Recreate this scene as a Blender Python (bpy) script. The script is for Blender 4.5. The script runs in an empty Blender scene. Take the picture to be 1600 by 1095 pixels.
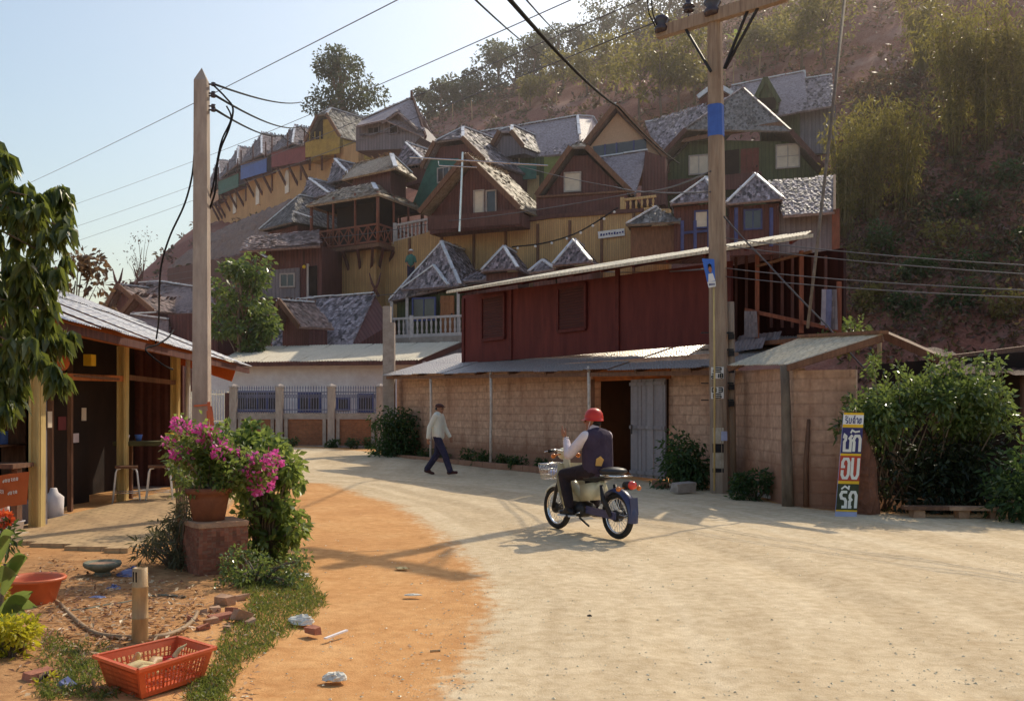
import bpy, math, random
import numpy as np
from mathutils import Vector, Matrix, Quaternion
random.seed(11)
rng = np.random.default_rng(7)
SC = bpy.context.scene
COL = SC.collection
# ------------------------------------------------------------------ camera geometry
F, CX, HY, EYE = 1556.0, 800.0, 640.0, 1.5
def P(px, py, Y):
    return Vector(((px - CX) / F * Y, Y, EYE - (py - HY) / F * Y))
def G(px, py, z=0.0):
    return P(px, py, F * (EYE - z) / (py - HY))
def V(*a):
    return Vector(a)
class Plane:
    """vertical facade plane through the point seen at px,py at depth Y; yaw in degrees (positive: it looks toward the valley on -X)"""
    def __init__(s, px, py, Y, yaw=0.0):
        a = math.radians(yaw)
        s.o = P(px, py, Y)
        s.n = V(-math.sin(a), -math.cos(a), 0)
        s.t = V(math.cos(a), -math.sin(a), 0)
    def at(s, px, py, out=0.0):
        e = V(0, 0, EYE)
        d = P(px, py, 1.0) - e
        o = s.o + s.n * out
        return e + d * ((o - e).dot(s.n) / d.dot(s.n))
# ------------------------------------------------------------------ mesh builder
class MB:
    def __init__(s):
        s.v, s.f, s.nv = [], [], 0
    def add(s, verts, faces):
        b = s.nv
        s.v.extend([tuple(p) for p in verts]); s.nv += len(verts)
        s.f.extend([tuple(b + i for i in q) for q in faces])
        return s
    def quads(s, arr):
        arr = np.asarray(arr, dtype=float).reshape(-1, arr.shape[-2], 3)
        n, k = arr.shape[0], arr.shape[1]
        b = s.nv
        s.v.extend(map(tuple, arr.reshape(-1, 3).tolist())); s.nv += n * k
        s.f.extend(map(tuple, (np.arange(n * k).reshape(n, k) + b).tolist()))
        return s
    def box(s, c, size, rot=None):
        c = Vector(c); hx, hy, hz = [q / 2 for q in size]
        pts = [V(x, y, z) for z in (-hz, hz) for x, y in ((-hx, -hy), (hx, -hy), (hx, hy), (-hx, hy))]
        if rot is not None: pts = [rot @ p for p in pts]
        return s.add([c + p for p in pts], [(0, 3, 2, 1), (4, 5, 6, 7), (0, 1, 5, 4), (1, 2, 6, 5), (2, 3, 7, 6), (3, 0, 4, 7)])
    def prism(s, poly, vec):
        poly = [Vector(p) for p in poly]; vec = Vector(vec); n = len(poly)
        nrm = V(0, 0, 0)
        for i in range(n): nrm += poly[i].cross(poly[(i + 1) % n])
        if nrm.dot(vec) > 0: poly = poly[::-1]
        vs = poly + [p + vec for p in poly]
        fs = [tuple(range(n)), tuple(range(2 * n - 1, n - 1, -1))] + [(i, i + n, (i + 1) % n + n, (i + 1) % n) for i in range(n)]
        return s.add(vs, fs)
    def beam(s, a, b, w, h=None, up=(0, 0, 1)):
        a, b = Vector(a), Vector(b); h = h or w
        d = (b - a)
        if d.length < 1e-6: return s
        d.normalize(); up = Vector(up)
        if abs(d.dot(up)) > .98: up = V(0, 1, 0) if abs(d.y) < .9 else V(1, 0, 0)
        x = d.cross(up).normalized() * (w / 2); z = x.cross(d).normalized() * (h / 2)
        vs = [a - x - z, a + x - z, a + x + z, a - x + z, b - x - z, b + x - z, b + x + z, b - x + z]
        return s.add(vs, [(0, 1, 2, 3), (7, 6, 5, 4), (0, 4, 5, 1), (1, 5, 6, 2), (2, 6, 7, 3), (3, 7, 4, 0)])
    def tube(s, pts, r, n=8):
        pts = [Vector(p) for p in pts]
        rs = list(r) if hasattr(r, '__len__') else [r] * len(pts)
        vs, fs, prev = [], [], None
        for i, p in enumerate(pts):
            d = (pts[min(i + 1, len(pts) - 1)] - pts[max(i - 1, 0)]).normalized()
            if prev is None:
                x = d.cross(V(0, 0, 1) if abs(d.z) < .9 else V(1, 0, 0)).normalized()
            else:
                x = (prev - d * prev.dot(d)).normalized()
            prev = x; y = d.cross(x)
            for k in range(n):
                a = 2 * math.pi * k / n
                vs.append(p + (x * math.cos(a) + y * math.sin(a)) * rs[i])
        for i in range(len(pts) - 1):
            for k in range(n):
                fs.append((i * n + k, i * n + (k + 1) % n, (i + 1) * n + (k + 1) % n, (i + 1) * n + k))
        fs.append(tuple(range(n - 1, -1, -1))); fs.append(tuple((len(pts) - 1) * n + k for k in range(n)))
        return s.add(vs, fs)
    def lathe(s, c, prof, n=20, ax=None):
        c = Vector(c); q = V(0, 0, 1).rotation_difference(Vector(ax)) if ax is not None else Quaternion()
        vs, fs = [], []
        for (r, z) in prof:
            for k in range(n):
                a = 2 * math.pi * k / n
                vs.append(c + q @ V(max(r, 1e-4) * math.cos(a), max(r, 1e-4) * math.sin(a), z))
        for i in range(len(prof) - 1):
            for k in range(n):
                fs.append((i * n + k, i * n + (k + 1) % n, (i + 1) * n + (k + 1) % n, (i + 1) * n + k))
        return s.add(vs, fs)
    def torus(s, c, R, r, ax, n=32, m=8, sx=1.0):
        pts = []
        q = V(0, 0, 1).rotation_difference(Vector(ax))
        c = Vector(c); vs, fs = [], []
        for i in range(n):
            a = 2 * math.pi * i / n
            for k in range(m):
                b = 2 * math.pi * k / m
                vs.append(c + q @ V((R + r * math.cos(b)) * math.cos(a), (R + r * math.cos(b)) * math.sin(a), r * sx * math.sin(b)))
        for i in range(n):
            for k in range(m):
                fs.append((i * m + k, ((i + 1) % n) * m + k, ((i + 1) % n) * m + (k + 1) % m, i * m + (k + 1) % m))
        return s.add(vs, fs)
    def ball(s, c, r, n=12, m=8):
        r = r if hasattr(r, '__len__') else (r, r, r); c = Vector(c)
        vs, fs = [], []
        for j in range(m + 1):
            t = math.pi * j / m
            for k in range(n):
                a = 2 * math.pi * k / n
                vs.append(c + V(r[0] * math.sin(t) * math.cos(a), r[1] * math.sin(t) * math.sin(a), -r[2] * math.cos(t)))
        for j in range(m):
            for k in range(n):
                fs.append((j * n + k, j * n + (k + 1) % n, (j + 1) * n + (k + 1) % n, (j + 1) * n + k))
        return s.add(vs, fs)
    def jit(s, amt):
        s.v = [(x + random.gauss(0, amt), y + random.gauss(0, amt), z + random.gauss(0, amt)) for x, y, z in s.v]
        return s
    def mesh(s, name, uv=True, smooth=False):
        me = bpy.data.meshes.new(name)
        me.from_pydata(s.v, [], s.f)
        me.update()
        if uv and len(s.f): add_uv(me)
        if smooth: me.polygons.foreach_set('use_smooth', [True] * len(me.polygons))
        return me
def add_uv(me):
    nl, npoly = len(me.loops), len(me.polygons)
    co = np.empty(len(me.vertices) * 3); me.vertices.foreach_get('co', co); co = co.reshape(-1, 3)
    vi = np.empty(nl, dtype=np.int32); me.loops.foreach_get('vertex_index', vi)
    nr = np.empty(npoly * 3); me.polygons.foreach_get('normal', nr); nr = nr.reshape(-1, 3)
    lt = np.empty(npoly, dtype=np.int32); me.polygons.foreach_get('loop_total', lt)
    N = np.repeat(nr, lt, axis=0)
    t = np.stack([-N[:, 1], N[:, 0], np.zeros(nl)], 1)
    ln = np.linalg.norm(t, axis=1); flat = ln < .05
    t[flat] = (1, 0, 0); ln[flat] = 1; t /= ln[:, None]
    b = np.cross(N, t)
    p = co[vi]
    uv = np.stack([(p * t).sum(1), (p * b).sum(1)], 1)
    L = me.uv_layers.new(name='UVMap')
    L.data.foreach_set('uv', uv.ravel())
# ------------------------------------------------------------------ objects
ROOTLOC = {}
def tag(o, label=None, cat=None, group=None, kind=None):
    if label: o['label'] = label
    if cat: o['category'] = cat
    if group: o['group'] = group
    if kind: o['kind'] = kind
    return o
def root(name, loc, label, cat, group=None):
    o = bpy.data.objects.new(name, None); COL.objects.link(o)
    o.empty_display_size = .2
    o.location = loc; ROOTLOC[o.name] = Vector(loc)
    return tag(o, label, cat, group)
def obj(name, mb, mat, parent=None, smooth=False, label=None, cat=None, group=None, kind=None, uv=True):
    me = mb.mesh(name, uv=uv, smooth=smooth) if isinstance(mb, MB) else mb
    if mat is not None: me.materials.append(mat)
    o = bpy.data.objects.new(name, me); COL.objects.link(o)
    if parent is not None:
        o.parent = parent
        if parent.name in ROOTLOC: o.matrix_parent_inverse = Matrix.Translation(-ROOTLOC[parent.name])
    return tag(o, label, cat, group, kind)
def dup(r, loc, rz=0.0, sc=1.0, label=None, group=None):
    c = r.copy(); COL.objects.link(c)
    c.location = loc; c.rotation_euler = (0, 0, rz); c.scale = (sc, sc, sc) if not hasattr(sc, '__len__') else sc
    if label: c['label'] = label
    if group: c['group'] = group
    for ch in list(r.children):
        d = ch.copy(); COL.objects.link(d); d.parent = c
        for g in list(ch.children):
            e = g.copy(); COL.objects.link(e); e.parent = d
    return c
# ------------------------------------------------------------------ materials
def lin(c):
    """sRGB 0-255 to linear"""
    return tuple(((q / 255) / 12.92 if q / 255 <= .04045 else (((q / 255) + .055) / 1.055) ** 2.4) for q in c)
MATS = {}
class NT:
    def __init__(s, name):
        s.m = bpy.data.materials.new(name); s.m.use_nodes = True
        s.t = s.m.node_tree; s.b = s.t.nodes['Principled BSDF']; s.out = s.t.nodes['Material Output']
    def n(s, typ, **kw):
        x = s.t.nodes.new(typ)
        for k, v in kw.items():
            if k.startswith('i_'):
                key = k[2:]
                x.inputs[int(key) if key.isdigit() else key.replace('_', ' ')].default_value = v
            else: setattr(x, k, v)
        return x
    def l(s, a, b): s.t.links.new(a, b)
    def coord(s, which='Object', scale=(1, 1, 1)):
        c = s.n('ShaderNodeTexCoord'); mp = s.n('ShaderNodeMapping'); mp.inputs['Scale'].default_value = scale
        s.l(c.outputs[which], mp.inputs['Vector']); return mp.outputs['Vector']
    def noise(s, vec, scale, detail=5, rough=.6):
        x = s.n('ShaderNodeTexNoise'); x.inputs['Scale'].default_value = scale; x.inputs['Detail'].default_value = detail; x.inputs['Roughness'].default_value = rough
        s.l(vec, x.inputs['Vector']); return x.outputs['Fac']
    def ramp(s, fac, stops):
        x = s.n('ShaderNodeValToRGB'); e = x.color_ramp.elements
        while len(e) < len(stops): e.new(.5)
        for i, (p, c) in enumerate(stops):
            e[i].position = p; e[i].color = (*c, 1) if len(c) == 3 else c
        s.l(fac, x.inputs['Fac']); return x.outputs['Color']
    def mix(s, fac, a, b, mode='MIX'):
        x = s.n('ShaderNodeMix', data_type='RGBA', blend_type=mode)
        for k, q in ((0, fac), (6, a), (7, b)):
            if hasattr(q, 'is_linked'): s.l(q, x.inputs[k])
            else: x.inputs[k].default_value = q if not isinstance(q, tuple) else ((*q, 1) if len(q) == 3 else q)
        return x.outputs[2]
    def bump(s, h, strength=.3, dist=.02):
        x = s.n('ShaderNodeBump'); x.inputs['Strength'].default_value = strength; x.inputs['Distance'].default_value = dist
        s.l(h, x.inputs['Height']); s.l(x.outputs['Normal'], s.b.inputs['Normal'])
    def island(s):
        return s.n('ShaderNodeNewGeometry').outputs['Random Per Island']
    def done(s, col=None, rough=.8, spec=.3, metal=0.0):
        if col is not None: s.l(col, s.b.inputs['Base Color']) if hasattr(col, 'is_linked') else setattr(s.b.inputs['Base Color'], 'default_value', (*col, 1))
        if hasattr(rough, 'is_linked'): s.l(rough, s.b.inputs['Roughness'])
        else: s.b.inputs['Roughness'].default_value = rough
        s.b.inputs['Specular IOR Level'].default_value = spec; s.b.inputs['Metallic'].default_value = metal
        return s.m
def sc(c, k): return tuple(min(1, q * k) for q in c)
GAIN = 1.24
def gn(c, k=None): return None if c is None else tuple(min(.82, q * (k or GAIN)) for q in c)
def surf(name, c, c2=None, scale=6.0, stretch=(1, 1, 1), rough=.75, spec=.25, bump=.25, bd=.01, coords='Object', metal=0.0, dirt=None, isl=0.0):
    """painted / weathered surface: two-tone noise, large stains and fine bump"""
    c, c2, dirt = gn(c), gn(c2), gn(dirt)
    t = NT(name); v = t.coord(coords, stretch)
    c2 = c2 or sc(c, .62)
    n1 = t.noise(v, scale, 6, .65); n2 = t.noise(t.coord(coords), scale * .13 + .25, 4)
    col = t.ramp(n1, [(.3, c2), (.68, c)])
    d = dirt or sc(c2, .75)
    col = t.mix(t.ramp(n2, [(.52, (0, 0, 0)), (.78, (.55, .55, .55))]), col, d)
    if isl:
        hs = t.n('ShaderNodeHueSaturation'); t.l(col, hs.inputs['Color'])
        mr = t.n('ShaderNodeMapRange'); mr.inputs[3].default_value = 1 - isl; mr.inputs[4].default_value = 1 + isl
        t.l(t.island(), mr.inputs[0]); t.l(mr.outputs[0], hs.inputs['Value']); col = hs.outputs['Color']
    if bump: t.bump(t.noise(v, scale * 4, 4), bump, bd)
    return t.done(col, rough, spec, metal)
def leafmat(name, dark, light, trans=.45, rough=.45, spec=.4, tcol=None, ramp=None):
    dark, light, tcol = gn(dark, 1.15), gn(light, 1.15), gn(tcol, 1.15); ramp = ramp and [(p, gn(q, 1.15)) for p, q in ramp]
    t = NT(name); isl = t.island()
    col = t.ramp(isl, ramp or [(0, dark), (1, light)])
    t.done(col, rough, spec)
    tr = t.n('ShaderNodeBsdfTranslucent')
    tc = t.mix(.5, col, tcol or sc(light or (.3, .15, .07), 2.0)); t.l(tc, tr.inputs['Color'])
    mx = t.n('ShaderNodeMixShader'); mx.inputs[0].default_value = trans
    t.l(t.b.outputs[0], mx.inputs[1]); t.l(tr.outputs[0], mx.inputs[2]); t.l(mx.outputs[0], t.out.inputs['Surface'])
    return t.m
def brickmat(name, c1, c2, mortar, bw=.4, bh=.2, mort=.012, rough=.9, bump=.5, stain=None, offset=.5, mud=None):
    c1, c2, mortar, stain, mud = gn(c1, 1.1), gn(c2, 1.1), gn(mortar, 1.1), gn(stain, 1.1), gn(mud)
    t = NT(name); v = t.coord('UV')
    br = t.n('ShaderNodeTexBrick'); br.inputs['Scale'].default_value = 1.0; br.offset = offset
    br.inputs['Brick Width'].default_value = bw; br.inputs['Row Height'].default_value = bh; br.inputs['Mortar Size'].default_value = mort
    br.inputs['Mortar Smooth'].default_value = .3; br.inputs['Bias'].default_value = 0
    br.inputs['Color1'].default_value = (*c1, 1); br.inputs['Color2'].default_value = (*c2, 1); br.inputs['Mortar'].default_value = (*mortar, 1)
    w = t.n('ShaderNodeVectorMath', operation='ADD'); nn = t.n('ShaderNodeTexNoise'); nn.inputs['Scale'].default_value = 3
    s1 = t.n('ShaderNodeVectorMath', operation='SCALE'); s1.inputs['Scale'].default_value = .02
    t.l(v, nn.inputs['Vector']); t.l(nn.outputs['Color'], s1.inputs[0]); t.l(v, w.inputs[0]); t.l(s1.outputs[0], w.inputs[1]); t.l(w.outputs[0], br.inputs['Vector'])
    n1 = t.noise(v, 9, 6); n2 = t.noise(v, .5, 5)
    col = t.mix(.55, br.outputs['Color'], t.ramp(n1, [(.3, sc(c2, .6)), (.7, sc(c1, 1.25))]), 'MULTIPLY' if False else 'MIX')
    col = t.mix(t.ramp(n2, [(.45, (0, 0, 0)), (.72, (.7, .7, .7))]), col, stain or sc(c2, .45))
    if mud:
        sx_ = t.n('ShaderNodeSeparateXYZ'); t.l(t.coord('Object'), sx_.inputs[0])
        ad = t.n('ShaderNodeMath', operation='MULTIPLY_ADD'); ad.inputs[1].default_value = -.9; t.l(t.noise(t.coord('Object'), 2.2, 5), ad.inputs[0]); t.l(sx_.outputs[2], ad.inputs[2])
        col = t.mix(t.ramp(ad.outputs[0], [(.0, (.8, .8, .8)), (.38, (0, 0, 0))]), col, mud)
        wv = t.noise(t.coord('Object', (1.4, 1.4, .22)), 2.0, 5)
        col = t.mix(t.ramp(wv, [(.52, (0, 0, 0)), (.72, (.55, .55, .55))]), col, sc(mud, .8))
    iv = t.n('ShaderNodeInvert'); t.l(br.outputs['Fac'], iv.inputs['Color'])
    t.bump(t.mix(.3, iv.outputs[0], n1), bump, .02)
    return t.done(col, rough, .2)
def stripemat(name, c, c2, period=.1, axis=0, rough=.7, depth=.5, wave=True, spec=.3, metal=0.0, dirt=None, dist=.02):
    """boards, bamboo strips or corrugation running along one UV axis"""
    c, c2, dirt = gn(c), gn(c2), gn(dirt)
    t = NT(name); v = t.coord('UV')
    w = t.n('ShaderNodeTexWave'); w.wave_type = 'BANDS'; w.bands_direction = 'XY'[axis]
    w.wave_profile = 'SIN' if wave else 'SAW'
    w.inputs['Scale'].default_value = 2 * math.pi / (20 * period) if True else 1
    w.inputs['Distortion'].default_value = .25; w.inputs['Detail'].default_value = 1
    t.l(v, w.inputs['Vector'])
    st = (1 / period, .6, 1) if axis == 0 else (.6, 1 / period, 1)
    n1 = t.noise(t.coord('UV', st), 1.0, 3); n2 = t.noise(v, .6, 5); n3 = t.noise(v, 14, 4)
    col = t.ramp(n1, [(.32, c2), (.68, c)])
    col = t.mix(t.ramp(w.outputs['Fac'], [(.0, (.6, .6, .6)), (.25, (0, 0, 0))]), col, sc(c2, .45))
    col = t.mix(t.ramp(n2, [(.45, (0, 0, 0)), (.75, (.65, .65, .65))]), col, dirt or sc(c2, .6))
    col = t.mix(.25, col, t.ramp(n3, [(.3, sc(c2, .7)), (.7, c)]))
    t.bump(w.outputs['Fac'], depth, dist)
    return t.done(col, rough, spec, metal)
# ------------------------------------------------------------------ palette
m_thatch = surf('wood_shingles', (.31, .255, .265), (.125, .095, .10), 9, rough=.6, spec=.35, isl=.8, bump=.3)
m_thatch2 = surf('sunny_leaf_thatch', (.40, .31, .22), (.17, .115, .075), 9, rough=.6, spec=.4, isl=.55, bump=.3)  # lighter thatch copy, with sunlight put into its colour
m_thatch4 = surf('purple_brown_shingles', (.26, .195, .20), (.10, .068, .072), 7, rough=.55, spec=.45, isl=.85, bump=.3, dirt=(.10, .085, .06))
m_thatch5 = surf('mossy_dark_shingles', (.21, .19, .18), (.09, .075, .07), 7, rough=.65, spec=.35, isl=.6, bump=.3, dirt=(.085, .08, .045))
m_thatch3 = surf('brown_shingles', (.25, .165, .145), (.11, .068, .06), 9, rough=.6, spec=.4, isl=.5, bump=.3)
m_cap = surf('weathered_zinc_capping', (.62, .62, .64), (.42, .42, .45), 5, rough=.42, spec=.5, metal=.15)
m_board = surf('dark_stained_boards', (.13, .055, .045), (.055, .023, .02), 4, stretch=(3, 3, .4), rough=.7)
m_darkwall = stripemat('dark_timber_wall', (.155, .06, .052), (.075, .029, .027), .16)
m_brownwood = surf('brown_timber', (.20, .10, .06), (.09, .045, .028), 5, stretch=(4, 4, .6))
m_redwood = surf('red_brown_timber', (.24, .085, .05), (.12, .04, .026), 5, stretch=(4, 4, .6))
m_bamboo = stripemat('split_bamboo_wall', (.57, .355, .16), (.37, .22, .10), .11, dirt=(.24, .125, .055), dist=.03)
m_bamboo2 = stripemat('pale_bamboo_wall', (.62, .42, .2), (.42, .27, .12), .11, dirt=(.15, .09, .05))
m_greenwall = stripemat('green_painted_boards', (.085, .105, .045), (.05, .062, .03), .2)
m_limewall = surf('yellow_green_plaster', (.23, .25, .07), (.15, .165, .05), 3)
m_creamwall = surf('cream_woven_gable', (.50, .33, .22), (.40, .26, .175), 18, rough=.8)
m_greywall = stripemat('grey_weathered_boards', (.235, .20, .215), (.14, .12, .135), .2)
m_teal = surf('teal_green_boards', (.05, .15, .12), (.03, .09, .075), 4)
m_blue = surf('blue_painted_boards', (.09, .16, .42), (.06, .11, .30), 4)
m_redpanel = surf('red_painted_boards', (.22, .055, .06), (.13, .034, .038), 4)
m_yellow = surf('yellow_painted_boards', (.38, .26, .055), (.25, .16, .035), 4)
m_blueframe = surf('blue_painted_timber', (.07, .085, .22), (.045, .055, .14), 6)
m_curtain = surf('pale_curtained_pane', (.62, .52, .40), (.50, .41, .31), 3, rough=.35, spec=.5)
m_glassdark = surf('dark_window_glass', (.035, .032, .045), (.018, .017, .024), 3, rough=.12, spec=.6, bump=.03)
m_frame = surf('pale_window_frame', (.42, .36, .33), (.3, .25, .23), 8)
m_door = surf('red_brown_door', (.17, .05, .04), (.10, .03, .026), 5, stretch=(3, 3, .5))
m_odoor = surf('orange_brown_door', (.32, .13, .055), (.2, .08, .035), 5, stretch=(3, 3, .5))
m_baluster = surf('grey_cast_balusters', (.52, .46, .44), (.34, .30, .29), 7)
m_concrete = surf('grey_concrete', (.36, .30, .26), (.23, .185, .16), 6, bump=.35, dirt=(.13, .10, .085))
m_postconc = surf('pale_cast_concrete_pole', (.40, .33, .28), (.26, .205, .175), 9, stretch=(1, 1, .25), bump=.5, dirt=(.20, .145, .12))
m_block = brickmat('cement_blocks', (.58, .37, .255), (.44, .265, .18), (.29, .17, .115), .4, .2, .02, stain=(.38, .20, .13), mud=(.24, .115, .07))
m_fencebrick = brickmat('orange_bricks', (.36, .145, .07), (.25, .10, .05), (.22, .15, .11), .22, .075, .01, stain=(.15, .07, .045))
m_redwall = surf('oxblood_boards', (.118, .027, .023), (.07, .016, .0145), 2.6, stretch=(1.5, 1.5, .3), rough=.8, bump=.15, dirt=(.075, .02, .017))
m_redtrim = surf('oxblood_trim', (.10, .022, .019), (.06, .013, .012), 5)
m_redshut = stripemat('oxblood_louvres', (.072, .016, .014), (.045, .010, .009), .07, axis=1, dist=.02)
m_zinc = stripemat('corrugated_zinc', (.50, .47, .45), (.36, .33, .32), .076, rough=.38, metal=.35, spec=.5, dirt=(.25, .17, .13), dist=.018)
m_zincwarm = stripemat('corrugated_asbestos', (.62, .56, .45), (.47, .41, .32), .15, rough=.75, dirt=(.30, .24, .17), dist=.025)
m_zincold = stripemat('rusty_corrugated_zinc', (.56, .56, .57), (.38, .36, .36), .09, rough=.45, metal=.3, spec=.5, dirt=(.24, .15, .11), dist=.02)
m_plaster = surf('pale_plaster', (.68, .62, .62), (.54, .48, .48), 3, dirt=(.40, .31, .27))
m_metaldoor = stripemat('grey_steel_door', (.26, .24, .26), (.19, .17, .19), .3, rough=.5, metal=.3)
m_steel = surf('bright_steel', (.66, .64, .62), (.5, .48, .46), 9, rough=.25, metal=.9)
m_chrome = surf('chrome', (.8, .8, .8), (.7, .7, .7), 9, rough=.12, metal=1.0, bump=.02)
m_iron = surf('dark_iron', (.05, .045, .045), (.025, .022, .022), 12, rough=.5, metal=.6)
m_black = surf('black_plastic', (.018, .016, .018), (.010, .009, .010), 8, rough=.4)
m_rubber = surf('dusty_rubber', (.035, .031, .029), (.018, .016, .016), 25, rough=.85)
m_bluebar = surf('blue_grey_railing', (.17, .17, .24), (.11, .11, .16), 9, rough=.5)
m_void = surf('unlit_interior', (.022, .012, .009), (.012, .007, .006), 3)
m_white = surf('chalky_white_paint', (.74, .70, .66), (.6, .55, .51), 7)
m_pvc = surf('patchy_white_pipe', (.62, .54, .47), (.36, .29, .24), 14, stretch=(1, 1, .6))
m_yelpost = surf('yellow_painted_post', (.54, .40, .17), (.39, .27, .105), 7, stretch=(2, 2, .3), dirt=(.28, .19, .08))
m_orange = surf('orange_stained_timber', (.45, .15, .045), (.27, .085, .03), 6)
m_orangesign = surf('orange_banner_cloth', (.50, .125, .035), (.38, .085, .025), 4)
m_ink_white = surf('white_lettering', (.72, .66, .58), (.6, .55, .5), 9, bump=.05)
m_ink_navy = surf('navy_lettering', (.025, .03, .16), (.015, .018, .10), 9, bump=.05)
m_ink_black = surf('black_lettering', (.02, .018, .02), (.01, .01, .01), 9, bump=.05)
m_signyel = surf('sign_yellow', (.72, .43, .03), (.6, .33, .02), 6, bump=.05)
m_signred = surf('sign_red', (.42, .06, .035), (.32, .045, .03), 6, bump=.05)
m_signnavy = surf('sign_navy', (.045, .04, .13), (.03, .028, .09), 6, bump=.05)
m_signgreen = surf('sign_dark_green', (.055, .06, .03), (.035, .04, .022), 6, bump=.05)
m_signblue = surf('sign_pale_blue', (.36, .38, .55), (.27, .29, .43), 6, bump=.05)
m_posterblue = surf('poster_blue', (.06, .16, .55), (.05, .12, .42), 6, bump=.05)
m_bandblue = surf('blue_band_paint', (.06, .13, .42), (.05, .10, .33), 9)
m_terracotta = surf('terracotta', (.22, .085, .045), (.13, .05, .028), 8, dirt=(.12, .06, .04))
m_pedbrick = brickmat('old_red_bricks', (.30, .115, .07), (.19, .07, .045), (.24, .15, .10), .21, .07, .012, stain=(.085, .04, .03))
m_paver = brickmat('dusty_pavers', (.52, .36, .20), (.42, .28, .15), (.20, .125, .07), .24, .12, .012, bump=.6, stain=(.36, .23, .13))
m_basin = surf('orange_red_plastic', (.56, .125, .04), (.44, .09, .032), 5, rough=.45, spec=.45, bump=.08, dirt=(.40, .19, .11))
m_basket = surf('red_plastic', (.56, .10, .028), (.43, .072, .022), 6, rough=.45, spec=.45, bump=.08, dirt=(.40, .17, .10))
m_stone = surf('mossy_stone', (.20, .19, .14), (.11, .11, .075), 12, bump=.6)
m_cane = surf('old_bamboo', (.42, .27, .13), (.26, .155, .075), 9, stretch=(2, 2, .5), rough=.5, spec=.4)
m_caneyel = surf('yellow_bamboo', (.55, .40, .17), (.40, .27, .10), 9, stretch=(2, 2, .5), rough=.5)
m_hose = surf('dusty_hose', (.33, .22, .13), (.22, .14, .08), 9, rough=.6)
m_rubble = surf('broken_brick_and_stone', (.42, .26, .165), (.27, .15, .095), 9, bump=.7)
m_brickred = surf('broken_red_brick', (.38, .15, .09), (.25, .095, .06), 9, bump=.7)
m_paper = surf('dirty_white_litter', (.68, .64, .56), (.5, .46, .40), 9)
m_bluebag = surf('blue_plastic_bag', (.17, .18, .33), (.11, .115, .22), 8, rough=.35, spec=.5)
m_husk = surf('fruit_husks', (.56, .45, .24), (.40, .30, .14), 9)
m_bark = surf('grey_bark', (.20, .15, .11), (.10, .07, .05), 9, stretch=(1, 1, .3), bump=.8)
m_wire = surf('black_cable', (.022, .02, .022), (.015, .014, .015), 9, rough=.85, spec=.1, bump=0)
m_wirepale = surf('weathered_cable', (.10, .09, .10), (.07, .065, .07), 9, rough=.5, bump=0)
m_porcelain = surf('brown_porcelain', (.055, .035, .04), (.03, .02, .024), 6, rough=.25, spec=.6, bump=.02)
m_skin = surf('tanned_skin', (.33, .155, .09), (.25, .11, .065), 14, rough=.55, bump=.06)
m_shirt = surf('cream_cotton', (.80, .71, .58), (.64, .55, .44), 4, rough=.9, bump=.9, bd=.03)
m_shirtpink = surf('pale_pink_cotton', (.70, .58, .59), (.54, .44, .46), 4, rough=.9, bump=.9, bd=.03)
m_trouser = surf('dark_blue_trousers', (.042, .035, .065), (.026, .022, .042), 4, rough=.9, bump=.9, bd=.03)
m_trouserblk = surf('black_trousers', (.030, .020, .024), (.018, .013, .016), 4, rough=.9, bump=.9, bd=.03)
m_vest = surf('dark_purple_vest', (.055, .038, .062), (.036, .024, .042), 4, rough=.9, bump=.8, bd=.03)
m_redcap = surf('red_helmet_shell', (.50, .022, .010), (.40, .018, .008), 6, rough=.42, spec=.45, bump=.02)
m_hair = surf('black_hair', (.012, .009, .008), (.007, .006, .005), 30, rough=.5)
m_feltcap = surf('dark_red_hat', (.085, .032, .026), (.05, .02, .017), 12)
m_bike = surf('cream_bike_paint', (.62, .55, .36), (.54, .47, .30), 5, rough=.3, spec=.5, bump=.02)
m_bikeblue = surf('navy_bike_paint', (.04, .05, .12), (.03, .035, .085), 5, rough=.3, spec=.5, bump=.02)
m_lens = surf('red_lamp_lens', (.62, .05, .03), (.5, .04, .025), 5, rough=.15, spec=.6, bump=.02)
m_lensorange = surf('amber_lamp_lens', (.6, .18, .03), (.5, .14, .025), 5, rough=.15, spec=.6, bump=.02)
m_seat = surf('black_vinyl', (.025, .02, .022), (.015, .013, .014), 9, rough=.4, spec=.5)
m_gold = surf('gold_badge', (.62, .36, .10), (.45, .24, .07), 9, rough=.4)
m_earthdark = surf('red_earth_bank', (.20, .085, .05), (.11, .045, .028), 3, bump=.8, bd=.05)
m_oldthatch = surf('dry_brown_roofing', (.075, .032, .02), (.04, .018, .012), 5, stretch=(1, 4, 1), bump=.8, bd=.05)
m_hay = surf('dry_straw_roofing', (.235, .155, .12), (.13, .085, .07), 6, bump=.8, bd=.05)
m_cloth = surf('hanging_cloth', (.40, .37, .42), (.28, .26, .31), 7, rough=.9)
# foliage
l_dark = leafmat('dark_green_leaves', (.022, .045, .018), (.055, .095, .030), .4, tcol=(.16, .24, .05))
l_mango = leafmat('mango_leaves', (.030, .050, .016), (.085, .115, .032), .42, rough=.35, spec=.5, tcol=(.34, .38, .06))
l_glossy = leafmat('glossy_leaves', (.035, .062, .020), (.12, .17, .05), .42, rough=.28, spec=.7, tcol=(.34, .42, .09))
l_bush = leafmat('bright_bush_leaves', (.05, .095, .022), (.17, .225, .065), .48, rough=.38, tcol=(.42, .50, .10))
l_sky = leafmat('ridge_leaves', (.030, .046, .030), (.075, .098, .055), .42, tcol=(.16, .18, .07))
l_yel = leafmat('yellow_green_leaves', (.085, .085, .025), (.19, .165, .055), .5, tcol=(.42, .36, .08))
l_bam = leafmat('bamboo_leaves', (.065, .066, .02), (.21, .175, .05), .5, tcol=(.46, .39, .085))
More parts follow.
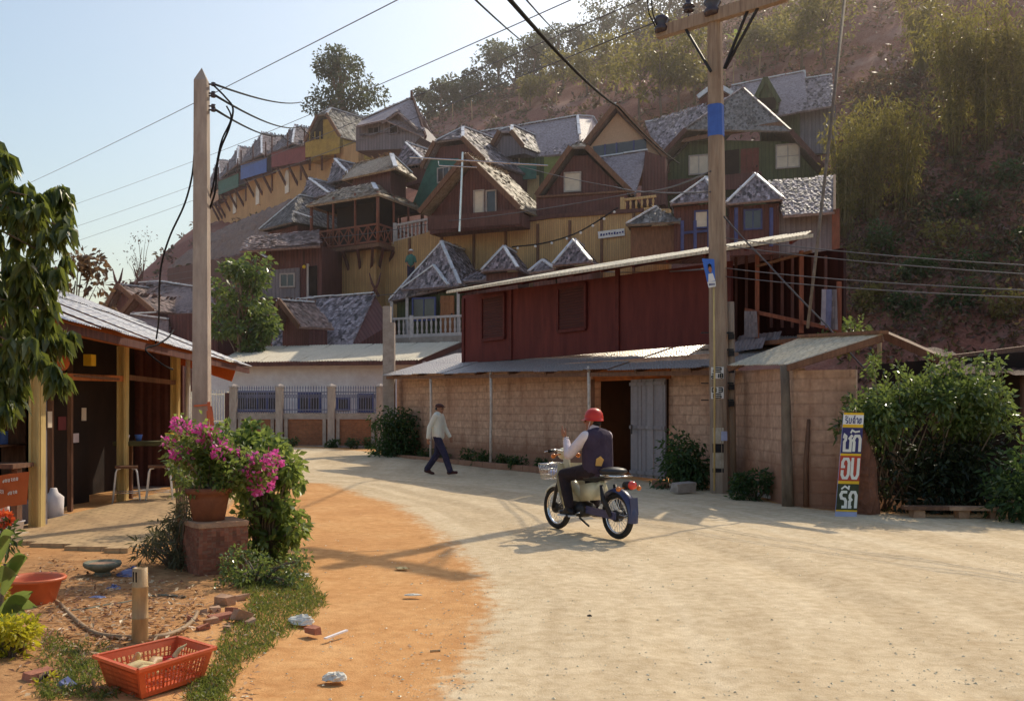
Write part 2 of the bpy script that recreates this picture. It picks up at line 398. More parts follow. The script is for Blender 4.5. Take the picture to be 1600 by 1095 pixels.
l_scrub = leafmat('dry_scrub', None, None, .35, tcol=(.24, .14, .07), ramp=[(0, (.055, .027, .024)), (.3, (.10, .05, .038)), (.5, (.14, .075, .045)), (.65, (.065, .075, .03)), (.85, (.095, .10, .035)), (1, (.19, .13, .06))])
l_grass = leafmat('grass_blades', (.04, .065, .016), (.17, .17, .05), .45, tcol=(.30, .36, .06))
l_flower = leafmat('magenta_bracts', (.60, .04, .25), (.88, .16, .47), .45, tcol=(.95, .12, .48))
l_yelplant = leafmat('yellow_shrub_leaves', (.22, .22, .015), (.50, .44, .03), .5, tcol=(.75, .65, .05))
l_drysh = leafmat('dusty_narrow_leaves', (.06, .065, .035), (.17, .155, .09), .35, tcol=(.26, .24, .10))
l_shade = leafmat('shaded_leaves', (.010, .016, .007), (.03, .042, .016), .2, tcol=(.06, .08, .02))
l_red = leafmat('reddish_leaves', (.06, .035, .022), (.14, .085, .05), .4, tcol=(.26, .16, .08))
l_litter = leafmat('fallen_leaf_litter', None, None, .15, ramp=[(0, (.13, .055, .028)), (.4, (.28, .13, .06)), (.7, (.42, .26, .13)), (1, (.55, .42, .26))])
l_orangefl = leafmat('orange_petals', (.55, .06, .02), (.75, .13, .04), .4, tcol=(.8, .2, .05))
# ------------------------------------------------------------------ world, sun, camera
SUN_AZ, SUN_EL = math.radians(31.6), math.radians(41.7)
SUN = V(math.sin(SUN_AZ) * math.cos(SUN_EL), math.cos(SUN_AZ) * math.cos(SUN_EL), math.sin(SUN_EL))
w = bpy.data.worlds.new('World'); SC.world = w; w.use_nodes = True
wt = w.node_tree; bg = wt.nodes['Background']
sky = wt.nodes.new('ShaderNodeTexSky'); sky.sky_type = 'NISHITA'; sky.sun_disc = False
sky.sun_elevation = SUN_EL; sky.sun_rotation = SUN_AZ
sky.air_density = 1.5; sky.dust_density = 3.0; sky.ozone_density = 1.0; sky.altitude = 300
wt.links.new(sky.outputs[0], bg.inputs['Color'])
bg.inputs['Strength'].default_value = .15
sl = bpy.data.lights.new('sun', 'SUN'); sl.energy = 3.55; sl.angle = math.radians(.53); sl.color = (1.0, .88, .67)
so = bpy.data.objects.new('sun', sl); COL.objects.link(so)
so.rotation_euler = SUN.to_track_quat('Z', 'Y').to_euler(); so.location = (30, 40, 60)
cam = bpy.data.cameras.new('camera'); co = bpy.data.objects.new('camera', cam); COL.objects.link(co)
cam.sensor_width = 36; cam.lens = 36 * F / 1600; cam.shift_y = 92.5 / 1600
cam.clip_start = .05; cam.clip_end = 9000
co.location = (0, 0, EYE); co.rotation_euler = (math.pi / 2, 0, 0)
SC.camera = co
SC.view_settings.view_transform = 'Standard'; SC.view_settings.look = 'None'; SC.view_settings.exposure = 0; SC.view_settings.gamma = 1
SC.render.engine = 'CYCLES'
SC.cycles.use_denoising = True
SC.cycles.max_bounces = 6; SC.cycles.transparent_max_bounces = 8
# ------------------------------------------------------------------ terrain
def vnoise(x, y, seed=0, octv=4, s=1.0):
    """value noise on arrays, roughly in -1..1"""
    x, y = np.asarray(x, float) * s, np.asarray(y, float) * s
    tot, amp = np.zeros(np.broadcast(x, y).shape), 1.0
    def h(i, j): 
        q = np.sin(i * 127.1 + j * 311.7 + seed * 74.7) * 43758.5453
        return (q - np.floor(q)) * 2 - 1
    for o in range(octv):
        i, j = np.floor(x), np.floor(y); u, v = x - i, y - j
        u, v = u * u * (3 - 2 * u), v * v * (3 - 2 * v)
        tot = tot + amp * ((h(i, j) * (1 - u) + h(i + 1, j) * u) * (1 - v) + (h(i, j + 1) * (1 - u) + h(i + 1, j + 1) * u) * v)
        amp *= .5; x, y = x * 2.03 + 17.3, y * 2.03 + 5.1
    return tot / 1.9
RX = [-260, -90, -60, -48, -40, -33, -21, -10, 11, 25, 45, 60, 100, 220]
RZ = [0, 1, 6, 11, 16, 23, 29, 33, 41, 48, 60, 67, 72, 50]
YX = [-260, -80, -45, -30, -20, -14, -5, 5, 12, 18, 26, 60, 220]
YY = [100, 95, 82, 64, 52, 46, 41, 36, 34, 32, 27, 22, 22]
YR = 110.0
# pale road: boundary with the orange verge
EY = [-50, 3, 5.1, 6.5, 7.8, 9.7, 12.3, 15.6, 19.5, 21.5, 23, 60]
EX = [-.5, -.45, -.33, -.28, -.17, -.37, -.95, -1.8, -3.6, -6.4, -14, -14]
def terr(X, Y):
    X, Y = np.asarray(X, float), np.asarray(Y, float)
    H = np.interp(X, RX, RZ); Y0 = np.interp(X, YX, YY)
    t = np.clip((Y - Y0) / (YR - Y0), 0, 1)
    z = H * (1 - (1 - t) ** 1.2)
    ft = np.clip(t * 12, 0, 1); ft = ft * ft * (3 - 2 * ft)
    z = z * ft
    back = np.clip((Y - YR) / 260, 0, 1)
    z = z * (1 - back * back * (3 - 2 * back))
    hill = ft
    z = z + hill * (1.0 * vnoise(X, Y, 3, 4, .13) + .10 * np.sin(z * 2.4 + 2 * vnoise(X, Y, 5, 2, .08)))
    near = .035 * vnoise(X, Y, 9, 3, .45) + .012 * vnoise(X, Y, 2, 3, 2.3)
    am = X - np.interp(Y, EY, EX); wob = .35 * np.sin(Y * .21) + .12 * vnoise(X * 0, Y, 13, 2, .5)
    for dd in (1.1, 2.55, 4.0, 5.3, 6.7): near = near - .022 * np.exp(-((am - dd - wob) / .17) ** 2) * np.clip(.6 + vnoise(X, Y, 17 + int(dd), 2, .3), 0, 1.2) * (Y < 30)
    slope = np.clip(-X - .6, 0, 3) * .02 + np.clip((Y - 24) / 14, 0, 1) * .25 * np.clip((-X - 2) / 6, 0, 1)
    return z + near * (1 - hill) + slope * (1 - hill) - .02
def tz(x, y): return float(terr(x, y))
WA, WB = V(-3.7, 32, 0), V(3.95, 19.9, 0)          # foot of the block wall
WD = (WB - WA).normalized(); WN = V(WD.y, -WD.x, 0)  # along it, and out to the road
WPTS = [(-40, 37.5), (-14, 36), (-6, 34.5), (-3.7, 32), (3.95, 19.9), (4.5, 15.9), (5.7, 14.9), (9, 13.5), (40, 9)]
def road_mask(X, Y):
    a = (X - np.interp(Y, EY, EX)) / (.25 + .02 * Y)
    wy = np.interp(X, [p[0] for p in WPTS], [p[1] for p in WPTS])
    b = (wy - .5 - Y) / .9
    return np.clip(np.minimum(a, b) + .5, -2, 3)
def axis(lo, hi, d0, dense, far, grow=1.16):
    a = list(np.arange(dense[0], dense[1] + 1e-6, d0)); st = d0
    while a[-1] < far[1]: st *= grow; st = min(st, 400); a.append(a[-1] + st if True else 0)
    st = d0
    while a[0] > far[0]: st *= grow; st = min(st, 400); a.insert(0, a[0] - st)
    return np.array(a)
gx = axis(0, 0, .11, (-8, 8), (-3500, 3500), 1.06)
gy = axis(0, 0, .11, (4, 17), (-60, 3500), 1.018)
def earthmat():
    t = NT('dusty_earth'); v = t.coord('Object')
    at = t.n('ShaderNodeAttribute', attribute_name='road'); hl = t.n('ShaderNodeAttribute', attribute_name='hillside'); gs = t.n('ShaderNodeAttribute', attribute_name='garden')
    n1 = t.noise(v, 1.3, 7, .62); n2 = t.noise(v, 9, 6, .65); n3 = t.noise(v, 70, 4, .7); n4 = t.noise(v, .35, 4)
    vo = t.n('ShaderNodeTexVoronoi'); vo.inputs['Scale'].default_value = 55; t.l(v, vo.inputs['Vector'])
    vb = t.n('ShaderNodeTexVoronoi'); vb.inputs['Scale'].default_value = 22; t.l(v, vb.inputs['Vector'])
    road = t.ramp(n1, [(.22, (.40, .285, .165)), (.5, (.54, .41, .255)), (.78, (.63, .50, .335))])
    cmb = t.n('ShaderNodeCombineXYZ'); ac = t.n('ShaderNodeAttribute', attribute_name='across'); al = t.n('ShaderNodeAttribute', attribute_name='along'); t.l(ac.outputs['Fac'], cmb.inputs[0]); t.l(al.outputs['Fac'], cmb.inputs[1])
    trk = t.noise(cmb.outputs[0], 1.0, 4, .6)
    road = t.mix(t.ramp(trk, [(.42, (.55, .55, .55)), (.55, (0, 0, 0))]), road, (.34, .235, .13))
    road = t.mix(t.ramp(trk, [(.56, (0, 0, 0)), (.7, (.5, .5, .5))]), road, (.68, .56, .40))
    road = t.mix(.38, road, t.ramp(n2, [(.30, (.30, .205, .115)), (.68, (.72, .60, .43))]))
    road = t.mix(t.ramp(n3, [(.60, (0, 0, 0)), (.75, (.45, .45, .45))]), road, (.80, .72, .58))
    road = t.mix(t.ramp(n3, [(.26, (.5, .5, .5)), (.36, (0, 0, 0))]), road, (.33, .24, .16))
    dirt = t.ramp(n1, [(.25, (.42, .195, .068)), (.5, (.545, .27, .10)), (.8, (.63, .365, .165))])
    dirt = t.mix(.38, dirt, t.ramp(n2, [(.3, (.28, .12, .045)), (.7, (.66, .40, .19))]))
    dirt = t.mix(t.ramp(n4, [(.48, (0, 0, 0)), (.66, (.5, .5, .5))]), dirt, (.40, .185, .07))
    dirt = t.mix(t.ramp(n3, [(.62, (0, 0, 0)), (.76, (.35, .35, .35))]), dirt, (.68, .48, .27))
    # tyre-polished streaks along the road
    ma = t.n('ShaderNodeMath', operation='MULTIPLY_ADD'); ma.inputs[1].default_value = 1.1; ma.inputs[2].default_value = -.55; t.l(n1, ma.inputs[0])
    mb = t.n('ShaderNodeMath', operation='MULTIPLY_ADD'); mb.inputs[1].default_value = 1.5; mb.inputs[2].default_value = -.75; t.l(n2, mb.inputs[0])
    ad = t.n('ShaderNodeMath', operation='ADD'); t.l(ma.outputs[0], ad.inputs[0]); t.l(mb.outputs[0], ad.inputs[1])
    ad2 = t.n('ShaderNodeMath', operation='ADD'); t.l(ad.outputs[0], ad2.inputs[0]); t.l(at.outputs['Fac'], ad2.inputs[1])
    mr = t.n('ShaderNodeMapRange', interpolation_type='SMOOTHSTEP'); mr.inputs[1].default_value = .15; mr.inputs[2].default_value = .85; t.l(ad2.outputs[0], mr.inputs[0])
    col = t.mix(mr.outputs[0], dirt, road)
    # darker garden soil
    gm = t.n('ShaderNodeMath', operation='MULTIPLY'); t.l(gs.outputs['Fac'], gm.inputs[0]); gm.inputs[1].default_value = .85
    soil = t.ramp(n2, [(.3, (.20, .095, .042)), (.7, (.44, .24, .11))])
    col = t.mix(gm.outputs[0], col, soil)
    hill = t.ramp(n2, [(.28, (.14, .052, .040)), (.5, (.22, .088, .064)), (.75, (.34, .17, .12))])
    hill = t.mix(t.ramp(n4, [(.5, (0, 0, 0)), (.7, (.75, .75, .75))]), hill, (.33, .20, .165))
    col = t.mix(hl.outputs['Fac'], col, hill)
    col = t.mix(1.0, col, (1.2, 1.2, 1.2), 'MULTIPLY')
    h = t.mix(.5, n2, n3); h = t.mix(.10, h, vo.outputs['Distance'])
    t.bump(h, .7, .022)
    return t.done(col, .95, .12)
m_earth = earthmat()
def ground_attrs(me, X, Y):
    road = road_mask(X, Y)
    Y0 = np.interp(X, YX, YY); hill = np.clip((Y - Y0 - .5) / 3, 0, 1) * (np.hypot(X, Y) < 500)
    gard = np.clip((-1.95 - X) / .8, 0, 1) * np.clip((10.6 - Y) / 1.2, 0, 1)
    ac = (X - np.interp(Y, EY, EX)) * 1.5 + 3; al = Y * .09 + X * .03
    for nm, a in (('across', ac), ('along', al), ('road', road), ('hillside', hill), ('garden', gard)):
        me.attributes.new(nm, 'FLOAT', 'POINT').data.foreach_set('value', np.asarray(a, dtype=np.float32).ravel())
def gridmesh(name, X, Y, Z, keep=None):
    ny, nx = X.shape
    idx = np.arange(nx * ny).reshape(ny, nx)
    fs = np.stack([idx[:-1, :-1], idx[:-1, 1:], idx[1:, 1:], idx[1:, :-1]], -1).reshape(-1, 4)
    vs = np.stack([X, Y, Z], -1).reshape(-1, 3)
    if keep is not None:
        fs = fs[keep[:-1, :-1].ravel() & keep[1:, 1:].ravel() & keep[:-1, 1:].ravel() & keep[1:, :-1].ravel()]
        used = np.unique(fs); mp = -np.ones(len(vs), dtype=int); mp[used] = np.arange(len(used)); fs = mp[fs]; vs = vs[used]
    me = bpy.data.meshes.new(name)
    me.from_pydata(vs.tolist(), [], fs.tolist()); me.update()
    me.polygons.foreach_set('use_smooth', [True] * len(me.polygons))
    ground_attrs(me, vs[:, 0], vs[:, 1])
    return me
GXX, GYY = np.meshgrid(gx, gy)
obj('ground', gridmesh('ground', GXX, GYY, terr(GXX, GYY)), m_earth, kind='structure')
RMK = road_mask(GXX, GYY)
rk = (RMK > -.3) & (GYY > -20) & (GYY < 60) & (np.abs(GXX) < 45)
obj('road', gridmesh('road', GXX, GYY, terr(GXX, GYY) + np.clip(-.012 + (RMK + .3) * .05, -.012, .006), rk), m_earth, kind='structure')
# ------------------------------------------------------------------ leaves
def unit(a): return a / np.maximum(np.linalg.norm(a, axis=-1, keepdims=True), 1e-6)
def rvec(n): return unit(rng.normal(size=(n, 3)))
def leafquads(c, d, L, W, droop=.12, flat=None):
    """rhombic leaves: base c, axis d, length L, width W"""
    n = len(c); L = np.broadcast_to(np.asarray(L, float), (n,))[:, None]; W = np.broadcast_to(np.asarray(W, float), (n,))[:, None]
    d = unit(d); s = unit(np.cross(d, rvec(n) if flat is None else flat))
    mid = c + d * L * .45; up = np.cross(s, d)
    tip = c + d * L; tip[:, 2] -= droop * L[:, 0]
    return np.stack([c, mid + s * W / 2 + up * W * .12, tip, mid - s * W / 2 + up * W * .12], 1)
def clump(center, rad, n, L, W, hang=0.0, shell=.5):
    """leaves filling an ellipsoid clump, pointing outward and optionally hanging"""
    center = np.asarray(center, float); rad = np.asarray(rad, float) * np.ones(3)
    u = rvec(n); r = (shell + (1 - shell) * rng.random(n)) ** .6
    p = center + u * rad * r[:, None]
    d = unit(u * (1 - hang) + rng.normal(size=(n, 3)) * .6) + np.array([0, 0, -1.0]) * hang * 1.6
    return leafquads(p, d, L * (.7 + .6 * rng.random(n)), W * (.7 + .6 * rng.random(n)))
def tree(name, loc, label, cat, h, crown_r, mat, n_cl=12, per=110, L=.22, W=.11, trunk=.12, crown_h=None, base=.35, group=None, bark=None, lean=0.0, hang=.15, cl=.42, seed=None):
    """tapered trunk with limbs, and a crown of leaf clumps carried on them"""
    rs = random.Random(seed if seed is not None else hash(label) % 9999)
    loc = Vector(loc); r = root(name, loc, label, cat, group)
    tb = MB(); cm = MB(); ch = crown_h or h * (1 - base) / 2
    top = loc + V(lean * h, 0, h * .86)
    pts = [loc + V(0, 0, -.2)] + [loc.lerp(top, k) + V(rs.uniform(-1, 1), rs.uniform(-1, 1), 0) * .03 * h for k in (.25, .5, .75)] + [top]
    tb.tube(pts, [trunk * 1.25, trunk, trunk * .8, trunk * .55, trunk * .25], 7)
    cc = loc + V(lean * h * .7, 0, h - ch)
    for i in range(n_cl):
        a = rs.uniform(0, 6.283); z = rs.uniform(-.95, .95); rr = math.sqrt(max(.05, 1 - z * z)) * rs.uniform(.35, .95)
        c = cc + V(math.cos(a) * rr * crown_r, math.sin(a) * rr * crown_r, z * ch * .85)
        cr = crown_r * cl * rs.uniform(.65, 1.15)
        k = min(.95, max(.3, (c.z - loc.z) / h - .18)); s0 = loc.lerp(top, k)
        tb.tube([s0, s0.lerp(c, .55) + V(0, 0, .04 * h), c], [trunk * .4, trunk * .25, trunk * .08], 5)
        cm.quads(clump(c, (cr, cr, cr * .75), int(per * rs.uniform(.7, 1.3)), L, W, hang, .25))
    obj('trunk', tb, bark or m_bark, r, smooth=True)
    obj('crown', cm, mat, r, uv=False)
    return r
def bush(name, loc, label, cat, rad, mat, n_cl=9, per=130, L=.09, W=.05, group=None, hang=.1, stems=True, shape=(1, 1, 1), cl=.45):
    loc = Vector(loc); r = root(name, loc, label, cat, group); cm = MB(); tb = MB()
    for i in range(n_cl):
        u = V(random.uniform(-1, 1) * shape[0], random.uniform(-1, 1) * shape[1], random.uniform(.15, 1.75) * shape[2]) * rad * .62
        c = loc + u; cr = rad * cl * random.uniform(.7, 1.2)
        cm.quads(clump(c, (cr, cr, cr * .85), per, L, W, hang, .2))
        tb.tube([loc + V(random.uniform(-1, 1), random.uniform(-1, 1), 0) * rad * .15 - V(0, 0, .05), loc.lerp(c, .6) + V(0, 0, .05 * rad), c], [.02 * rad + .008, .014 * rad + .005, .004], 5)
    if stems: obj('stem', tb, m_bark, r, smooth=True)
    obj('foliage', cm, mat, r, uv=False)
    return r
# ------------------------------------------------------------------ generic building pieces
Z3 = V(0, 0, 1)
def wallplane(o, n):
    p = Plane.__new__(Plane); p.o = Vector(o); p.n = Vector(n); p.t = V(-n.y, n.x, 0); return p
def window(r, pl, rect, frame=None, pane=None, bars=1, out=.04, fw=.07, name='window', cross=0, sill=False):
    """window on facade plane pl; rect = px0, py0, px1, py1 (measured at the centre depth)"""
    a = pl.at(rect[0], rect[1], out); b = pl.at(rect[2], rect[3], out)
    t = pl.t; wd = (b - a).dot(t); zt, zb = max(a.z, b.z), min(a.z, b.z)
    m = (zt + zb) / 2
    ca = pl.at(rect[0], (rect[1] + rect[3]) / 2, out); hh = abs(rect[3] - rect[1]) / F * ca.y / 2
    cb = pl.at(rect[2], (rect[1] + rect[3]) / 2, out); cz = (ca.z + cb.z) / 2
    ca.z = cb.z = cz
    p = lambda u, v: ca.lerp(cb, u) + Z3 * (v * hh)
    f = MB(); n = pl.n
    for q0, q1 in ((p(0, 1), p(1, 1)), (p(0, -1), p(1, -1))): f.beam(q0 - t * fw / 2, q1 + t * fw / 2, fw, fw)
    for u in (0, 1): f.beam(p(u, -1) + Z3 * fw / 2, p(u, 1) - Z3 * fw / 2, fw, fw, up=n)
    for k in range(bars):
        u = (k + 1) / (bars + 1); f.beam(p(u, -1) + Z3 * fw / 2, p(u, 1) - Z3 * fw / 2, fw * .6, fw * .7, up=n)
    for k in range(cross):
        u = -1 + 2 * (k + 1) / (cross + 1); f.beam(p(0, u) + t * fw / 2, p(1, u) - t * fw / 2, fw * .5, fw * .5)
    fo = obj(name, f, frame or m_frame, r)
    g = MB(); g.prism([p(0, 1), p(1, 1), p(1, -1), p(0, -1)], -n * .025); obj('pane', g, pane or m_glassdark, fo)
    if sill:
        s = MB(); s.beam(p(-.08, -1) - Z3 * fw, p(1.08, -1) - Z3 * fw, .14, .05); obj('sill', s, frame or m_frame, fo)
    return fo
def door(r, pl, rect, mat, out=.05, handle=True, boards=3):
    a = pl.at(rect[0], (rect[1] + rect[3]) / 2, out); b = pl.at(rect[2], (rect[1] + rect[3]) / 2, out)
    hh = (rect[3] - rect[1]) / F * (a.y + b.y) / 4; cz = (a.z + b.z) / 2; a.z = b.z = cz
    m = MB(); n = pl.n
    for k in range(boards):
        p, q = a.lerp(b, (k + .03) / boards), a.lerp(b, (k + .97) / boards)
        m.prism([p + Z3 * hh, q + Z3 * hh, q - Z3 * hh, p - Z3 * hh], -n * .05)
    m.prism([a + Z3 * hh - n * .06, b + Z3 * hh - n * .06, b - Z3 * hh - n * .06, a - Z3 * hh - n * .06], -n * .02)
    for k in (.15, .5, .85):
        z = Z3 * (hh * (2 * k - 1)); m.beam(a + z + n * .012, b + z + n * .012, .03, .12)
    d = obj('door', m, mat, r)
    if handle:
        h = MB(); h.ball(a.lerp(b, .88) + n * .06, .045, 8, 6); obj('handle', h, m_iron, d)
    return d
def shingle_poly(mb, poly, sw=.17, row=.17, lift=.035, n_up=None):
    """thick roof plane covered with overlapping, slightly uneven shingles; poly in 3D, convex or nearly"""
    poly = [Vector(p) for p in poly]
    n = V(0, 0, 0)
    for i in range(len(poly)): n += poly[i].cross(poly[(i + 1) % len(poly)])
    n.normalize()
    if n.z < 0 or (abs(n.z) < 1e-3 and n.y > 0): n = -n
    mb.prism(poly, -n * .10)
    t = V(-n.y, n.x, 0)
    t = t.normalized() if t.length > 1e-4 else V(1, 0, 0)
    d = n.cross(t)
    if d.z > 0: d = -d
    o = poly[0]
    q = np.array([((p - o).dot(t), (p - o).dot(d)) for p in poly])
    x0, y0 = q.min(0); x1, y1 = q.max(0)
    rows = np.arange(y0 + row * .5, y1 + row, row); cols = np.arange(x0, x1 + sw, sw)
    if len(rows) * len(cols) > 9000:
        k = math.sqrt(len(rows) * len(cols) / 9000); rows = np.arange(y0 + row * .5, y1 + row, row * k); cols = np.arange(x0, x1 + sw, sw * k); sw *= k; row *= k
    CX_, RY_ = np.meshgrid(cols, rows)
    CX_ = CX_ + (np.arange(len(rows)) % 2)[:, None] * sw * .5 + rng.normal(size=CX_.shape) * sw * .12
    cx, ry = CX_.ravel(), (RY_ + rng.normal(size=RY_.shape) * row * .12).ravel()
    ty = ry - row * .3
    ins = np.zeros(len(cx), bool); k = len(q)
    for i in range(k):
        xa, ya = q[i]; xb, yb = q[(i + 1) % k]
        c = ((ya > ty) != (yb > ty)) & (cx < (xb - xa) * (ty - ya) / (yb - ya + 1e-12) + xa)
        ins ^= c
    cx, ry = cx[ins], ry[ins]; m = len(cx)
    if not m: return
    w = sw * (.55 + .35 * rng.random(m)); ln = row * (1.35 + .5 * rng.random(m))
    l0 = .012 + .008 * rng.random(m); l1 = lift * (.5 + 1.1 * rng.random(m)); tw = rng.normal(size=m) * .014
    N, T, D, O = [np.array(x) for x in (n, t, d, o)]
    def pt(a, b, c): return O + a[:, None] * T + b[:, None] * D + c[:, None] * N
    s2 = rng.normal(size=m) * sw * .10
    mb.quads(np.stack([pt(cx - w / 2, ry - ln, l0), pt(cx + w / 2, ry - ln, l0), pt(cx + w / 2 + s2, ry + row * .12 * rng.random(m), l1 + tw), pt(cx - w / 2 + s2, ry + row * .12 * rng.random(m), l1 - tw)], 1))
def roof(r, polys, mat=None, sw=.17, row=.17, name='roof', lift=.035):
    mb = MB()
    for p in polys: shingle_poly(mb, p, sw, row, lift)
    return obj(name, mb, mat or random.choice([m_thatch, m_thatch, m_thatch4, m_thatch5]), r)
def caps(r, segs, w=.17, mat=None, name='ridge_cap', lift=.06, parent_name=None):
    for a, b in segs:
        mb = MB(); a, b = Vector(a), Vector(b); d = b - a; k = max(2, int(d.length / .9))
        for i in range(k):
            p, q = a + d * (i / k), a + d * ((i + .97) / k)
            j = V(random.gauss(0, .01), random.gauss(0, .01), lift + random.gauss(0, .008))
            mb.beam(p + j, q + j, w * random.uniform(.9, 1.1), .06)
        obj(name, mb, mat or m_cap, r)
def wall(r, poly, vec, mat, name='wall'):
    m = MB(); m.prism(poly, vec); return obj(name, m, mat, r)
def beams(r, name, segs, w, mat, h=None, smooth=False):
    for a, b in segs:
        m = MB(); m.beam(a, b, w, h); obj(name, m, mat, r)
def jerk(label, cat, Yd, yaw, L, R, A, cut, set_back, depth, base_py, wallmat, capmat=None, barge=None, roofmat=None, inset=.35, hipcap=True, group=None, name='hill_house', sw=.17, side=True):
    """steep gabled house with a clipped hip; L, R eave corners and A (virtual apex) in pixels on the facade plane"""
    pl = Plane(A[0], A[1], Yd, yaw)
    l, r_, a = pl.at(*L), pl.at(*R), pl.at(*A); n, back = pl.n, -pl.n
    bp = pl.at((L[0] + R[0]) / 2, base_py)
    rt = root(name, V((l.x + r_.x) / 2, (l.y + r_.y) / 2, bp.z), label, cat, group)
    hl, hr = a.lerp(l, cut), a.lerp(r_, cut)
    ap = a + back * set_back
    B = a + back * depth; lb, rb = l + back * depth, r_ + back * depth
    pol = [[l, hl, ap, B, lb], [r_, rb, B, ap, hr]]
    if cut > .02: pol.append([hl, hr, ap])
    roof(rt, pol, roofmat, sw=sw, row=sw)
    if hipcap: caps(rt, [(ap, hr)] + ([(ap, hl)] if cut > .02 else []) + [(ap, B)], mat=capmat)
    beams(rt, 'barge_board', [(l + n * .03, hl + n * .03), (r_ + n * .03, hr + n * .03)], .09, barge or m_brownwood, .24)
    # gable wall, set back under the roof, with the body of the house behind it
    i = back * inset
    zb = bp.z
    mid = (l + r_) / 2
    s = lambda p, k=.93: mid.lerp(p, k)
    wp = [s(hl) + i - Z3 * .14, s(hr) + i - Z3 * .14, s(r_) + i - Z3 * .1, V(s(r_).x, s(r_).y, zb) + i, V(s(l).x, s(l).y, zb) + i, s(l) + i - Z3 * .1]
    wall(rt, wp, back * (depth - inset - .3), wallmat)
    pw = wallplane(pl.o + i, n)
    return rt, pl, pw
def balustrade(name, label, p0, p1, h, mat=None, step=.22, cat='balustrade', posts=True, group=None):
    p0, p1 = Vector(p0), Vector(p1); d = p1 - p0; L = d.length
    r = root(name, p0, label, cat, group)
    top = MB(); top.beam(p0 + Z3 * h, p1 + Z3 * h, .14, .1); obj('handrail', top, mat or m_baluster, r)
    bt = MB(); bt.beam(p0 + Z3 * .07, p1 + Z3 * .07, .14, .14); obj('bottom_rail', bt, mat or m_baluster, r)
    n = max(2, int(L / step))
    for k in range(n):
        m = MB(); c = p0 + d * ((k + .5) / n)
        prof = [(.035, .14), (.05, .14 + .1 * h), (.062, .3 * h), (.035, .45 * h), (.05, .6 * h), (.058, .72 * h), (.03, .85 * h), (.045, h - .05)]
        m.lathe(c, prof, 7); obj('baluster', m, mat or m_baluster, r, smooth=True)
    if posts:
        for k in range(0, int(L / 3.0) + 1):
            m = MB(); c = p0 + d * min(1, k * 3.0 / L); m.beam(c - Z3 * .1, c + Z3 * (h + .12), .17); obj('newel_post', m, mat or m_baluster, r)
    return r
def corr(mb, p0, along, down, waves, amp=.011, seg=6, rows=3, th=True):
    """corrugated sheet from corner p0; along = vector across the corrugations, down = vector along them"""
    p0, along, down = Vector(p0), Vector(along), Vector(down)
    n = along.cross(down).normalized()
    if n.z < 0: n = -n
    c = waves * seg
    vs = []
    for j in range(rows + 1):
        for i in range(c + 1):
            vs.append(p0 + along * (i / c) + down * (j / rows) + n * (amp * math.sin(2 * math.pi * i / seg)) + n * random.gauss(0, amp * .08))
    fs = [(j * (c + 1) + i, j * (c + 1) + i + 1, (j + 1) * (c + 1) + i + 1, (j + 1) * (c + 1) + i) for j in range(rows) for i in range(c)]
    return mb.add(vs, fs)
# ------------------------------------------------------------------ roadside workshop: block ground floor, zinc awning, oxblood upper storey
WP = wallplane(WA, WN)
def wz(px, out, z): 
    p = WP.at(px, 600, out); return V(p.x, p.y, z)
ws = root('roadside_workshop', V(.3, 25, 0), 'long block workshop with an oxblood boarded upper storey above a zinc awning', 'building')
eL = WP.at(600, 585, .7); eR = WP.at(1142, 573, .6)
zt = 2.62
m = MB()
for a, b, z0, z1 in ((WA, wz(928, 0, 0), -.4, zt), (wz(1045, 0, 0), wz(1142, 0, 0), -.4, zt), (wz(928, 0, 0), wz(1045, 0, 0), 2.18, zt)):
    a, b = V(a.x, a.y, 0), V(b.x, b.y, 0)
    m.prism([a + Z3 * z0, b + Z3 * z0, b + Z3 * z1, a + Z3 * z1], -WN * .2)
obj('block_wall', m, m_block, ws)
m = MB(); a = V(WA.x, WA.y, 0); m.prism([a - WN * .2 - Z3 * .4, a - WN * .2 + Z3 * zt, a - WN * 6 + Z3 * zt, a - WN * 6 - Z3 * .4], WD * .2); obj('block_wall', m, m_block, ws)
m = MB(); m.prism([wz(926, .03, 2.16), wz(1047, .03, 2.16), wz(1047, .03, 2.42), wz(926, .03, 2.42)], -WN * .2); obj('lintel', m, m_orange, ws)
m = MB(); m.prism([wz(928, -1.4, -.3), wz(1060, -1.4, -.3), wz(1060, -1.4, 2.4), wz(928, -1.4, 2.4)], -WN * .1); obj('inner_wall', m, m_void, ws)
dl = MB()
a, b = wz(985, .06, .02), wz(1040, .14, .02)
for k in range(3):
    p, q = a.lerp(b, k / 3 + .01), a.lerp(b, (k + 1) / 3 - .01)
    dl.prism([p + Z3 * .02, q + Z3 * .02, q + Z3 * 2.14, p + Z3 * 2.14], -WN * .035)
for z in (.12, 1.1, 2.04): dl.beam(a + Z3 * z + WN * .02, b + Z3 * z + WN * .02, .03, .07)
d_ = obj('door', dl, m_metaldoor, ws)
m = MB(); m.beam(a.lerp(b, .1) + V(0, 0, .95) + WN * .06, a.lerp(b, .1) + V(0, 0, 1.15) + WN * .06, .025); obj('handle', m, m_iron, d_)
m = MB()
m.beam(wz(926, .05, 0), wz(926, .05, 2.2), .09); obj('door_post', m, m_brownwood, ws)
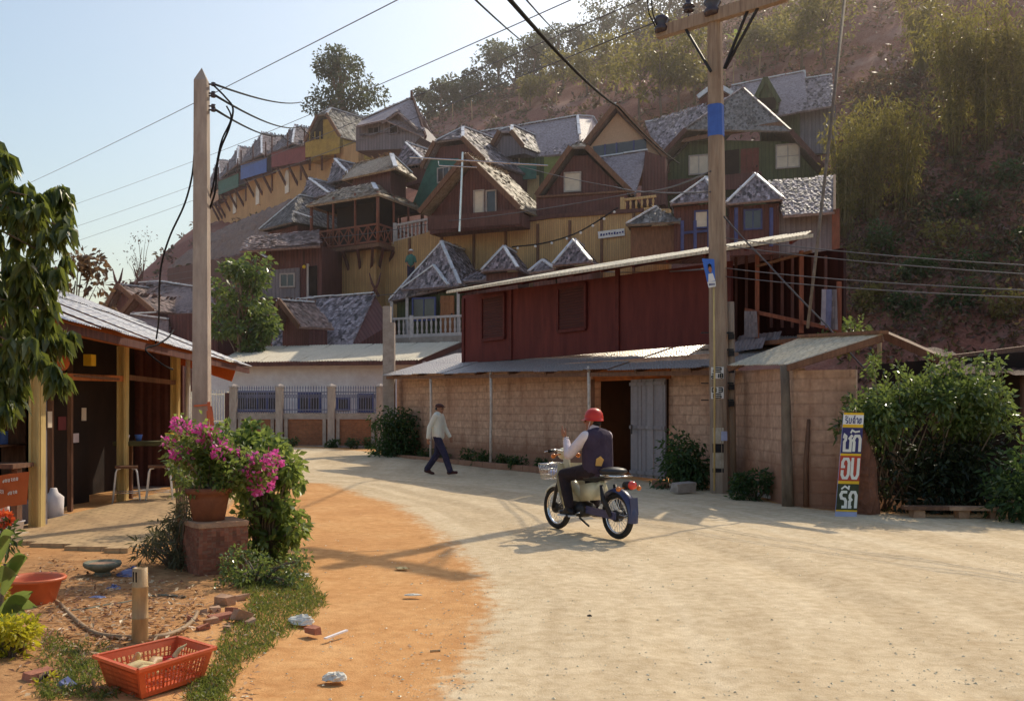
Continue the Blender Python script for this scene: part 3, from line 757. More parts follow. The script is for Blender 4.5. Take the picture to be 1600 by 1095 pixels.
# awning: sheets with real corrugations
aw = MB(); dn = (eR - eL); up = -WN * 2.55 + Z3 * .74
nsh = 16
for k in range(nsh):
    o = eL.lerp(eR, k / nsh) + V(0, 0, .004 * (k % 2) + random.gauss(0, .006))
    corr(aw, o + up * 1.0, dn * (1.04 / nsh), -up * random.uniform(.985, 1.02), 12, .010, 5, 2)
obj('awning', aw, m_zinc, ws, smooth=True)
m = MB()
for k in range(9):
    p = eL.lerp(eR, (k + .3) / 9); m.beam(p - Z3 * .06 - WN * .05, p - Z3 * .06 + up, .06, .09)
obj('awning_rafter', m, m_brownwood, ws)
m = MB(); m.beam(eL - Z3 * .10 - WN * .1, eR - Z3 * .10 - WN * .1, .05, .09); obj('awning_plate', m, m_brownwood, ws)
for px in (673, 767, 920):
    m = MB(); p = WP.at(px, 640, .55); zz = eL.z - .12
    m.tube([V(p.x, p.y, -.1), V(p.x, p.y, .8), V(p.x + .01, p.y, 1.6), V(p.x, p.y, zz)], .038, 8); obj('awning_post', m, m_pvc, ws, smooth=True)
# upper storey
zb, ztop = 2.86, 4.86
uL, uR = wz(722, -.5, zb), wz(1141, -.5, zb); uE = wz(1306, -.5, zb)
m = MB(); m.prism([uL, uR, uR + Z3 * (4.50 - zb), uL + Z3 * (ztop - zb)], -WN * .08)
m.prism([uL - WN * .08, uL - WN * 4, uL - WN * 4 + Z3 * 2.2, uL - WN * .08 + Z3 * 2.0], WD * .08)
obj('upper_wall', m, m_redwall, ws)
for px in (724, 798, 965, 1140):
    m = MB(); p = wz(px, -.48, zb); m.beam(p, p + Z3 * (ztop - zb - .1 - .35 * (px > 1000)), .13, .05, up=WN); obj('batten', m, m_redtrim, ws)
UP = wallplane(wz(800, -.5, 0), WN)
for rect in ((753, 462, 788, 530), (872, 447, 915, 516)):
    m = MB(); a, b = UP.at(rect[0], 500, .04), UP.at(rect[2], 500, .04)
    h0, h1 = UP.at((rect[0] + rect[2]) / 2, rect[3]).z, UP.at((rect[0] + rect[2]) / 2, rect[1]).z
    for zz in (h0, h1): m.beam(V(a.x, a.y, zz), V(b.x, b.y, zz), .06, .08)
    for q in (a, b): m.beam(V(q.x, q.y, h0), V(q.x, q.y, h1), .08, .06, up=WN)
    sh = obj('shutter', m, m_redtrim, ws); m = MB(); m.prism([V(a.x, a.y, h0), V(b.x, b.y, h0), V(b.x, b.y, h1), V(a.x, a.y, h1)], -WN * .03); obj('louvre_panel', m, m_redshut, sh)
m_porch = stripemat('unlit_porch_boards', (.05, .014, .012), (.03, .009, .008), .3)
# porch at the far end of the upper storey
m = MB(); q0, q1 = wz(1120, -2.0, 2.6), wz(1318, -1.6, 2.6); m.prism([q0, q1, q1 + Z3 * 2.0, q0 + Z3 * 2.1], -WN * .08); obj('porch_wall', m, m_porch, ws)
m = MB(); m.prism([uR - Z3 * .1, uE - Z3 * .1, uE - WN * .9 - Z3 * .1, uR - WN * .9 - Z3 * .1], Z3 * .08); obj('porch_floor', m, m_brownwood, ws)
RP = wallplane(wz(1200, -.45, 0), WN)
for px, y0, y1 in ((1150, 402, 530), (1166, 400, 530)):
    m = MB(); m.beam(RP.at(px, y1, -.5), RP.at(px, y0, -.5), .05); obj('porch_stud', m, m_board, ws)
for px in (1205, 1222, 1238, 1270, 1290):
    m = MB(); m.beam(RP.at(px, 512, -.6), RP.at(px, 400, -.6), .05); obj('porch_stud', m, m_board, ws)
for px, y0, y1 in ((1183, 398, 528), (1252, 392, 520), (1311, 440, 520)):
    m = MB(); m.beam(RP.at(px, y1), RP.at(px, y0), .07); obj('porch_post', m, m_redwood, ws)
m = MB(); m.beam(RP.at(1165, 484), RP.at(1312, 516), .05, .07); obj('porch_rail', m, m_redwood, ws)
m = MB(); m.beam(RP.at(1183, 416, .1), RP.at(1268, 393, .1), .045); obj('porch_brace', m, m_brownwood, ws)
# upper roof
rL, rR = WP.at(698, 455, .35), WP.at(1270, 365, .35)
m = MB(); bkl = -WN * 4.6 + Z3 * 1.02; bkr = V(.302, 1, 0) * 3.6 + Z3 * .70
nr = 14
for k in range(nr):
    o = rL.lerp(rR, k / nr) + V(0, 0, random.gauss(0, .008))
    bk = bkl.lerp(bkr, (k + .5) / nr); sg_ = (rR - rL) * (1.05 / nr)
    corr(m, o + bk, sg_ * (1.0 - .22 * k / nr), -bk, 10, .014, 5, 2)
obj('upper_roof', m, m_zincwarm, ws, smooth=True)
m = MB(); m.beam(rL - Z3 * .035, rR - Z3 * .035, .03, .06); obj('fascia', m, m_zincwarm, ws)
m = MB()
for k in range(12):
    p = rL.lerp(rR, (k + .5) / 12) - Z3 * .08; m.beam(p - WN * .06, p + bkl.lerp(bkr, (k + .5) / 12) - Z3 * .02, .05, .07)
obj('roof_rafter', m, m_redtrim, ws)
# hanging washing, each piece a thing
def cloth(pl, x0, y0, x1, y1, label, mat, out=.0):
    a, b = pl.at(x0, y0, out), pl.at(x1, y0, out); c = pl.at(x0, y1, out)
    h = a.z - c.z; vs = []; nx, nz = 9, 7
    for j in range(nz + 1):
        for i in range(nx + 1):
            p = a.lerp(b, i / nx) - Z3 * (h * j / nz); p = p + pl.n * (.035 * math.sin(i * 1.9) * (j / nz + .2))
            vs.append(p)
    mb = MB(); mb.add(vs, [(j * (nx + 1) + i, j * (nx + 1) + i + 1, (j + 1) * (nx + 1) + i + 1, (j + 1) * (nx + 1) + i) for j in range(nz) for i in range(nx)])
    obj('hanging_cloth', mb, mat, None, smooth=True, label=label, cat='washing', group='washing on the upper porch')
cloth(RP, 1284, 452, 1290, 508, 'narrow pale cloth hung at the far end of the upper porch', m_cloth, .12)
cloth(RP, 1291, 452, 1299, 512, 'long blue grey cloth hung beside the pale one on the porch', m_bluebag, .12)
cloth(RP, 1300, 452, 1307, 515, 'grey cloth hung last beside the end porch post', m_greywall, .12)
cloth(RP, 1163, 486, 1182, 526, 'grey blue trousers draped over the porch rail by the post', m_greywall, .08)
for q, lab in (((1143, 538, 1192, 550), 'loose grey zinc sheet leaning at the porch edge, lower one'), ((1150, 528, 1216, 541), 'flat grey zinc sheet lying behind the leaning one on the porch')):
    a, b = RP.at(q[0], q[3], .12 if q[0] < 1145 else -.15), RP.at(q[2], q[3] - 6, .12 if q[0] < 1145 else -.15); m = MB()
    corr(m, b + Z3 * .22 - WN * .1, a - b, WN * .12 - Z3 * .22, 8, .01, 5, 2); obj('zinc_sheet', m, m_greywall, None, smooth=True, label=lab, cat='metal sheet')
# ------------------------------------------------------------------ corner shed with lean-to roof
shd = root('block_shed', V(5.2, 15.6, 0), 'low block shed under a pale lean-to roof behind the power pole', 'shed')
c0 = wz(1142, 0, 0); c1 = G(1240, 788); c1 = V(c1.x, c1.y, 0); c2 = V(5.3, 15.35, 0)
m = MB(); dd = (c1 - c0).normalized(); nn = V(dd.y, -dd.x, 0)
m.prism([c0 - Z3 * .4, c1 - Z3 * .4, c1 + Z3 * 2.16, c0 + Z3 * 2.25], -nn * .19)
d2 = (c2 - c1).normalized(); n2 = V(d2.y, -d2.x, 0)
m.prism([c1 + d2 * .002 - Z3 * .4, c2 - Z3 * .4, c2 + Z3 * 2.12, c1 + d2 * .002 + Z3 * 2.12], -n2 * .19)
obj('block_wall', m, m_block, shd)
m = MB(); cp = c1 + nn * .08 + V(-.02, -.05, 0); m.tube([cp - Z3 * .2, cp + V(-.02, 0, .8), cp + V(-.03, .02, 1.6), cp + V(-.05, .03, 2.2)], [.10, .085, .075, .07], 9); obj('corner_post', m, m_bark, shd, smooth=True)
m = MB(); cp2 = c1 + V(.16, -.12, 0); m.tube([cp2 - Z3 * .2, cp2 + V(.0, 0, .7), cp2 + V(.05, .02, 1.35)], [.05, .04, .03], 7); obj('stub_post', m, m_brownwood, shd, smooth=True)
A_, B_ = P(1138, 571, 18.0), P(1230, 569.5, 15.7); D_ = P(1252, 528, 16.8); C_ = P(1380, 522, 14.7)
lr = MB()
for k in range(7):
    o0, o1 = A_.lerp(B_, k / 7), A_.lerp(B_, (k + 1.04) / 7); t0, t1 = D_.lerp(C_, k / 7), D_.lerp(C_, (k + 1.04) / 7)
    corr(lr, (t0 + V(0, 0, .006 * (k % 2))), ((o1 - o0) + (t1 - t0)) / 2, (o0 - t0), 5, .014, 5, 2)
obj('lean_to_roof', lr, m_zincwarm, shd, smooth=True)
for qa, qb in ((B_, C_), (A_, D_)):
    m = MB(); m.beam(qa - Z3 * .06, qb - Z3 * .06, .05, .1); obj('roof_rafter', m, m_brownwood, shd)
m = MB(); m.beam(D_ + Z3 * .03, C_ + Z3 * .03 + (C_ - D_) * .01, .16, .05); obj('top_board', m, m_brownwood, shd)
m = MB(); q = P(1374, 530, 18.6); m.tube([V(q.x, q.y, -.1), q], .045, 8); obj('roof_post', m, m_cane, shd, smooth=True)
# ------------------------------------------------------------------ dark thatched shelter at the right edge
ts = root('thatched_shelter', V(9.5, 17.5, 0), 'dark brown shelter with sagging dry roof behind the flowering hedge', 'shelter')
r0, r1, r2, r3 = P(1384, 524, 18.5), P(1470, 562, 17.0), P(1660, 538, 19.5), P(1660, 586, 15.6)
e0 = P(1452, 584, 15.9)
def sheet(a, b, c, d, nx, ny, sag, amp):
    vs = []
    for j in range(ny + 1):
        for i in range(nx + 1):
            u, v = i / nx, j / ny
            p = a.lerp(b, u).lerp(d.lerp(c, u), v)
            p = p - Z3 * (sag * math.sin(math.pi * u) * math.sin(math.pi * v)) + V(0, 0, random.gauss(0, amp)); vs.append(p)
    return vs, [(j * (nx + 1) + i, j * (nx + 1) + i + 1, (j + 1) * (nx + 1) + i + 1, (j + 1) * (nx + 1) + i) for j in range(ny) for i in range(nx)]
m = MB(); m.add(*sheet(e0, r3, r2, r1, 30, 8, .12, .02)); m.add(*sheet(r1, r2, r2 + V(1, 3, -.6), r0, 24, 6, .1, .03))
obj('roof', m, m_oldthatch, ts, smooth=False)
m = MB(); m.beam(r0, r1, .12, .14); m.beam(r1, r2, .12, .12); obj('ridge_pole', m, m_brownwood, ts)
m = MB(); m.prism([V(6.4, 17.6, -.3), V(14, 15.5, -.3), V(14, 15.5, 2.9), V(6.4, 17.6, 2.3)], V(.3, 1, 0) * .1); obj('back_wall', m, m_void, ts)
for px in (1462, 1600):
    m = MB(); p = P(px, 600, 16.0); m.tube([V(p.x, p.y, -.1), V(p.x, p.y, 2.05)], .06, 8); obj('post', m, m_brownwood, ts, smooth=True)
# ------------------------------------------------------------------ pale bungalow and its fence across the road
bg_ = root('pale_bungalow', V(-6, 38, 0), 'low pale bungalow with a wide cream roof and barred windows behind the fence', 'building')
BP = Plane(500, 600, 37.6, 3)
a, b = BP.at(310, 600), BP.at(664, 600)
m = MB(); m.prism([V(a.x, a.y, -.3), V(b.x, b.y, -.3), V(b.x, b.y, 3.32), V(a.x, a.y, 3.25)], -BP.n * 5); obj('wall', m, m_plaster, bg_)
q0, q1 = BP.at(338, 566, .6), BP.at(650, 563, .6); p0, p1 = P(384, 542, 42.5), P(722, 534, 42.0)
m = MB()
for k in range(10):
    o0, o1 = q0.lerp(q1, k / 10), q0.lerp(q1, (k + 1.03) / 10); t0, t1 = p0.lerp(p1, k / 10), p0.lerp(p1, (k + 1.03) / 10)
    corr(m, t0 + V(0, 0, .01 * (k % 2)), ((o1 - o0) + (t1 - t0)) / 2, o0 - t0, 8, .02, 5, 2)
obj('roof', m, m_zincwarm, bg_, smooth=True)
m = MB(); m.beam(q0 - Z3 * .09, q1 - Z3 * .09, .05, .14); m.beam(q1 - Z3 * .12, p1 - Z3 * .12, .06, .2); obj('fascia', m, m_board, bg_)
m = MB(); m.prism([V(b.x, b.y, 3.2), q1 - Z3 * .25, p1 - Z3 * .25, V(p1.x, p1.y, 2.6), V(b.x, b.y + 3, 2.6)], V(-.05, -.02, 0)); obj('gable_end', m, m_greywall, bg_)
for rect, nb in (((371, 612, 433, 642), 3), ((467, 614, 500, 643), 1), ((527, 622, 545, 640), 0), ((560, 616, 583, 643), 1)):
    window(bg_, BP, rect, m_blueframe, m_glassdark, nb, .03, .07)
fn = root('brick_and_bar_fence', V(-8.5, 35, 0), 'orange brick fence with concrete posts and spiked blue bars along the far roadside', 'fence')
FP = Plane(500, 650, 35.2, 4)
a, b = FP.at(352, 650), FP.at(612, 650)
zg = .12
posts = (365, 437, 518, 594)
for k in range(3):
    p, q = FP.at(posts[k] + 5, 650, -.04), FP.at(posts[k + 1] - 5, 650, -.04)
    m = MB(); m.prism([V(p.x, p.y, zg - .5), V(q.x, q.y, zg - .5), V(q.x, q.y, 1.17), V(p.x, p.y, 1.17)], -FP.n * .12); obj('brick_panel', m, m_fencebrick, fn)
    m = MB(); m.prism([V(p.x, p.y, 1.18) + FP.n * .05, V(q.x, q.y, 1.18) + FP.n * .05, V(q.x, q.y, 1.38) + FP.n * .05, V(p.x, p.y, 1.38) + FP.n * .05], -FP.n * .2); obj('coping_beam', m, m_concrete, fn)
    m = MB(); m.prism([V(p.x, p.y, zg - .4) + FP.n * .03, V(q.x, q.y, zg - .4) + FP.n * .03, V(q.x, q.y, zg + .12) + FP.n * .03, V(p.x, p.y, zg + .12) + FP.n * .03], -FP.n * .15); obj('plinth', m, m_concrete, fn)
    for e in (p, q):
        s_ = FP.t * (.13 if e is p else -.13)
        m = MB(); m.beam(V(e.x, e.y, zg) + s_ + FP.n * .045, V(e.x, e.y, 1.18) + s_ + FP.n * .045, .12, .06, up=FP.n); obj('brick_border', m, m_concrete, fn)
    n = 17; rl = MB(); rl.beam(V(p.x, p.y, 1.5), V(q.x, q.y, 1.5), .035); rl.beam(V(p.x, p.y, 2.12), V(q.x, q.y, 2.12), .035); obj('bar_rail', rl, m_bluebar, fn)
    for i in range(n):
        c = p.lerp(q, (i + .5) / n); m = MB(); m.beam(V(c.x, c.y, 1.38), V(c.x, c.y, 2.24), .022)
        m.tube([V(c.x, c.y, 2.24), V(c.x, c.y, 2.27), V(c.x, c.y, 2.36)], [.012, .028, .002], 5)
        m.torus(V(c.x, c.y, 1.98), .06, .010, FP.n, 10, 4); obj('bar', m, m_bluebar, fn)
for px in posts:
    c = FP.at(px, 650); m = MB(); m.beam(V(c.x, c.y, -.4), V(c.x, c.y, 2.3), .24); m.lathe(V(c.x, c.y, 2.3), [(.2, 0), (.17, .05), (.0, .13)], 4); obj('post', m, m_postconc, fn)
gt = root('steel_bar_gate', FP.at(345, 690), 'grey steel bar gate beside the end post of the brick fence', 'gate')
g0, g1 = FP.at(300, 650), FP.at(357, 650)
m = MB()
for z in (.35, 1.1, 2.05): m.beam(V(g0.x, g0.y, z), V(g1.x, g1.y, z), .05)
m.beam(V(g0.x, g0.y, .25), V(g0.x, g0.y, 2.15), .06); m.beam(V(g1.x, g1.y, .25), V(g1.x, g1.y, 2.15), .06); obj('gate_frame', m, m_steel, gt)
for i in range(14):
    c = g0.lerp(g1, (i + .5) / 14); m = MB(); m.beam(V(c.x, c.y, .3), V(c.x, c.y, 2.2), .02); obj('bar', m, m_steel, gt)
m = MB(); c = FP.at(357, 650, -.05); m.beam(V(c.x, c.y, -.2), V(c.x, c.y, 2.1), .2); obj('gate_post', m, m_board, gt)
# square concrete post at the corner of the workshop
cp = root('concrete_pole', V(WA.x - .1, WA.y + .4, 0), 'stout square concrete post rising at the end of the block workshop', 'pole')
q = P(608, 480, 31.6); m = MB(); m.beam(V(q.x, q.y, -.3), V(q.x, q.y, q.z - .5), .36); obj('shaft', m, m_concrete, cp)
m = MB(); m.beam(V(q.x - .06, q.y, q.z - .5), V(q.x - .06, q.y, q.z + .02), .24, .36); obj('upper_shaft', m, m_concrete, cp)
# kerb and stones at the foot of the wall
kb = MB()
for k in range(14):
    a = WA.lerp(WB, .10 + k * .045); b = WA.lerp(WB, .10 + (k + .97) * .045)
    if 925 < 800 + F * a.x / a.y < 1050: continue
    kb.beam(V(a.x, a.y, .02) + WN * .62, V(b.x, b.y, .02) + WN * .62, .16, .22)
obj('kerb', kb, m_block, kind='structure')
st = MB(); c = G(1068, 768)
st.box(c + V(0, 0, .08), (.42, .22, .17), Matrix.Rotation(.5, 3, 'Z')); st.jit(.012); obj('concrete_block', st, m_concrete, label='rough grey cement block lying at the kerb by the power pole', cat='block')
st = MB(); c = G(1032, 760); st.box(c + V(0, 0, .06), (.3, .2, .14), Matrix.Rotation(-.2, 3, 'Z')); st.jit(.012); obj('concrete_block', st, m_block, label='smaller brown cement block nearer the steel door', cat='block')
pk = MB(); c = G(1180, 776); pk.box(c + V(0, 0, .05), (.62, .16, .05), Matrix.Rotation(-.55, 3, 'Z') @ Matrix.Rotation(.12, 3, 'Y')); obj('plank', pk, m_plaster, label='pale plank lying in weeds at the corner of the block shed', cat='plank')
# ------------------------------------------------------------------ hillside lodge houses
def hip(label, Yd, yaw, L, R, A, base_py, wallmat, set_back=1.6, depth=4.0, cat='house', roofmat=None, capmat=None, name='hill_house', group=None, pl=None, caps_lr=(1, 1, 1), wall_in=.5, sw=.16, wallw=(0.06, 0.94)):
    """hipped roof whose front plane reaches down to the eave line L-R; A is the front end of the ridge in pixels"""
    pl = pl or Plane((L[0] + R[0]) / 2, (L[1] + R[1]) / 2, Yd, yaw)
    l, r_ = pl.at(*L), pl.at(*R); ap = pl.at(A[0], A[1], -set_back); n, back = pl.n, -pl.n
    bz = pl.at((L[0] + R[0]) / 2, base_py).z
    rt = root(name, V((l.x + r_.x) / 2, (l.y + r_.y) / 2, bz), label, cat, group)
    B = ap + back * depth; lb, rb = l + back * (depth + set_back), r_ + back * (depth + set_back)
    roof(rt, [[l, r_, ap], [r_, rb, B, ap], [l, ap, B, lb]], roofmat, sw=sw, row=sw)
    seg = [(ap, l), (ap, r_), (ap, B)]
    caps(rt, [s for s, k in zip(seg, caps_lr) if k], mat=capmat)
    wl, wr = l.lerp(r_, wallw[0]), l.lerp(r_, wallw[1]); i = back * wall_in
    wall(rt, [wl + i - Z3 * .05, wr + i - Z3 * .05, V(wr.x, wr.y, bz) + i, V(wl.x, wl.y, bz) + i], back * (depth + set_back - wall_in - .4), wallmat)
    return rt, pl, wallplane(pl.o + i, n)
def panel(r, name, pl, pts, mat, out=0, th=.08):
    m = MB(); m.prism([pl.at(x, y, out) for x, y in pts], -pl.n * th); return obj(name, m, mat, r)
def horns(r, p, d, s=.55):
    m = MB(); p = Vector(p); t = Vector(d).normalized()
    for k in (-1, 1): m.tube([p - t * .25 * k * s - Z3 * .3 * s, p + t * k * .18 * s + Z3 * .5 * s, p + t * k * .36 * s + Z3 * 1.15 * s], [.07 * s + .02, .06 * s + .015, .02], 6)
    obj('gable_horns', m, m_board, r, smooth=True)
# ---- top row on its own terrace, seen climbing away to the valley
ta, tb = P(345, 290, 92), P(600, 215, 62)
td = (tb - ta); td.z = 0; td.normalize(); TN = V(td.y, -td.x, 0)
TP = wallplane(ta, TN)
def trow(label, L, R, A, base, wm, bal, bmat, sb=2.4, depth=4, caps_lr=(0, 1, 1), split=None):
    rt, pl, pw = hip(label, 0, 0, L, R, A, base, wm, sb, depth, pl=TP, caps_lr=caps_lr, wall_in=.9, group='row of lodge houses on the upper terrace', sw=.2)
    x0, y0, x1, y1, hgt = bal
    panel(rt, 'opening', pw, [(x0 + 4, y0 - 9), (x1 - 5, y1 - 9), (x1 - 5, y1 + 3), (x0 + 4, y0 + 3)], m_void, .06, .04)
    panel(rt, 'balcony_front', TP, [(x0, y0), (x1, y1), (x1, y1 + hgt), (x0, y0 + hgt)], bmat, .35, .06)
    m = MB(); a, b = TP.at(x0, y0, .38), TP.at(x1, y1, .38); m.beam(a, b, .1, .08); obj('balcony_rail', m, m_board, rt)
    a, b = TP.at(x0, y0 + hgt, .3), TP.at(x1, y1 + hgt, .3); m = MB(); m.prism([a, b, b - TN * 1.3, a - TN * 1.3], Z3 * .1); obj('balcony_floor', m, m_board, rt)
    for k in range(3):
        p = a.lerp(b, (k + .5) / 3); m = MB(); m.beam(p, p - TN * .85 - Z3 * 1.5, .16); obj('bracket', m, m_board, rt)
    for k in (0.02, .5, .98):
        p = TP.at(x0, y0, .3).lerp(TP.at(x1, y1, .3), k); m = MB(); m.beam(p, p + Z3 * 1.25, .09); obj('balcony_post', m, m_board, rt)
    return rt
trow('farthest small lodge house of the terrace row with a pale balcony', (322, 300), (345, 281), (340, 250), 318, m_darkwall, (327, 304, 341, 295, 17), m_creamwall, 2.2, 3)
trow('lodge house of the terrace row with the green balcony', (338, 283), (371, 256), (373, 230), 300, m_darkwall, (341, 283, 372, 270, 22), m_teal)
trow('lodge house of the terrace row with the blue balcony', (374, 257), (409, 241), (409, 209), 280, m_darkwall, (376, 258, 416, 246, 23), m_blue)
trow('lodge house of the terrace row with the dull red balcony', (414, 243), (457, 224), (461, 198), 262, m_darkwall, (424, 238, 477, 228, 24), m_redpanel)
# yellow house of the row
rt, pl, pw = jerk('steep gabled lodge house with the yellow balcony at the head of the terrace row', 'house', TP.at(508, 200).y, 40, (476, 222), (532, 214), (503, 166), .25, .8, 6.5, 246, m_yellow, group='row of lodge houses on the upper terrace', sw=.2)
panel(rt, 'balcony_front', pl, [(477, 222), (530, 214), (530, 240), (477, 246)], m_yellow, .3)
panel(rt, 'gable_opening', pw, [(486, 206), (499, 186), (504, 186), (504, 217), (486, 219)], m_void, .05, .03)
for x in (484, 492, 500):
    m = MB(); m.beam(pl.at(x, 222, .3), pl.at(x, 206, .3), .07); obj('balcony_post', m, m_yellow, rt)
for x in (484, 503, 524):
    m = MB(); m.beam(pl.at(x, 243, .2), pl.at(x, 265, -.9), .16); obj('bracket', m, m_board, rt)
# grey house at the top
rt = root('hill_house', P(600, 232, 61), 'grey boarded house with a pale ridge at the top of the terrace row', 'house')
a0, a1 = P(566, 188, 64.5), P(645, 153, 63); b0, b1, b2 = P(556, 197, 61.2), P(600, 187, 60.8), P(665, 215, 60.2)
roof(rt, [[a0, a1, b2, b1, b0], [a0, a1, a1 + V(2, 5, -3), a0 + V(2, 5, -3)]], m_thatch, sw=.2)
caps(rt, [(a0, a1)]); beams(rt, 'barge_board', [(a1, b2)], .12, m_board, .25)
GP = Plane(610, 210, 61.2, 22)
panel(rt, 'wall', GP, [(556, 198), (599, 188), (622, 176), (657, 214), (640, 232), (556, 236)], m_greywall, 0, 4)
roof(rt, [[GP.at(596, 192, .5), GP.at(622, 174, .5), GP.at(624, 176, -1.5), GP.at(604, 190, -1.5)], [GP.at(653, 202, .5), GP.at(622, 174, .5), GP.at(624, 176, -1.5), GP.at(650, 198, -1.5)]], sw=.2, name='dormer_roof')
window(rt, GP, (609, 191, 622, 209), m_greywall, m_void, 0); window(rt, GP, (575, 199, 592, 209), m_greywall, m_void, 1)
m = MB(); p = P(643, 152, 62.8); m.beam(p - Z3 * .2, p + Z3 * .4, .14); obj('ridge_finial', m, m_board, rt)
# bamboo retaining wall under the row
bw = root('bamboo_wall', TP.at(420, 320), 'tall bamboo faced wall under the terrace row with pale arched openings', 'wall')
panel(bw, 'bamboo_facing', TP, [(318, 312), (424, 268), (560, 222), (560, 300), (430, 322), (318, 392)], m_bamboo, -.5, .4)
for x, y in ((366, 318), (402, 303), (448, 284)):
    p = TP.at(x, y, -.42); m = MB(); pts = [p + td * u + Z3 * v for u, v in ((-.45, -.9), (.45, -.9), (.45, .5), (.25, .85), (0, .95), (-.25, .85), (-.45, .5))]
    m.prism(pts, -TN * .1); obj('arched_opening', m, m_curtain, bw)
for x in (342, 384, 425, 470):
    m = MB(); m.beam(TP.at(x, 330 - (x - 342) * .38, -.45), TP.at(x, 290 - (x - 342) * .38, -.45), .2, .1, up=TN); obj('wall_post', m, m_brownwood, bw)
# straw roof sloping below that wall
rt = root('straw_roof_shed', P(380, 380, 66), 'long shed with a shaggy straw roof on the slope under the terrace row', 'shed')
s0, s1, s2, s3 = P(262, 418, 74), P(330, 364, 74), P(480, 300, 62), P(400, 392, 60)
m = MB(); m.add(*sheet(s1, s2, s3, s0, 40, 16, -.3, .06)); obj('roof', m, m_hay, rt)
m = MB(); m.prism([s0 - Z3 * .1, s3 - Z3 * .1, s3 - Z3 * 3.5, s0 - Z3 * 3.5], V(.4, 1.2, 0)); obj('wall', m, m_board, rt)
# ---- small steep roof left of the pavilion
rt, pl, pw = hip('small brown house with a long white capped hip beside the lattice pavilion', 53.5, 42, (404, 360), (456, 347), (468, 306), 400, m_darkwall, 1.8, 3, caps_lr=(1, 0, 1))
caps(rt, [(P(461, 333, 51.5), P(486, 341, 51))]); 
rt = root('hill_house', P(450, 465, 49), 'dim house front with grey wall and an open dark doorway under a bare bulb', 'house')
HP = Plane(450, 420, 49, 12)
panel(rt, 'wall', HP, [(385, 392), (503, 384), (503, 470), (385, 470)], m_darkwall, 0, 3)
panel(rt, 'plaster_panel', HP, [(402, 424), (468, 418), (468, 466), (402, 466)], m_greywall, .06, .06)
window(rt, HP, (438, 428, 460, 448), m_frame, m_glassdark, 1, out=.09)
panel(rt, 'doorway', HP, [(482, 416), (495, 415), (495, 464), (482, 464)], m_void, .05, .05)
panel(rt, 'door_post', HP, [(479, 412), (482, 412), (482, 466), (479, 466)], m_frame, .1, .1)
roof(rt, [[HP.at(374, 392, 1.0), HP.at(500, 384, 1.0), HP.at(498, 360, -1.5), HP.at(388, 374, -1.5)]], m_thatch3)
caps(rt, [(HP.at(388, 374, -1.5), HP.at(438, 369, -1.5)), (HP.at(386, 386, .2), HP.at(418, 404, 1.0))])
m = MB(); m.ball(HP.at(475, 417, .5), .09); obj('light_bulb', m, m_signyel, rt, smooth=True)
m = MB(); m.tube([HP.at(475, 417, .5), HP.at(475, 392, .5)], .015, 5); obj('bulb_cord', m, m_wire, rt)
hip('small roof with white hip cap behind the pavilion on its valley side', 55.5, 40, (468, 314), (514, 303), (483, 280), 330, m_darkwall, 1.2, 2.5, caps_lr=(0, 1, 1))
hip('narrow roof with bright angled caps wedged behind the pavilion top', 57, 40, (512, 286), (548, 276), (523, 250), 300, m_darkwall, 1.2, 2.5, caps_lr=(0, 1, 1))
hip('small shingled roof just right of the pavilion top under the grey house' if False else 'small shingled roof between the pavilion top and the dark clipped gable', 54.5, 35, (617, 262), (664, 254), (634, 224), 285, m_darkwall, 1.2, 2.5, caps_lr=(0, 1, 1))
# ---- lattice pavilion
pv = root('pavilion', P(596, 380, 49), 'open two tiered thatched pavilion with a cross lattice balcony above a bamboo wall', 'pavilion')
ze = 12.1
pc = P(592, 303, 49); pl_ = P(478, 322, 51.9); pr = P(668, 332, 53.6); pb = pl_ + pr - pc
for q in (pc, pl_, pr, pb): q.z = ze
ctr = (pc + pb) / 2
ring = [pc, pl_, pb, pr]
inn = [q.lerp(ctr, .52) + Z3 * .95 for q in ring]
u0 = [P(618, 260, 50.5), P(533, 279, 53.1), None, P(652, 268, 53.0)]
for q in (u0[0], u0[1], u0[3]): q.z = 13.75
u0[2] = u0[1] + u0[3] - u0[0]
uc = (u0[0] + u0[2]) / 2
rg0, rg1 = P(556, 250, 54.2), P(612, 240, 52.2); rg1.z = rg0.z = 14.85
roof(pv, [[ring[0], ring[1], inn[1], inn[0]], [ring[0], inn[0], inn[3], ring[3]], [ring[1], ring[2], inn[2], inn[1]], [ring[3], inn[3], inn[2], ring[2]]], m_thatch2, sw=.15, row=.14)
roof(pv, [[u0[0], u0[1], rg0, rg1], [u0[0], rg1, u0[3]], [u0[1], u0[2], rg0], [u0[3], rg1, rg0, u0[2]]], m_thatch2, sw=.15, row=.14, name='upper_roof')
caps(pv, [(rg1, u0[0]), (rg1, u0[3].lerp(rg1, .2)), (inn[0], ring[0].lerp(inn[0], .35))], w=.22)
zf = 9.75
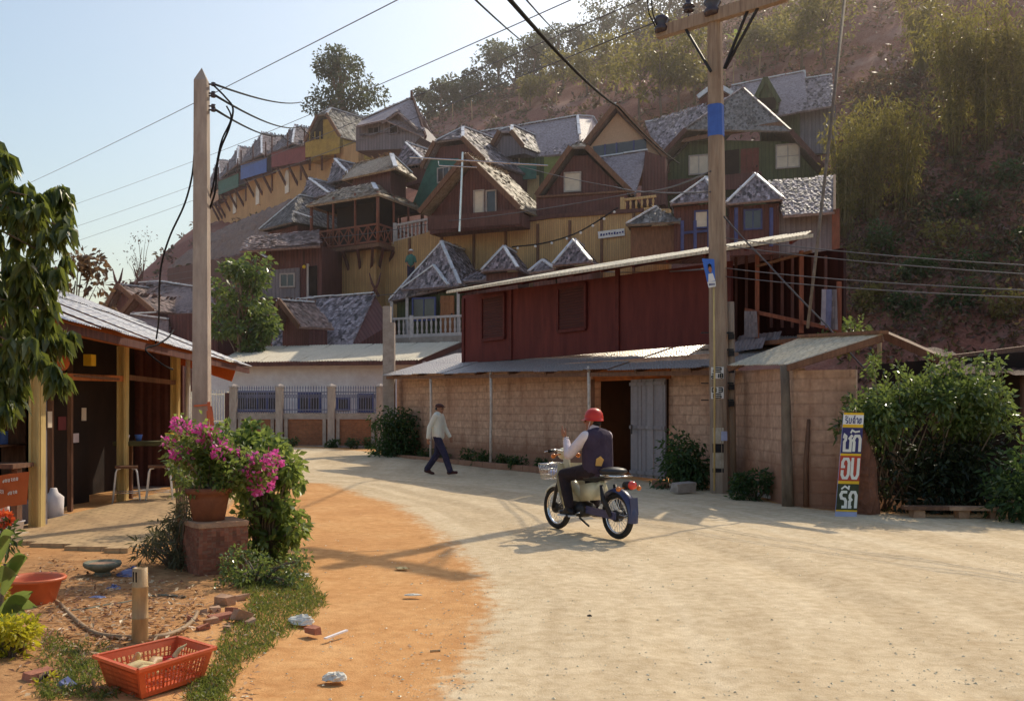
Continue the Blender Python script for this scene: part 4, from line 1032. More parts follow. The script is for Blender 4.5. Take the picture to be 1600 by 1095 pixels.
for k, q in enumerate(ring):
    p = q.lerp(ctr, .09); m = MB(); m.tube([V(p.x, p.y, zf), V(p.x, p.y, ze + .2)], .085, 8); obj('post', m, m_redwood, pv, smooth=True)
    p2 = ring[(k + 1) % 4].lerp(ctr, .09)
    for u in (.33, .66):
        p3 = p.lerp(p2, u); m = MB(); m.tube([V(p3.x, p3.y, zf), V(p3.x, p3.y, ze + .3)], .06, 7); obj('post', m, m_redwood, pv, smooth=True)
    if k in (0, 3):
        a, b = (p, p2)
        lt = MB(); a0 = V(a.x, a.y, zf + .1); b0 = V(b.x, b.y, zf + .1); nb = 7
        for z in (0, .85): lt.beam(a0 + Z3 * z, b0 + Z3 * z, .08, .09)
        for i in range(nb):
            x0, x1 = a0.lerp(b0, i / nb), a0.lerp(b0, (i + 1) / nb)
            lt.beam(x0, x1 + Z3 * .85, .05); lt.beam(x1, x0 + Z3 * .85, .052); lt.beam(x0, x0 + Z3 * .85, .06)
        obj('lattice_railing', lt, m_redwood, pv)
m = MB(); m.prism([V(q.x, q.y, zf - .02) for q in ring], Z3 * -.2); obj('floor', m, m_brownwood, pv)
for q0, q1 in ((ring[0], ring[1]), (ring[0], ring[3])):
    for k in range(5):
        p = q0.lerp(q1, .08 + .2 * k); c = p.lerp(ctr, .30); m = MB(); m.beam(V(p.x, p.y, zf - .25), V(c.x, c.y, zf - 1.3), .13); obj('bracket', m, m_board, pv)
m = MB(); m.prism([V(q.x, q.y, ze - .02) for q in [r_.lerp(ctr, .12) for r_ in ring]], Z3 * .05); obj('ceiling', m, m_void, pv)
m = MB(); cb = [q.lerp(ctr, .22) for q in ring]
m.prism([V(q.x, q.y, 3.5) for q in cb], Z3 * (zf - .22 - 3.5)); obj('bamboo_base', m, m_bamboo, pv)
m = MB(); m.prism([V(q.x, q.y, 12.6) for q in [q.lerp(uc, .3) for q in u0]], Z3 * 1.2); obj('clerestory', m, m_darkwall, pv)
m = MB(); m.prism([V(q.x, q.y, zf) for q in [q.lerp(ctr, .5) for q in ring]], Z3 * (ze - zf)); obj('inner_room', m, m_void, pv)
# ---- great bamboo wall under the middle row
BWp = wallplane(P(605, 385, 50.6), V(-math.sin(math.radians(25.6)), -math.cos(math.radians(25.6)), 0))
bw = root('bamboo_wall', BWp.at(800, 400), 'great bamboo faced wall under the dark steep gabled houses with a white sign on it', 'wall')
panel(bw, 'bamboo_facing', BWp, [(600, 382), (690, 357), (770, 352), (860, 338), (1000, 328), (1045, 326), (1045, 450), (600, 500)], m_bamboo, 0, .4)
panel(bw, 'capping', BWp, [(690, 354), (770, 349), (860, 335), (1005, 325), (1005, 331), (860, 341), (770, 355), (690, 360)], m_board, .1, .1)
for k in range(8):
    x = 640 + k * 50; m = MB(); m.beam(BWp.at(x, 445, .04), BWp.at(x, 372 - (x - 640) * .11, .04), .12, .06, up=BWp.n); obj('wall_post', m, m_brownwood, bw)
balustrade('balustrade', 'pale turned balustrade on the bamboo wall beside the pavilion', BWp.at(617, 379, -.1), BWp.at(689, 366, -.1), .86)
sg = root('sign_board', BWp.at(955, 365), 'white board with dark lettering fixed on the great bamboo wall', 'sign')
panel(sg, 'board', BWp, [(934, 362), (975, 357), (976, 368), (935, 373)], m_white, .12, .05)
for i in range(9):
    x = 938 + i * 4.2; yy = 367.5 - (x - 936) * .12; h_ = random.uniform(1.2, 2.6)
    panel(sg, 'lettering', BWp, [(x, yy - h_), (x + 2.6, yy - h_ - .3), (x + 2.6, yy + random.uniform(.2, 1.8)), (x, yy + random.uniform(.4, 2))], m_ink_navy, .135, .012)
# ---- dark steep gabled houses of the middle row
rt, pl, pw = jerk('steep dark house with a tall clipped gable behind the television mast', 'house', 52, 35, (659, 262), (757, 250), (696, 189), .44, 1.5, 6, 330, m_darkwall)
panel(rt, 'boarded_front', pw, [(672, 250), (740, 246), (740, 330), (640, 330)], m_teal, .1, .05); window(rt, pw, (684, 262, 702, 284), m_frame, m_glassdark, 1, out=.16)
rt, pl, pw = jerk('dark open fronted house with a low raked porch gable behind the television mast', 'house', 46.8, 25, (655, 332), (812, 325), (728, 242), 0, 0, 4.7, 356, m_darkwall, hipcap=False, roofmat=m_thatch2, inset=.7)
window(rt, pw, (741, 298, 756, 338), m_frame, m_curtain, 0); window(rt, pw, (760, 298, 775, 340), m_frame, m_glassdark, 0)
panel(rt, 'porch_rail', pl, [(668, 338), (812, 327), (812, 350), (668, 360)], m_board, .2)
# long roof behind
rt = root('hill_house', P(820, 290, 54), 'long shingled house roof with a small dormer behind the dark gabled houses', 'house')
a0, a1, b0, b1 = P(700, 216, 58.5), P(902, 182, 57), P(740, 254, 55), P(908, 238, 53.5)
c1, c2 = P(926, 184, 58), P(938, 206, 58.5)
roof(rt, [[a0, a1, b1, b0], [a1, c1, c2, b1], [a0, a1, a1 + V(1, 5, -3.5), a0 + V(1, 5, -3.5)]])
caps(rt, [(a0, a1), (a1, b1.lerp(a1, .45)), (a1, c1), (c1, c2)])
LP = Plane(820, 262, 54.2, 8)
panel(rt, 'wall', LP, [(735, 252), (850, 243), (850, 300), (735, 305)], m_greenwall, 0, 2.5)
panel(rt, 'lime_wall', LP, [(850, 243), (925, 232), (925, 300), (850, 300)], m_limewall, 0, 2.5)
panel(rt, 'bamboo_panel', LP, [(808, 278), (842, 274), (842, 315), (808, 318)], m_bamboo2, .2, .15)
panel(rt, 'balcony_front', LP, [(776, 262), (838, 255), (838, 279), (776, 284)], m_teal, .6, .08)
window(rt, LP, (778, 237, 795, 260), m_frame, m_curtain, 0); window(rt, LP, (799, 236, 811, 258), m_frame, m_glassdark, 0)
dr, dpl, dpw = jerk('x', 'x', 53.6, 33, (768, 228), (818, 229), (788, 192), .36, .8, 3.2, 242, m_greywall, inset=.25)
for ch in list(dr.children): ch.parent = rt; ch.matrix_parent_inverse = Matrix.Translation(-ROOTLOC[rt.name]); ch.name = 'dormer_' + ch.name.split('.')[0]
bpy.data.objects.remove(dr)
# dark A-frame
rt, pl, pw = jerk('dark wooden house with one cream shuttered window in its wide gable', 'house', 47.5, 14, (838, 306), (990, 304), (902, 215), .16, .9, 6, 340, m_darkwall, hipcap=False, inset=.5)
window(rt, pw, (882, 270, 907, 299), m_frame, m_curtain, 0)
panel(rt, 'balcony_front', pl, [(838, 309), (980, 300), (980, 328), (838, 338)], m_darkwall, .4)
m = MB(); m.beam(pl.at(838, 308, .45), pl.at(980, 299, .45), .09); obj('balcony_rail', m, m_brownwood, rt)
# cream gable house
rt, pl, pw = jerk('house with a large cream woven gable over a dark window band', 'house', 51, 12, (906, 234), (1042, 246), (962, 163), 0, 0, 7, 246, m_creamwall, inset=.45, hipcap=True)
panel(rt, 'window_band', pw, [(926, 229), (1010, 217), (1010, 236), (930, 246)], m_glassdark, .06, .05)
for x in (944, 962, 989):
    panel(rt, 'window_mullion', pw, [(x, 228 - (x - 926) * .14), (x + 2.5, 228 - (x - 926) * .14), (x + 2.5, 246 - (x - 926) * .12), (x, 246 - (x - 926) * .12)], m_blueframe, .1, .06)
e0, e1, e2, e3 = P(936, 247, 50.6), P(1013, 236, 50), P(992, 304, 47.9), P(968, 300, 48)
roof(rt, [[e0, e1, e2, e3]], name='porch_roof'); caps(rt, [(e0, e1)])
panel(rt, 'side_wall', Plane(1020, 270, 49, 12), [(1008, 236), (1040, 246), (1040, 320), (1000, 320)], m_darkwall, 0, 2)
window(rt, pw, (1020, 262, 1021, 263), m_frame, m_glassdark, 0) if False else None
balustrade('balustrade', 'short pale wooden railing at the foot of the cream gabled house', P(972, 334, 45.6), P(1025, 328, 45.2), .62, m_bamboo2, step=.24)
# ---- green house on the right
rt, pl, pw = jerk('green house with a broad clipped shingle gable and two cream windows', 'house', 51.5, 19, (1008, 272), (1306, 282), (1152, 114), (.55), 2.6, 7, 330, m_greenwall, capmat=m_thatch, inset=.9, barge=m_board)
window(rt, pw, (1077, 243, 1107, 272), m_frame, m_curtain, 1); window(rt, pw, (1213, 226, 1249, 262), m_frame, m_curtain, 1, cross=1)
door(rt, pw, (1157, 232, 1186, 290), m_door); panel(rt, 'doorway', pw, [(1130, 236), (1155, 233), (1155, 292), (1130, 294)], m_void, .04, .03)
panel(rt, 'balcony_front', pl, [(1040, 282), (1190, 268), (1190, 292), (1040, 305)], m_darkwall, .1)
panel(rt, 'eave_board', pl, [(1068, 216), (1218, 190), (1226, 196), (1064, 223)], m_brownwood, -.25, .1)
g0, g1, g2, g3 = P(1008, 192, 57), P(1140, 160, 56), P(1085, 225, 53.5), P(1034, 256, 53.8)
roof(rt, [[g0, g1, g2, g3]], name='side_roof'); caps(rt, [(g0, P(1096, 179, 56.3))])
beams(rt, 'barge_board', [(pl.at(1300, 272, .05), pl.at(1322, 340, -.2))], .12, m_board, .4)
# ---- upper right house
rt = root('hill_house', P(1230, 215, 55), 'upper house with a long stepped shingle roof and a green dormer', 'house')
a0, a1, a2, a3 = P(1143, 135, 58.5), P(1257, 112, 57.4), P(1258, 124, 57.4), P(1300, 118, 57)
b0, b1, b2 = P(1120, 200, 55.5), P(1216, 179, 55), P(1302, 165, 54.4)
roof(rt, [[a0, a1, P(1262, 172, 54.7), b0], [a2, a3, b2, P(1262, 172.5, 54.7)]]); caps(rt, [(a0, a1), (a2, a3), (a1, a2)], w=.14)
UPn = Plane(1250, 195, 55.6, 12)
panel(rt, 'wall', UPn, [(1190, 184), (1250, 174), (1250, 240), (1190, 240)], m_greenwall, 0, 3); panel(rt, 'grey_wall', UPn, [(1250, 174), (1306, 164), (1306, 240), (1250, 240)], m_greywall, 0, 3)
dr, dpl, dpw = jerk('x', 'x', 54.6, 14, (1176, 163), (1218, 160), (1196, 122), 0, 0, 3, 172, m_greenwall, roofmat=m_thatch, inset=.1, hipcap=False, barge=m_greenwall)
panel(dr, 'opening', dpw, [(1181, 154), (1213, 152), (1212, 170), (1182, 172)], m_void, .06, .03)
for ch in list(dr.children): ch.parent = rt; ch.matrix_parent_inverse = Matrix.Translation(-ROOTLOC[rt.name]); ch.name = 'dormer_' + ch.name.split('.')[0]
bpy.data.objects.remove(dr)
jerk('little dark red house end with bright white gable edges behind the power pole', 'house', 56.5, 16, (1090, 152), (1144, 146), (1118, 131), 0, 0, 3, 182, m_redwall, barge=m_cap, inset=.2)
# ---- lower row, right: white edged roofs behind the oxblood building
rt, pl, pw = hip('low house with a white edged shingle hip just behind the power pole', 40.5, 14, (1047, 319), (1120, 312), (1103, 279), 395, m_darkwall, .9, 2.6)
for x in (1066, 1086, 1108):
    m = MB(); m.beam(pl.at(x, 345, .02), pl.at(x, 395, .02), .12); obj('blue_post', m, m_blueframe, rt)
panel(rt, 'blue_rail', pw, [(1066, 362), (1110, 358), (1110, 362), (1066, 366)], m_blueframe, .1, .06)
window(rt, pw, (1086, 330, 1106, 356), m_blueframe, m_curtain, 0)
rt, pl, pw = hip('low house with a broad white edged hip beside the plain shingle roof', 40, 14, (1134, 319), (1223, 311), (1180, 274), 395, m_darkwall, .9, 2.6)
window(rt, pw, (1163, 328, 1190, 358), m_blueframe, m_glassdark, 1)
for x in (1150, 1205):
    m = MB(); m.beam(pl.at(x, 325, -.2), pl.at(x, 385, -.2), .13); obj('blue_post', m, m_blueframe, rt)
a0, a1, b0, b1 = P(1200, 284, 42.6), P(1304, 276, 42), P(1224, 337, 39.6), P(1304, 331, 39.2)
rt = root('hill_house', P(1264, 380, 40), 'low house under a plain square shingle roof at the end of the lodge', 'house')
roof(rt, [[a0, a1, b1, b0]], sw=.15, row=.15); beams(rt, 'barge_board', [(a1, b1)], .1, m_brownwood, .2)
panel(rt, 'wall', Plane(1260, 350, 40.2, 14), [(1216, 330), (1300, 324), (1300, 395), (1216, 395)], m_greywall, 0, 2)
panel(rt, 'side_board', Plane(1308, 340, 39.5, 14), [(1300, 326), (1312, 326), (1312, 392), (1300, 392)], m_redwood, 0, .1)
rt, pl, pw = hip('little low house with white edged hip at the end of the great bamboo wall', 41, 14, (978, 351), (1064, 346), (1024, 325), 400, m_brownwood, .9, 2, caps_lr=(1, 0, 1))
# ---- lower row, left: white edged roofs over the balustrade
rt, pl, pw = hip('pale green lodge room under the tallest white edged triangular roof', 45.2, 20, (606, 471), (718, 446), (690, 379), 535, m_greenwall, 1.2, 3, sw=.14)
d0, d1, d2 = pl.at(626, 453, .35), pl.at(701, 447, .35), pl.at(677, 416, -.3)
d3 = d2 + V(1.3, 2.2, 0)
roof(rt, [[d0, d2, d1], [d1, d2, d3, d1 + V(1.3, 2.2, 0)]], sw=.14, name='dormer_roof', mat=m_thatch); caps(rt, [(d2, d0), (d2, d1)], name='dormer_cap')
window(rt, pw, (645, 466, 680, 500), m_blueframe, m_glassdark, 1, out=.5); door(rt, pw, (688, 462, 709, 520), m_odoor, out=.5)
for x in (612, 636, 716):
    m = MB(); m.beam(pl.at(x, 462 - (x - 612) * .1, -.1), pl.at(x, 530, -.1), .13); obj('post', m, m_baluster, rt)
panel(rt, 'terrace', pl, [(545, 531), (724, 524), (724, 545), (545, 548)], m_concrete, 1.0, 3)
balustrade('balustrade', 'long turned balustrade in front of the pale green lodge room', pl.at(550, 531, .9), pl.at(722, 524, .9), .86)
hip('half hidden low roof strip between two white edged triangular roofs', 45, 20, (716, 440), (762, 437), (742, 425), 470, m_darkwall, .7, 2, caps_lr=(0, 0, 0), sw=.14)
G_ = 'small white edged roofs peeking over the oxblood building'
hip('small white edged triangular roof peeking over the oxblood eave', 43.8, 16, (751, 424), (808, 420), (787, 386), 470, m_darkwall, .8, 2, sw=.14)
hip('tiny white edged roof peak, the lowest over the oxblood building', 42.5, 16, (826, 426), (866, 420), (848, 408), 470, m_darkwall, .7, 2, sw=.14)
hip('tallest white edged peak over the oxblood eave below the white sign', 42, 16, (863, 415), (924, 409), (896, 376), 470, m_darkwall, .9, 2, sw=.14)
# long roof with crossed gable horns
rt = root('hill_house', P(510, 540, 44), 'long low shingled house with crossed gable horns behind the cream roof', 'house')
a0, a1, b0, b1 = P(432, 471, 47.5), P(586, 459, 46), P(425, 545, 44.2), P(548, 540, 43)
roof(rt, [[a0, a1, b1, b0]], m_thatch, sw=.2, row=.17); caps(rt, [(a0, a1)])
a2 = P(612, 506, 44.5)
m = MB(); m.prism([a1 - Z3 * .1, b1 - Z3 * .1, V(b1.x, b1.y, 2), V(a2.x, a2.y, 2), a2], V(-.3, .6, 0)); obj('gable_wall', m, m_darkwall, rt)
horns(rt, a1 + Z3 * .1, V(1, -.1, 0), .75)
rt, pl, pw = jerk('small brown dormer house poking out of the long low roof by the tall green tree', 'house', 43.2, 48, (424, 512), (468, 510), (437, 470), 0, 0, 1.7, 545, m_darkwall, roofmat=m_thatch3, inset=.5)
# ---- far houses at the left, beyond the shop roof
rt = root('hill_house', P(280, 500, 50.5), 'long brown shingled house with a tiny white framed window beyond the shop roof', 'house')
a0, a1, b0, b1 = P(252, 441, 54), P(332, 453, 50.5), P(214, 492, 50.5), P(332, 488, 48)
roof(rt, [[a0, a1, b1, b0], [P(218, 443, 55), a0, b0, P(205, 492, 51)]], m_thatch3, sw=.22, row=.2); caps(rt, [(a0, a1), (P(218, 443, 55), a0)])
FPn = Plane(254, 478, 50.2, 10); window(rt, FPn, (249, 472, 257, 486), m_white, m_curtain, 0)
panel(rt, 'wall', Plane(270, 505, 49.8, 6), [(190, 490), (335, 484), (335, 545), (190, 545)], m_darkwall, 0, 3)
horns(rt, P(217, 442, 55), V(1, .2, 0), .8)
rt, pl, pw = jerk('small brown house with horned gable at the far end beyond the shop roof', 'house', 52, 30, (158, 494), (236, 492), (184, 445), .0, 0, 6, 520, m_darkwall, roofmat=m_thatch3, sw=.22)
horns(rt, pl.at(184, 450), V(1, -.3, 0), .9)
rt, pl, pw = jerk('dark cross gable beside the horned far house', 'house', 49, 34, (188, 492), (240, 486), (212, 462), .0, 0, 4, 520, m_darkwall, roofmat=m_thatch3, sw=.22, hipcap=False)
rt = root('hill_house', P(250, 520, 45), 'low roof with a bright edge just above the shop roof', 'house')
roof(rt, [[P(206, 492, 46), P(263, 500, 45), P(263, 545, 44), P(200, 545, 44)]], m_thatch3, sw=.2); caps(rt, [(P(206, 492, 46), P(263, 500, 45)), (P(206, 492, 46.5), P(336, 482, 54))])
panel(rt, 'wall', Plane(300, 515, 45, 6), [(262, 492), (340, 488), (340, 550.5), (262, 550.5)], m_darkwall, 0, 2)
# ---- television mast
tv = root('television_mast', P(718, 362, 46.2), 'thin television mast with two long cross booms in front of the dark houses', 'antenna')
m = MB(); m.tube([P(718, 362, 46.2), P(723, 238, 46.2)], .05, 6); obj('mast', m, m_steel, tv)
m = MB(); m.tube([P(640, 246, 46.0), P(856, 259, 46.3)], .035, 6); obj('boom', m, m_steel, tv)
m = MB(); m.tube([P(685, 252, 46.1), P(686, 259, 46.1), P(745, 262, 46.2)], .03, 6); obj('boom', m, m_steel, tv)
# ------------------------------------------------------------------ vegetation on the hill
def hit(px, py):
    Y = np.arange(22, 200, .15); X = (px - CX) / F * Y; Z = EYE - (py - HY) / F * Y
    ok = np.nonzero(terr(X, Y) > Z)[0]
    i = ok[0] if len(ok) else len(Y) - 1
    return V(X[i], Y[i], float(terr(X[i], Y[i])))
def at(px, Y, dz=0):
    x = (px - CX) / F * Y; return V(x, Y, tz(x, Y) + dz)
# scrub: one uncountable mass
N = 8500
sx = rng.uniform(-42, 80, N); sy = rng.uniform(24, 112, N)
y0 = np.interp(sx, YX, YY)
keep = (sy > y0 + 1.0) & (vnoise(sx, sy, 21, 3, .11) > -.5) & (np.abs(sx) < .62 * sy) & ~((sx > -28) & (sx < 3) & (sy < 66)) & ~((sx > -1) & (sx / sy < .33) & (sy < 59))
keep &= rng.random(N) < np.clip((sx + 45) / 60, .25, 1)
ex = rng.uniform(11, 44, 7000); ey = rng.uniform(24, 62, 7000); k2 = (ey > np.interp(ex, YX, YY) + .8) & (ex < .62 * ey) & ~((ex / ey < .335) & (ey > 37)) & (vnoise(ex, ey, 25, 3, .2) > -.7)
sx, sy = np.concatenate([sx[keep], ex[k2]]), np.concatenate([sy[keep], ey[k2]]); sz = terr(sx, sy)
mb = MB()
for x, y, z in zip(sx, sy, sz):
    s = random.choice([.3, .4, .5, .7, 1.0, 1.5]) * random.uniform(.7, 1.1) * (1.2 if x > 14 else .8); n = 22
    mb.quads(clump((x, y, z + .25 * s), (s * .8, s * .8, s * .6), n, .26 * (.6 + y / 90), .11 * (.6 + y / 90), 0, .1))
obj('scrub', mb, l_scrub, kind='stuff', uv=False)
# trees along the ridge and the slope
TG = 'trees along the hilltop ridge'
ridge = [(668, 100, 3.2, 1.6), (690, 98, 3.6, 1.9), (722, 99, 3.8, 2.0), (752, 97, 3.4, 1.9), (778, 99, 5.2, 2.6), (806, 101, 5.6, 2.6), (836, 99, 4.6, 2.4), (846, 104, 5.2, 1.6), (872, 103, 5.2, 2.6), (905, 101, 4.6, 2.5), (942, 107, 6.6, 3.6), (975, 104, 4.6, 2.8), (1010, 105, 4.2, 2.8), (1046, 108, 4.4, 2.8), (1085, 109, 4.2, 3.0), (1120, 108, 4.6, 2.8)]
tl = {0: 'smallest ridge tree, standing just behind the grey house with the finial', 4: 'dark round ridge tree at the start of the taller ridge clump', 10: 'tallest dark round tree standing above the ridge line', 7: 'thin open tree in the gap of the ridge clump'}
for i, (px, Y, h, cr) in enumerate(ridge):
    tree('ridge_tree', at(px, Y), tl.get(i, 'dark bushy tree on the hilltop ridge'), 'tree', h, cr, l_sky, 10, 120, .34, .2, .12, base=.18, group=TG, seed=i * 7 + 1, cl=.5)
YG = 'yellow green trees on the slope above the lodge'
for i, (px, py_, h, cr) in enumerate([(1000, 200, 5.6, 2.6), (1035, 196, 7.6, 3.2), (1062, 180, 6.4, 2.6), (1086, 165, 4.6, 2.4), (962, 150, 5.0, 2.5), (918, 150, 4.0, 2.2), (828, 168, 3.0, 1.7), (1252, 112, 5.2, 2.4), (1290, 108, 5.2, 2.6), (1170, 110, 3.6, 2.2), (1215, 96, 3.6, 2.0), (880, 140, 3.4, 2.0)]):
    tree('slope_tree', hit(px, py_), {1: 'tallest yellow green tree of the slope, above the cream gabled house', 7: 'green tree standing just above the stepped shingle roof'}.get(i, 'thin yellow green tree on the slope above the lodge'), 'tree', h, cr, l_yel, 11, 110, .3, .16, .09, base=.3, group=YG, seed=i * 5 + 3, cl=.42)
# the tall lone tree behind the yellow house
tree('lone_tree', V(-13.1, 76, 19.0), 'tall lone dark tree rising behind the yellow balcony house', 'tree', 10.1, 3.0, l_sky, 34, 170, .26, .15, .16, crown_h=3.3, base=.2, seed=5, cl=.36)
# green tree in front of the dim house
tree('leafy_tree', V((380 - 800) / F * 40.5, 40.5, 1.0), 'dense green tree between the cream roof and the dim house front', 'tree', 6.9, 1.45, l_glossy, 22, 150, .24, .12, .12, crown_h=2.1, base=.3, seed=8, cl=.42)
tree('bare_shrub', at(222, 60, -.2), 'thin bare twiggy shrub against the sky beyond the far horned roof', 'shrub', 9.6, 1.6, l_red, 8, 14, .16, .07, .06, crown_h=1.2, seed=12)
tree('reddish_tree', V((118 - 800) / F * 21, 21, 0), 'small reddish leaved tree behind the shop roof', 'tree', 4.9, .85, l_red, 16, 46, .16, .10, .05, crown_h=.9, seed=4, cl=.35)
# bamboo clumps
m_culm = surf('dull_bamboo_culms', (.20, .17, .07), (.11, .09, .04), 5)  # dull yellow-brown culm colour
def bamboo(loc, h, n, label, spread=.8, seed=1):
    rs = random.Random(seed); loc = Vector(loc); r = root('bamboo_clump', loc, label, 'bamboo', 'bamboo clumps on the hillside'); cm = MB(); lm = MB()
    for i in range(n):
        a = rs.uniform(0, 6.28); b = loc + V(math.cos(a), math.sin(a), 0) * rs.uniform(.05, spread * .45); hh = h * rs.uniform(.6, 1.08); out = V(math.cos(a), math.sin(a), 0) * hh * rs.uniform(.10, .30)
        pts = [b - Z3 * .3, b + out * .1 + Z3 * hh * .35, b + out * .35 + Z3 * hh * .7, b + out * .75 + Z3 * hh * .95, b + out * 1.2 + Z3 * hh * .98]
        cm.tube(pts, [.035, .03, .024, .014, .005], 5)
        m = 120
        for q in range(m):
            t = rs.uniform(.9, 3.99); k = int(t); p = pts[k].lerp(pts[min(k + 1, 4)], t - k)
        ts_ = rng.uniform(.75, 3.99, m); base = np.array([list(pts[int(t)].lerp(pts[int(t) + 1], t - int(t))) for t in ts_])
        base += rng.normal(size=(m, 3)) * np.array([.24, .24, .20]) * (h / 6)
        d = rvec(m) * .7 + np.array([0, 0, -.55]); 
        lm.quads(leafquads(base, d, .30 * (.7 + .6 * rng.random(m)) * (h / 6) ** .5, .07 * (.7 + .6 * rng.random(m)) * (h / 6) ** .5))
    obj('culm', cm, m_culm, r, smooth=True); obj('foliage', lm, l_bam, r, uv=False)
BL = [((1318, 372), 5.2, 'bamboo clump rising right beside the green house'), ((1362, 352), 5.6, 'full yellow bamboo clump next to the stay pole'), ((1412, 338), 5.0, None), ((1490, 250), 7.6, 'tallest dark stemmed bamboo clump high on the slope'), ((1540, 235), 6.6, None), ((1588, 220), 6.4, None), ((1440, 120), 5.0, None)]
for i, (p, h, lab) in enumerate(BL):
    bamboo(hit(*p), h, 26 if h > 5 else 20, lab or 'feathery yellow green bamboo clump on the dry slope', seed=i)
# banana plants
def banana(loc, h, label):
    loc = Vector(loc); r = root('banana_plant', loc, label, 'plant', 'banana plants on the upper slope'); st = MB(); st.tube([loc - Z3 * .2, loc + Z3 * h * .5], [.12, .09], 7); obj('trunk', st, l_bush, r, smooth=True)
    for k in range(6):
        a = k * 1.05 + random.uniform(-.2, .2); d = V(math.cos(a), math.sin(a), 0); m = MB(); pts = []
        for j in range(6):
            t = j / 5; pts.append((loc + Z3 * (h * .5 + h * .55 * math.sin(t * 1.9)) + d * (t * h * .55), .09 * h * math.sin(math.pi * min(1, .12 + t * .9)) ** .7))
        vs = []; s = V(-d.y, d.x, 0)
        for p, w_ in pts: vs += [p - s * w_ - Z3 * w_ * .3, p, p + s * w_ - Z3 * w_ * .3]
        m.add(vs, [(j * 3 + q, j * 3 + q + 1, j * 3 + q + 4, j * 3 + q + 3) for j in range(5) for q in range(2)]); obj('leaf', m, l_bush, r, uv=False)
for p, h in (((1068, 62), 1.7), ((1152, 92), 1.9), ((1272, 18), 1.9), ((1178, 24), 1.7), ((1090, 88), 1.5)): banana(hit(*p), h, 'small banana plant with upright pale leaves on the upper slope')
# pale stakes on the slope
for px, py in ((707, 190), (738, 187), (812, 176), (870, 165), (1146, 135), (1186, 120), (1132, 150)):
    p = hit(px, py); m = MB(); m.tube([p - Z3 * .3, p + V(random.uniform(-.1, .1), 0, 1.7)], .05, 5); obj('stake', m, m_cane, label='thin pale stake standing on the slope above the lodge roofs', cat='stake', group='stakes on the slope')
# dark bushes at the foot of the slope
for i, (px, py, rd) in enumerate([(1340, 420, 1.1), (1385, 400, 1.2), (1430, 440, 1.0), (1480, 400, 1.3), (1540, 430, 1.2), (1590, 400, 1.1), (1360, 480, .9), (1420, 500, .9), (1500, 490, 1.0), (1570, 500, 1.0), (1450, 350, 1.1), (1520, 340, 1.0), (1330, 340, .8), (1580, 290, 1.1)]):
    p = hit(px, py); p.z -= .2
    bush('hill_bush', p, 'dull olive bush on the dark lower slope', 'bush', rd, l_dark if i % 3 else l_yel, 9, 90, .2, .1, group='bushes on the lower slope')
bush('white_flowered_bush', V((1352 - 800) / F * 17.5, 18.6, 2.6), 'lighter bush with pale flecks by the end of the oxblood porch', 'bush', .55, l_glossy, 8, 40, .11, .06)
# ------------------------------------------------------------------ plants along the walls
bush('wall_bush', V(-3.55, 30.6, .1), 'dark spreading bush under the square concrete post', 'bush', 1.25, l_dark, 16, 170, .13, .06, hang=.25, cl=.42, shape=(.62, .4, .85))
bush('wall_bush', V(3.25, 19.2, .05), 'dark drooping bush between the steel door and the power pole', 'bush', .95, l_dark, 14, 170, .11, .045, hang=.3, cl=.4, shape=(.62, .4, .85))
bush('wall_bush', V(4.15, 16.95, 0), 'low dark weedy bush at the foot of the wall behind the power pole', 'bush', .5, l_dark, 9, 130, .10, .035, hang=.1, shape=(1.1, .6, .8))
WG = 'weeds along the foot of the block wall'
for t, out, s in ((.10, .5, .3), (.2, .42, .34), (.255, .3, .42), (.36, .45, .42), (.43, .5, .38), (.5, .35, .33), (.56, .5, .3), (.02, .9, .34), (.62, .4, .25)):
    p = WA.lerp(WB, t) + WN * out
    bush('weed', V(p.x, p.y, 0), 'small dark weed growing at the foot of the block wall', 'weed', s, l_dark, 6, 60, .10, .035, group=WG, stems=False, shape=(.7, .7, .8))
for px in (455, 520, 700 - 150, 575):
    q = P(px, 700, 34.6); bush('weed', V(q.x, q.y, .15), 'small weed at the foot of the orange brick fence', 'weed', .28, l_dark, 5, 50, .12, .05, group='weeds along the brick fence', stems=False)
# hedge with shiny leaves on the right, over a dark hollow
hb = root('flowering_hedge', V(6.4, 15.0, 0), 'tall glossy leaved hedge overhanging a dark hollow beside the lettered sign', 'hedge'); cm = MB(); tb = MB()
for i in range(92):
    x = random.uniform(5.1, 7.4); z = 1.12 + random.random() ** .8 * (.78 - .22 * abs(x - 6.3)) + (.06 if x > 6 else 0)
    c = V(x, 14.9 + random.uniform(-.45, .35), z); cr = random.uniform(.14, .27)
    cm.quads(clump(c, (cr, cr, cr), 75, .10, .05, .08, .2))
    if i % 4 == 0: b = V(6.2 + random.uniform(-.7, .7), 15.2, -.1); tb.tube([b, b.lerp(c, .6) + Z3 * .1, c], [.018, .011, .004], 5)
for i in range(24):
    x = random.uniform(5.3, 7.3); c = V(x, 14.9 + random.uniform(-.3, .2), 1.82 + random.uniform(-.15, .2)); t_ = c + V(random.uniform(-.1, .1), 0, .25)
    tb.tube([c - Z3 * .4, t_], [.008, .004], 4); cm.quads(clump(t_, (.07, .07, .16), 26, .09, .045, 0, .1))
obj('foliage', cm, l_glossy, hb, uv=False); obj('stem', tb, m_bark, hb, smooth=True)
bush('undergrowth', V(7.3, 13.7, 0), 'shady olive undergrowth at the right edge below the shelter', 'bush', .95, l_dark, 14, 120, .14, .05, shape=(.8, .6, .75))
bush('undergrowth', V(6.45, 15.0, 0), 'dark leaf mass added as deep shade in the hollow under the glossy hedge', 'bush', 1.0, l_shade, 30, 120, .13, .05, shape=(1.3, .25, .85))  # dark leaves added so the hollow reads as deep shade
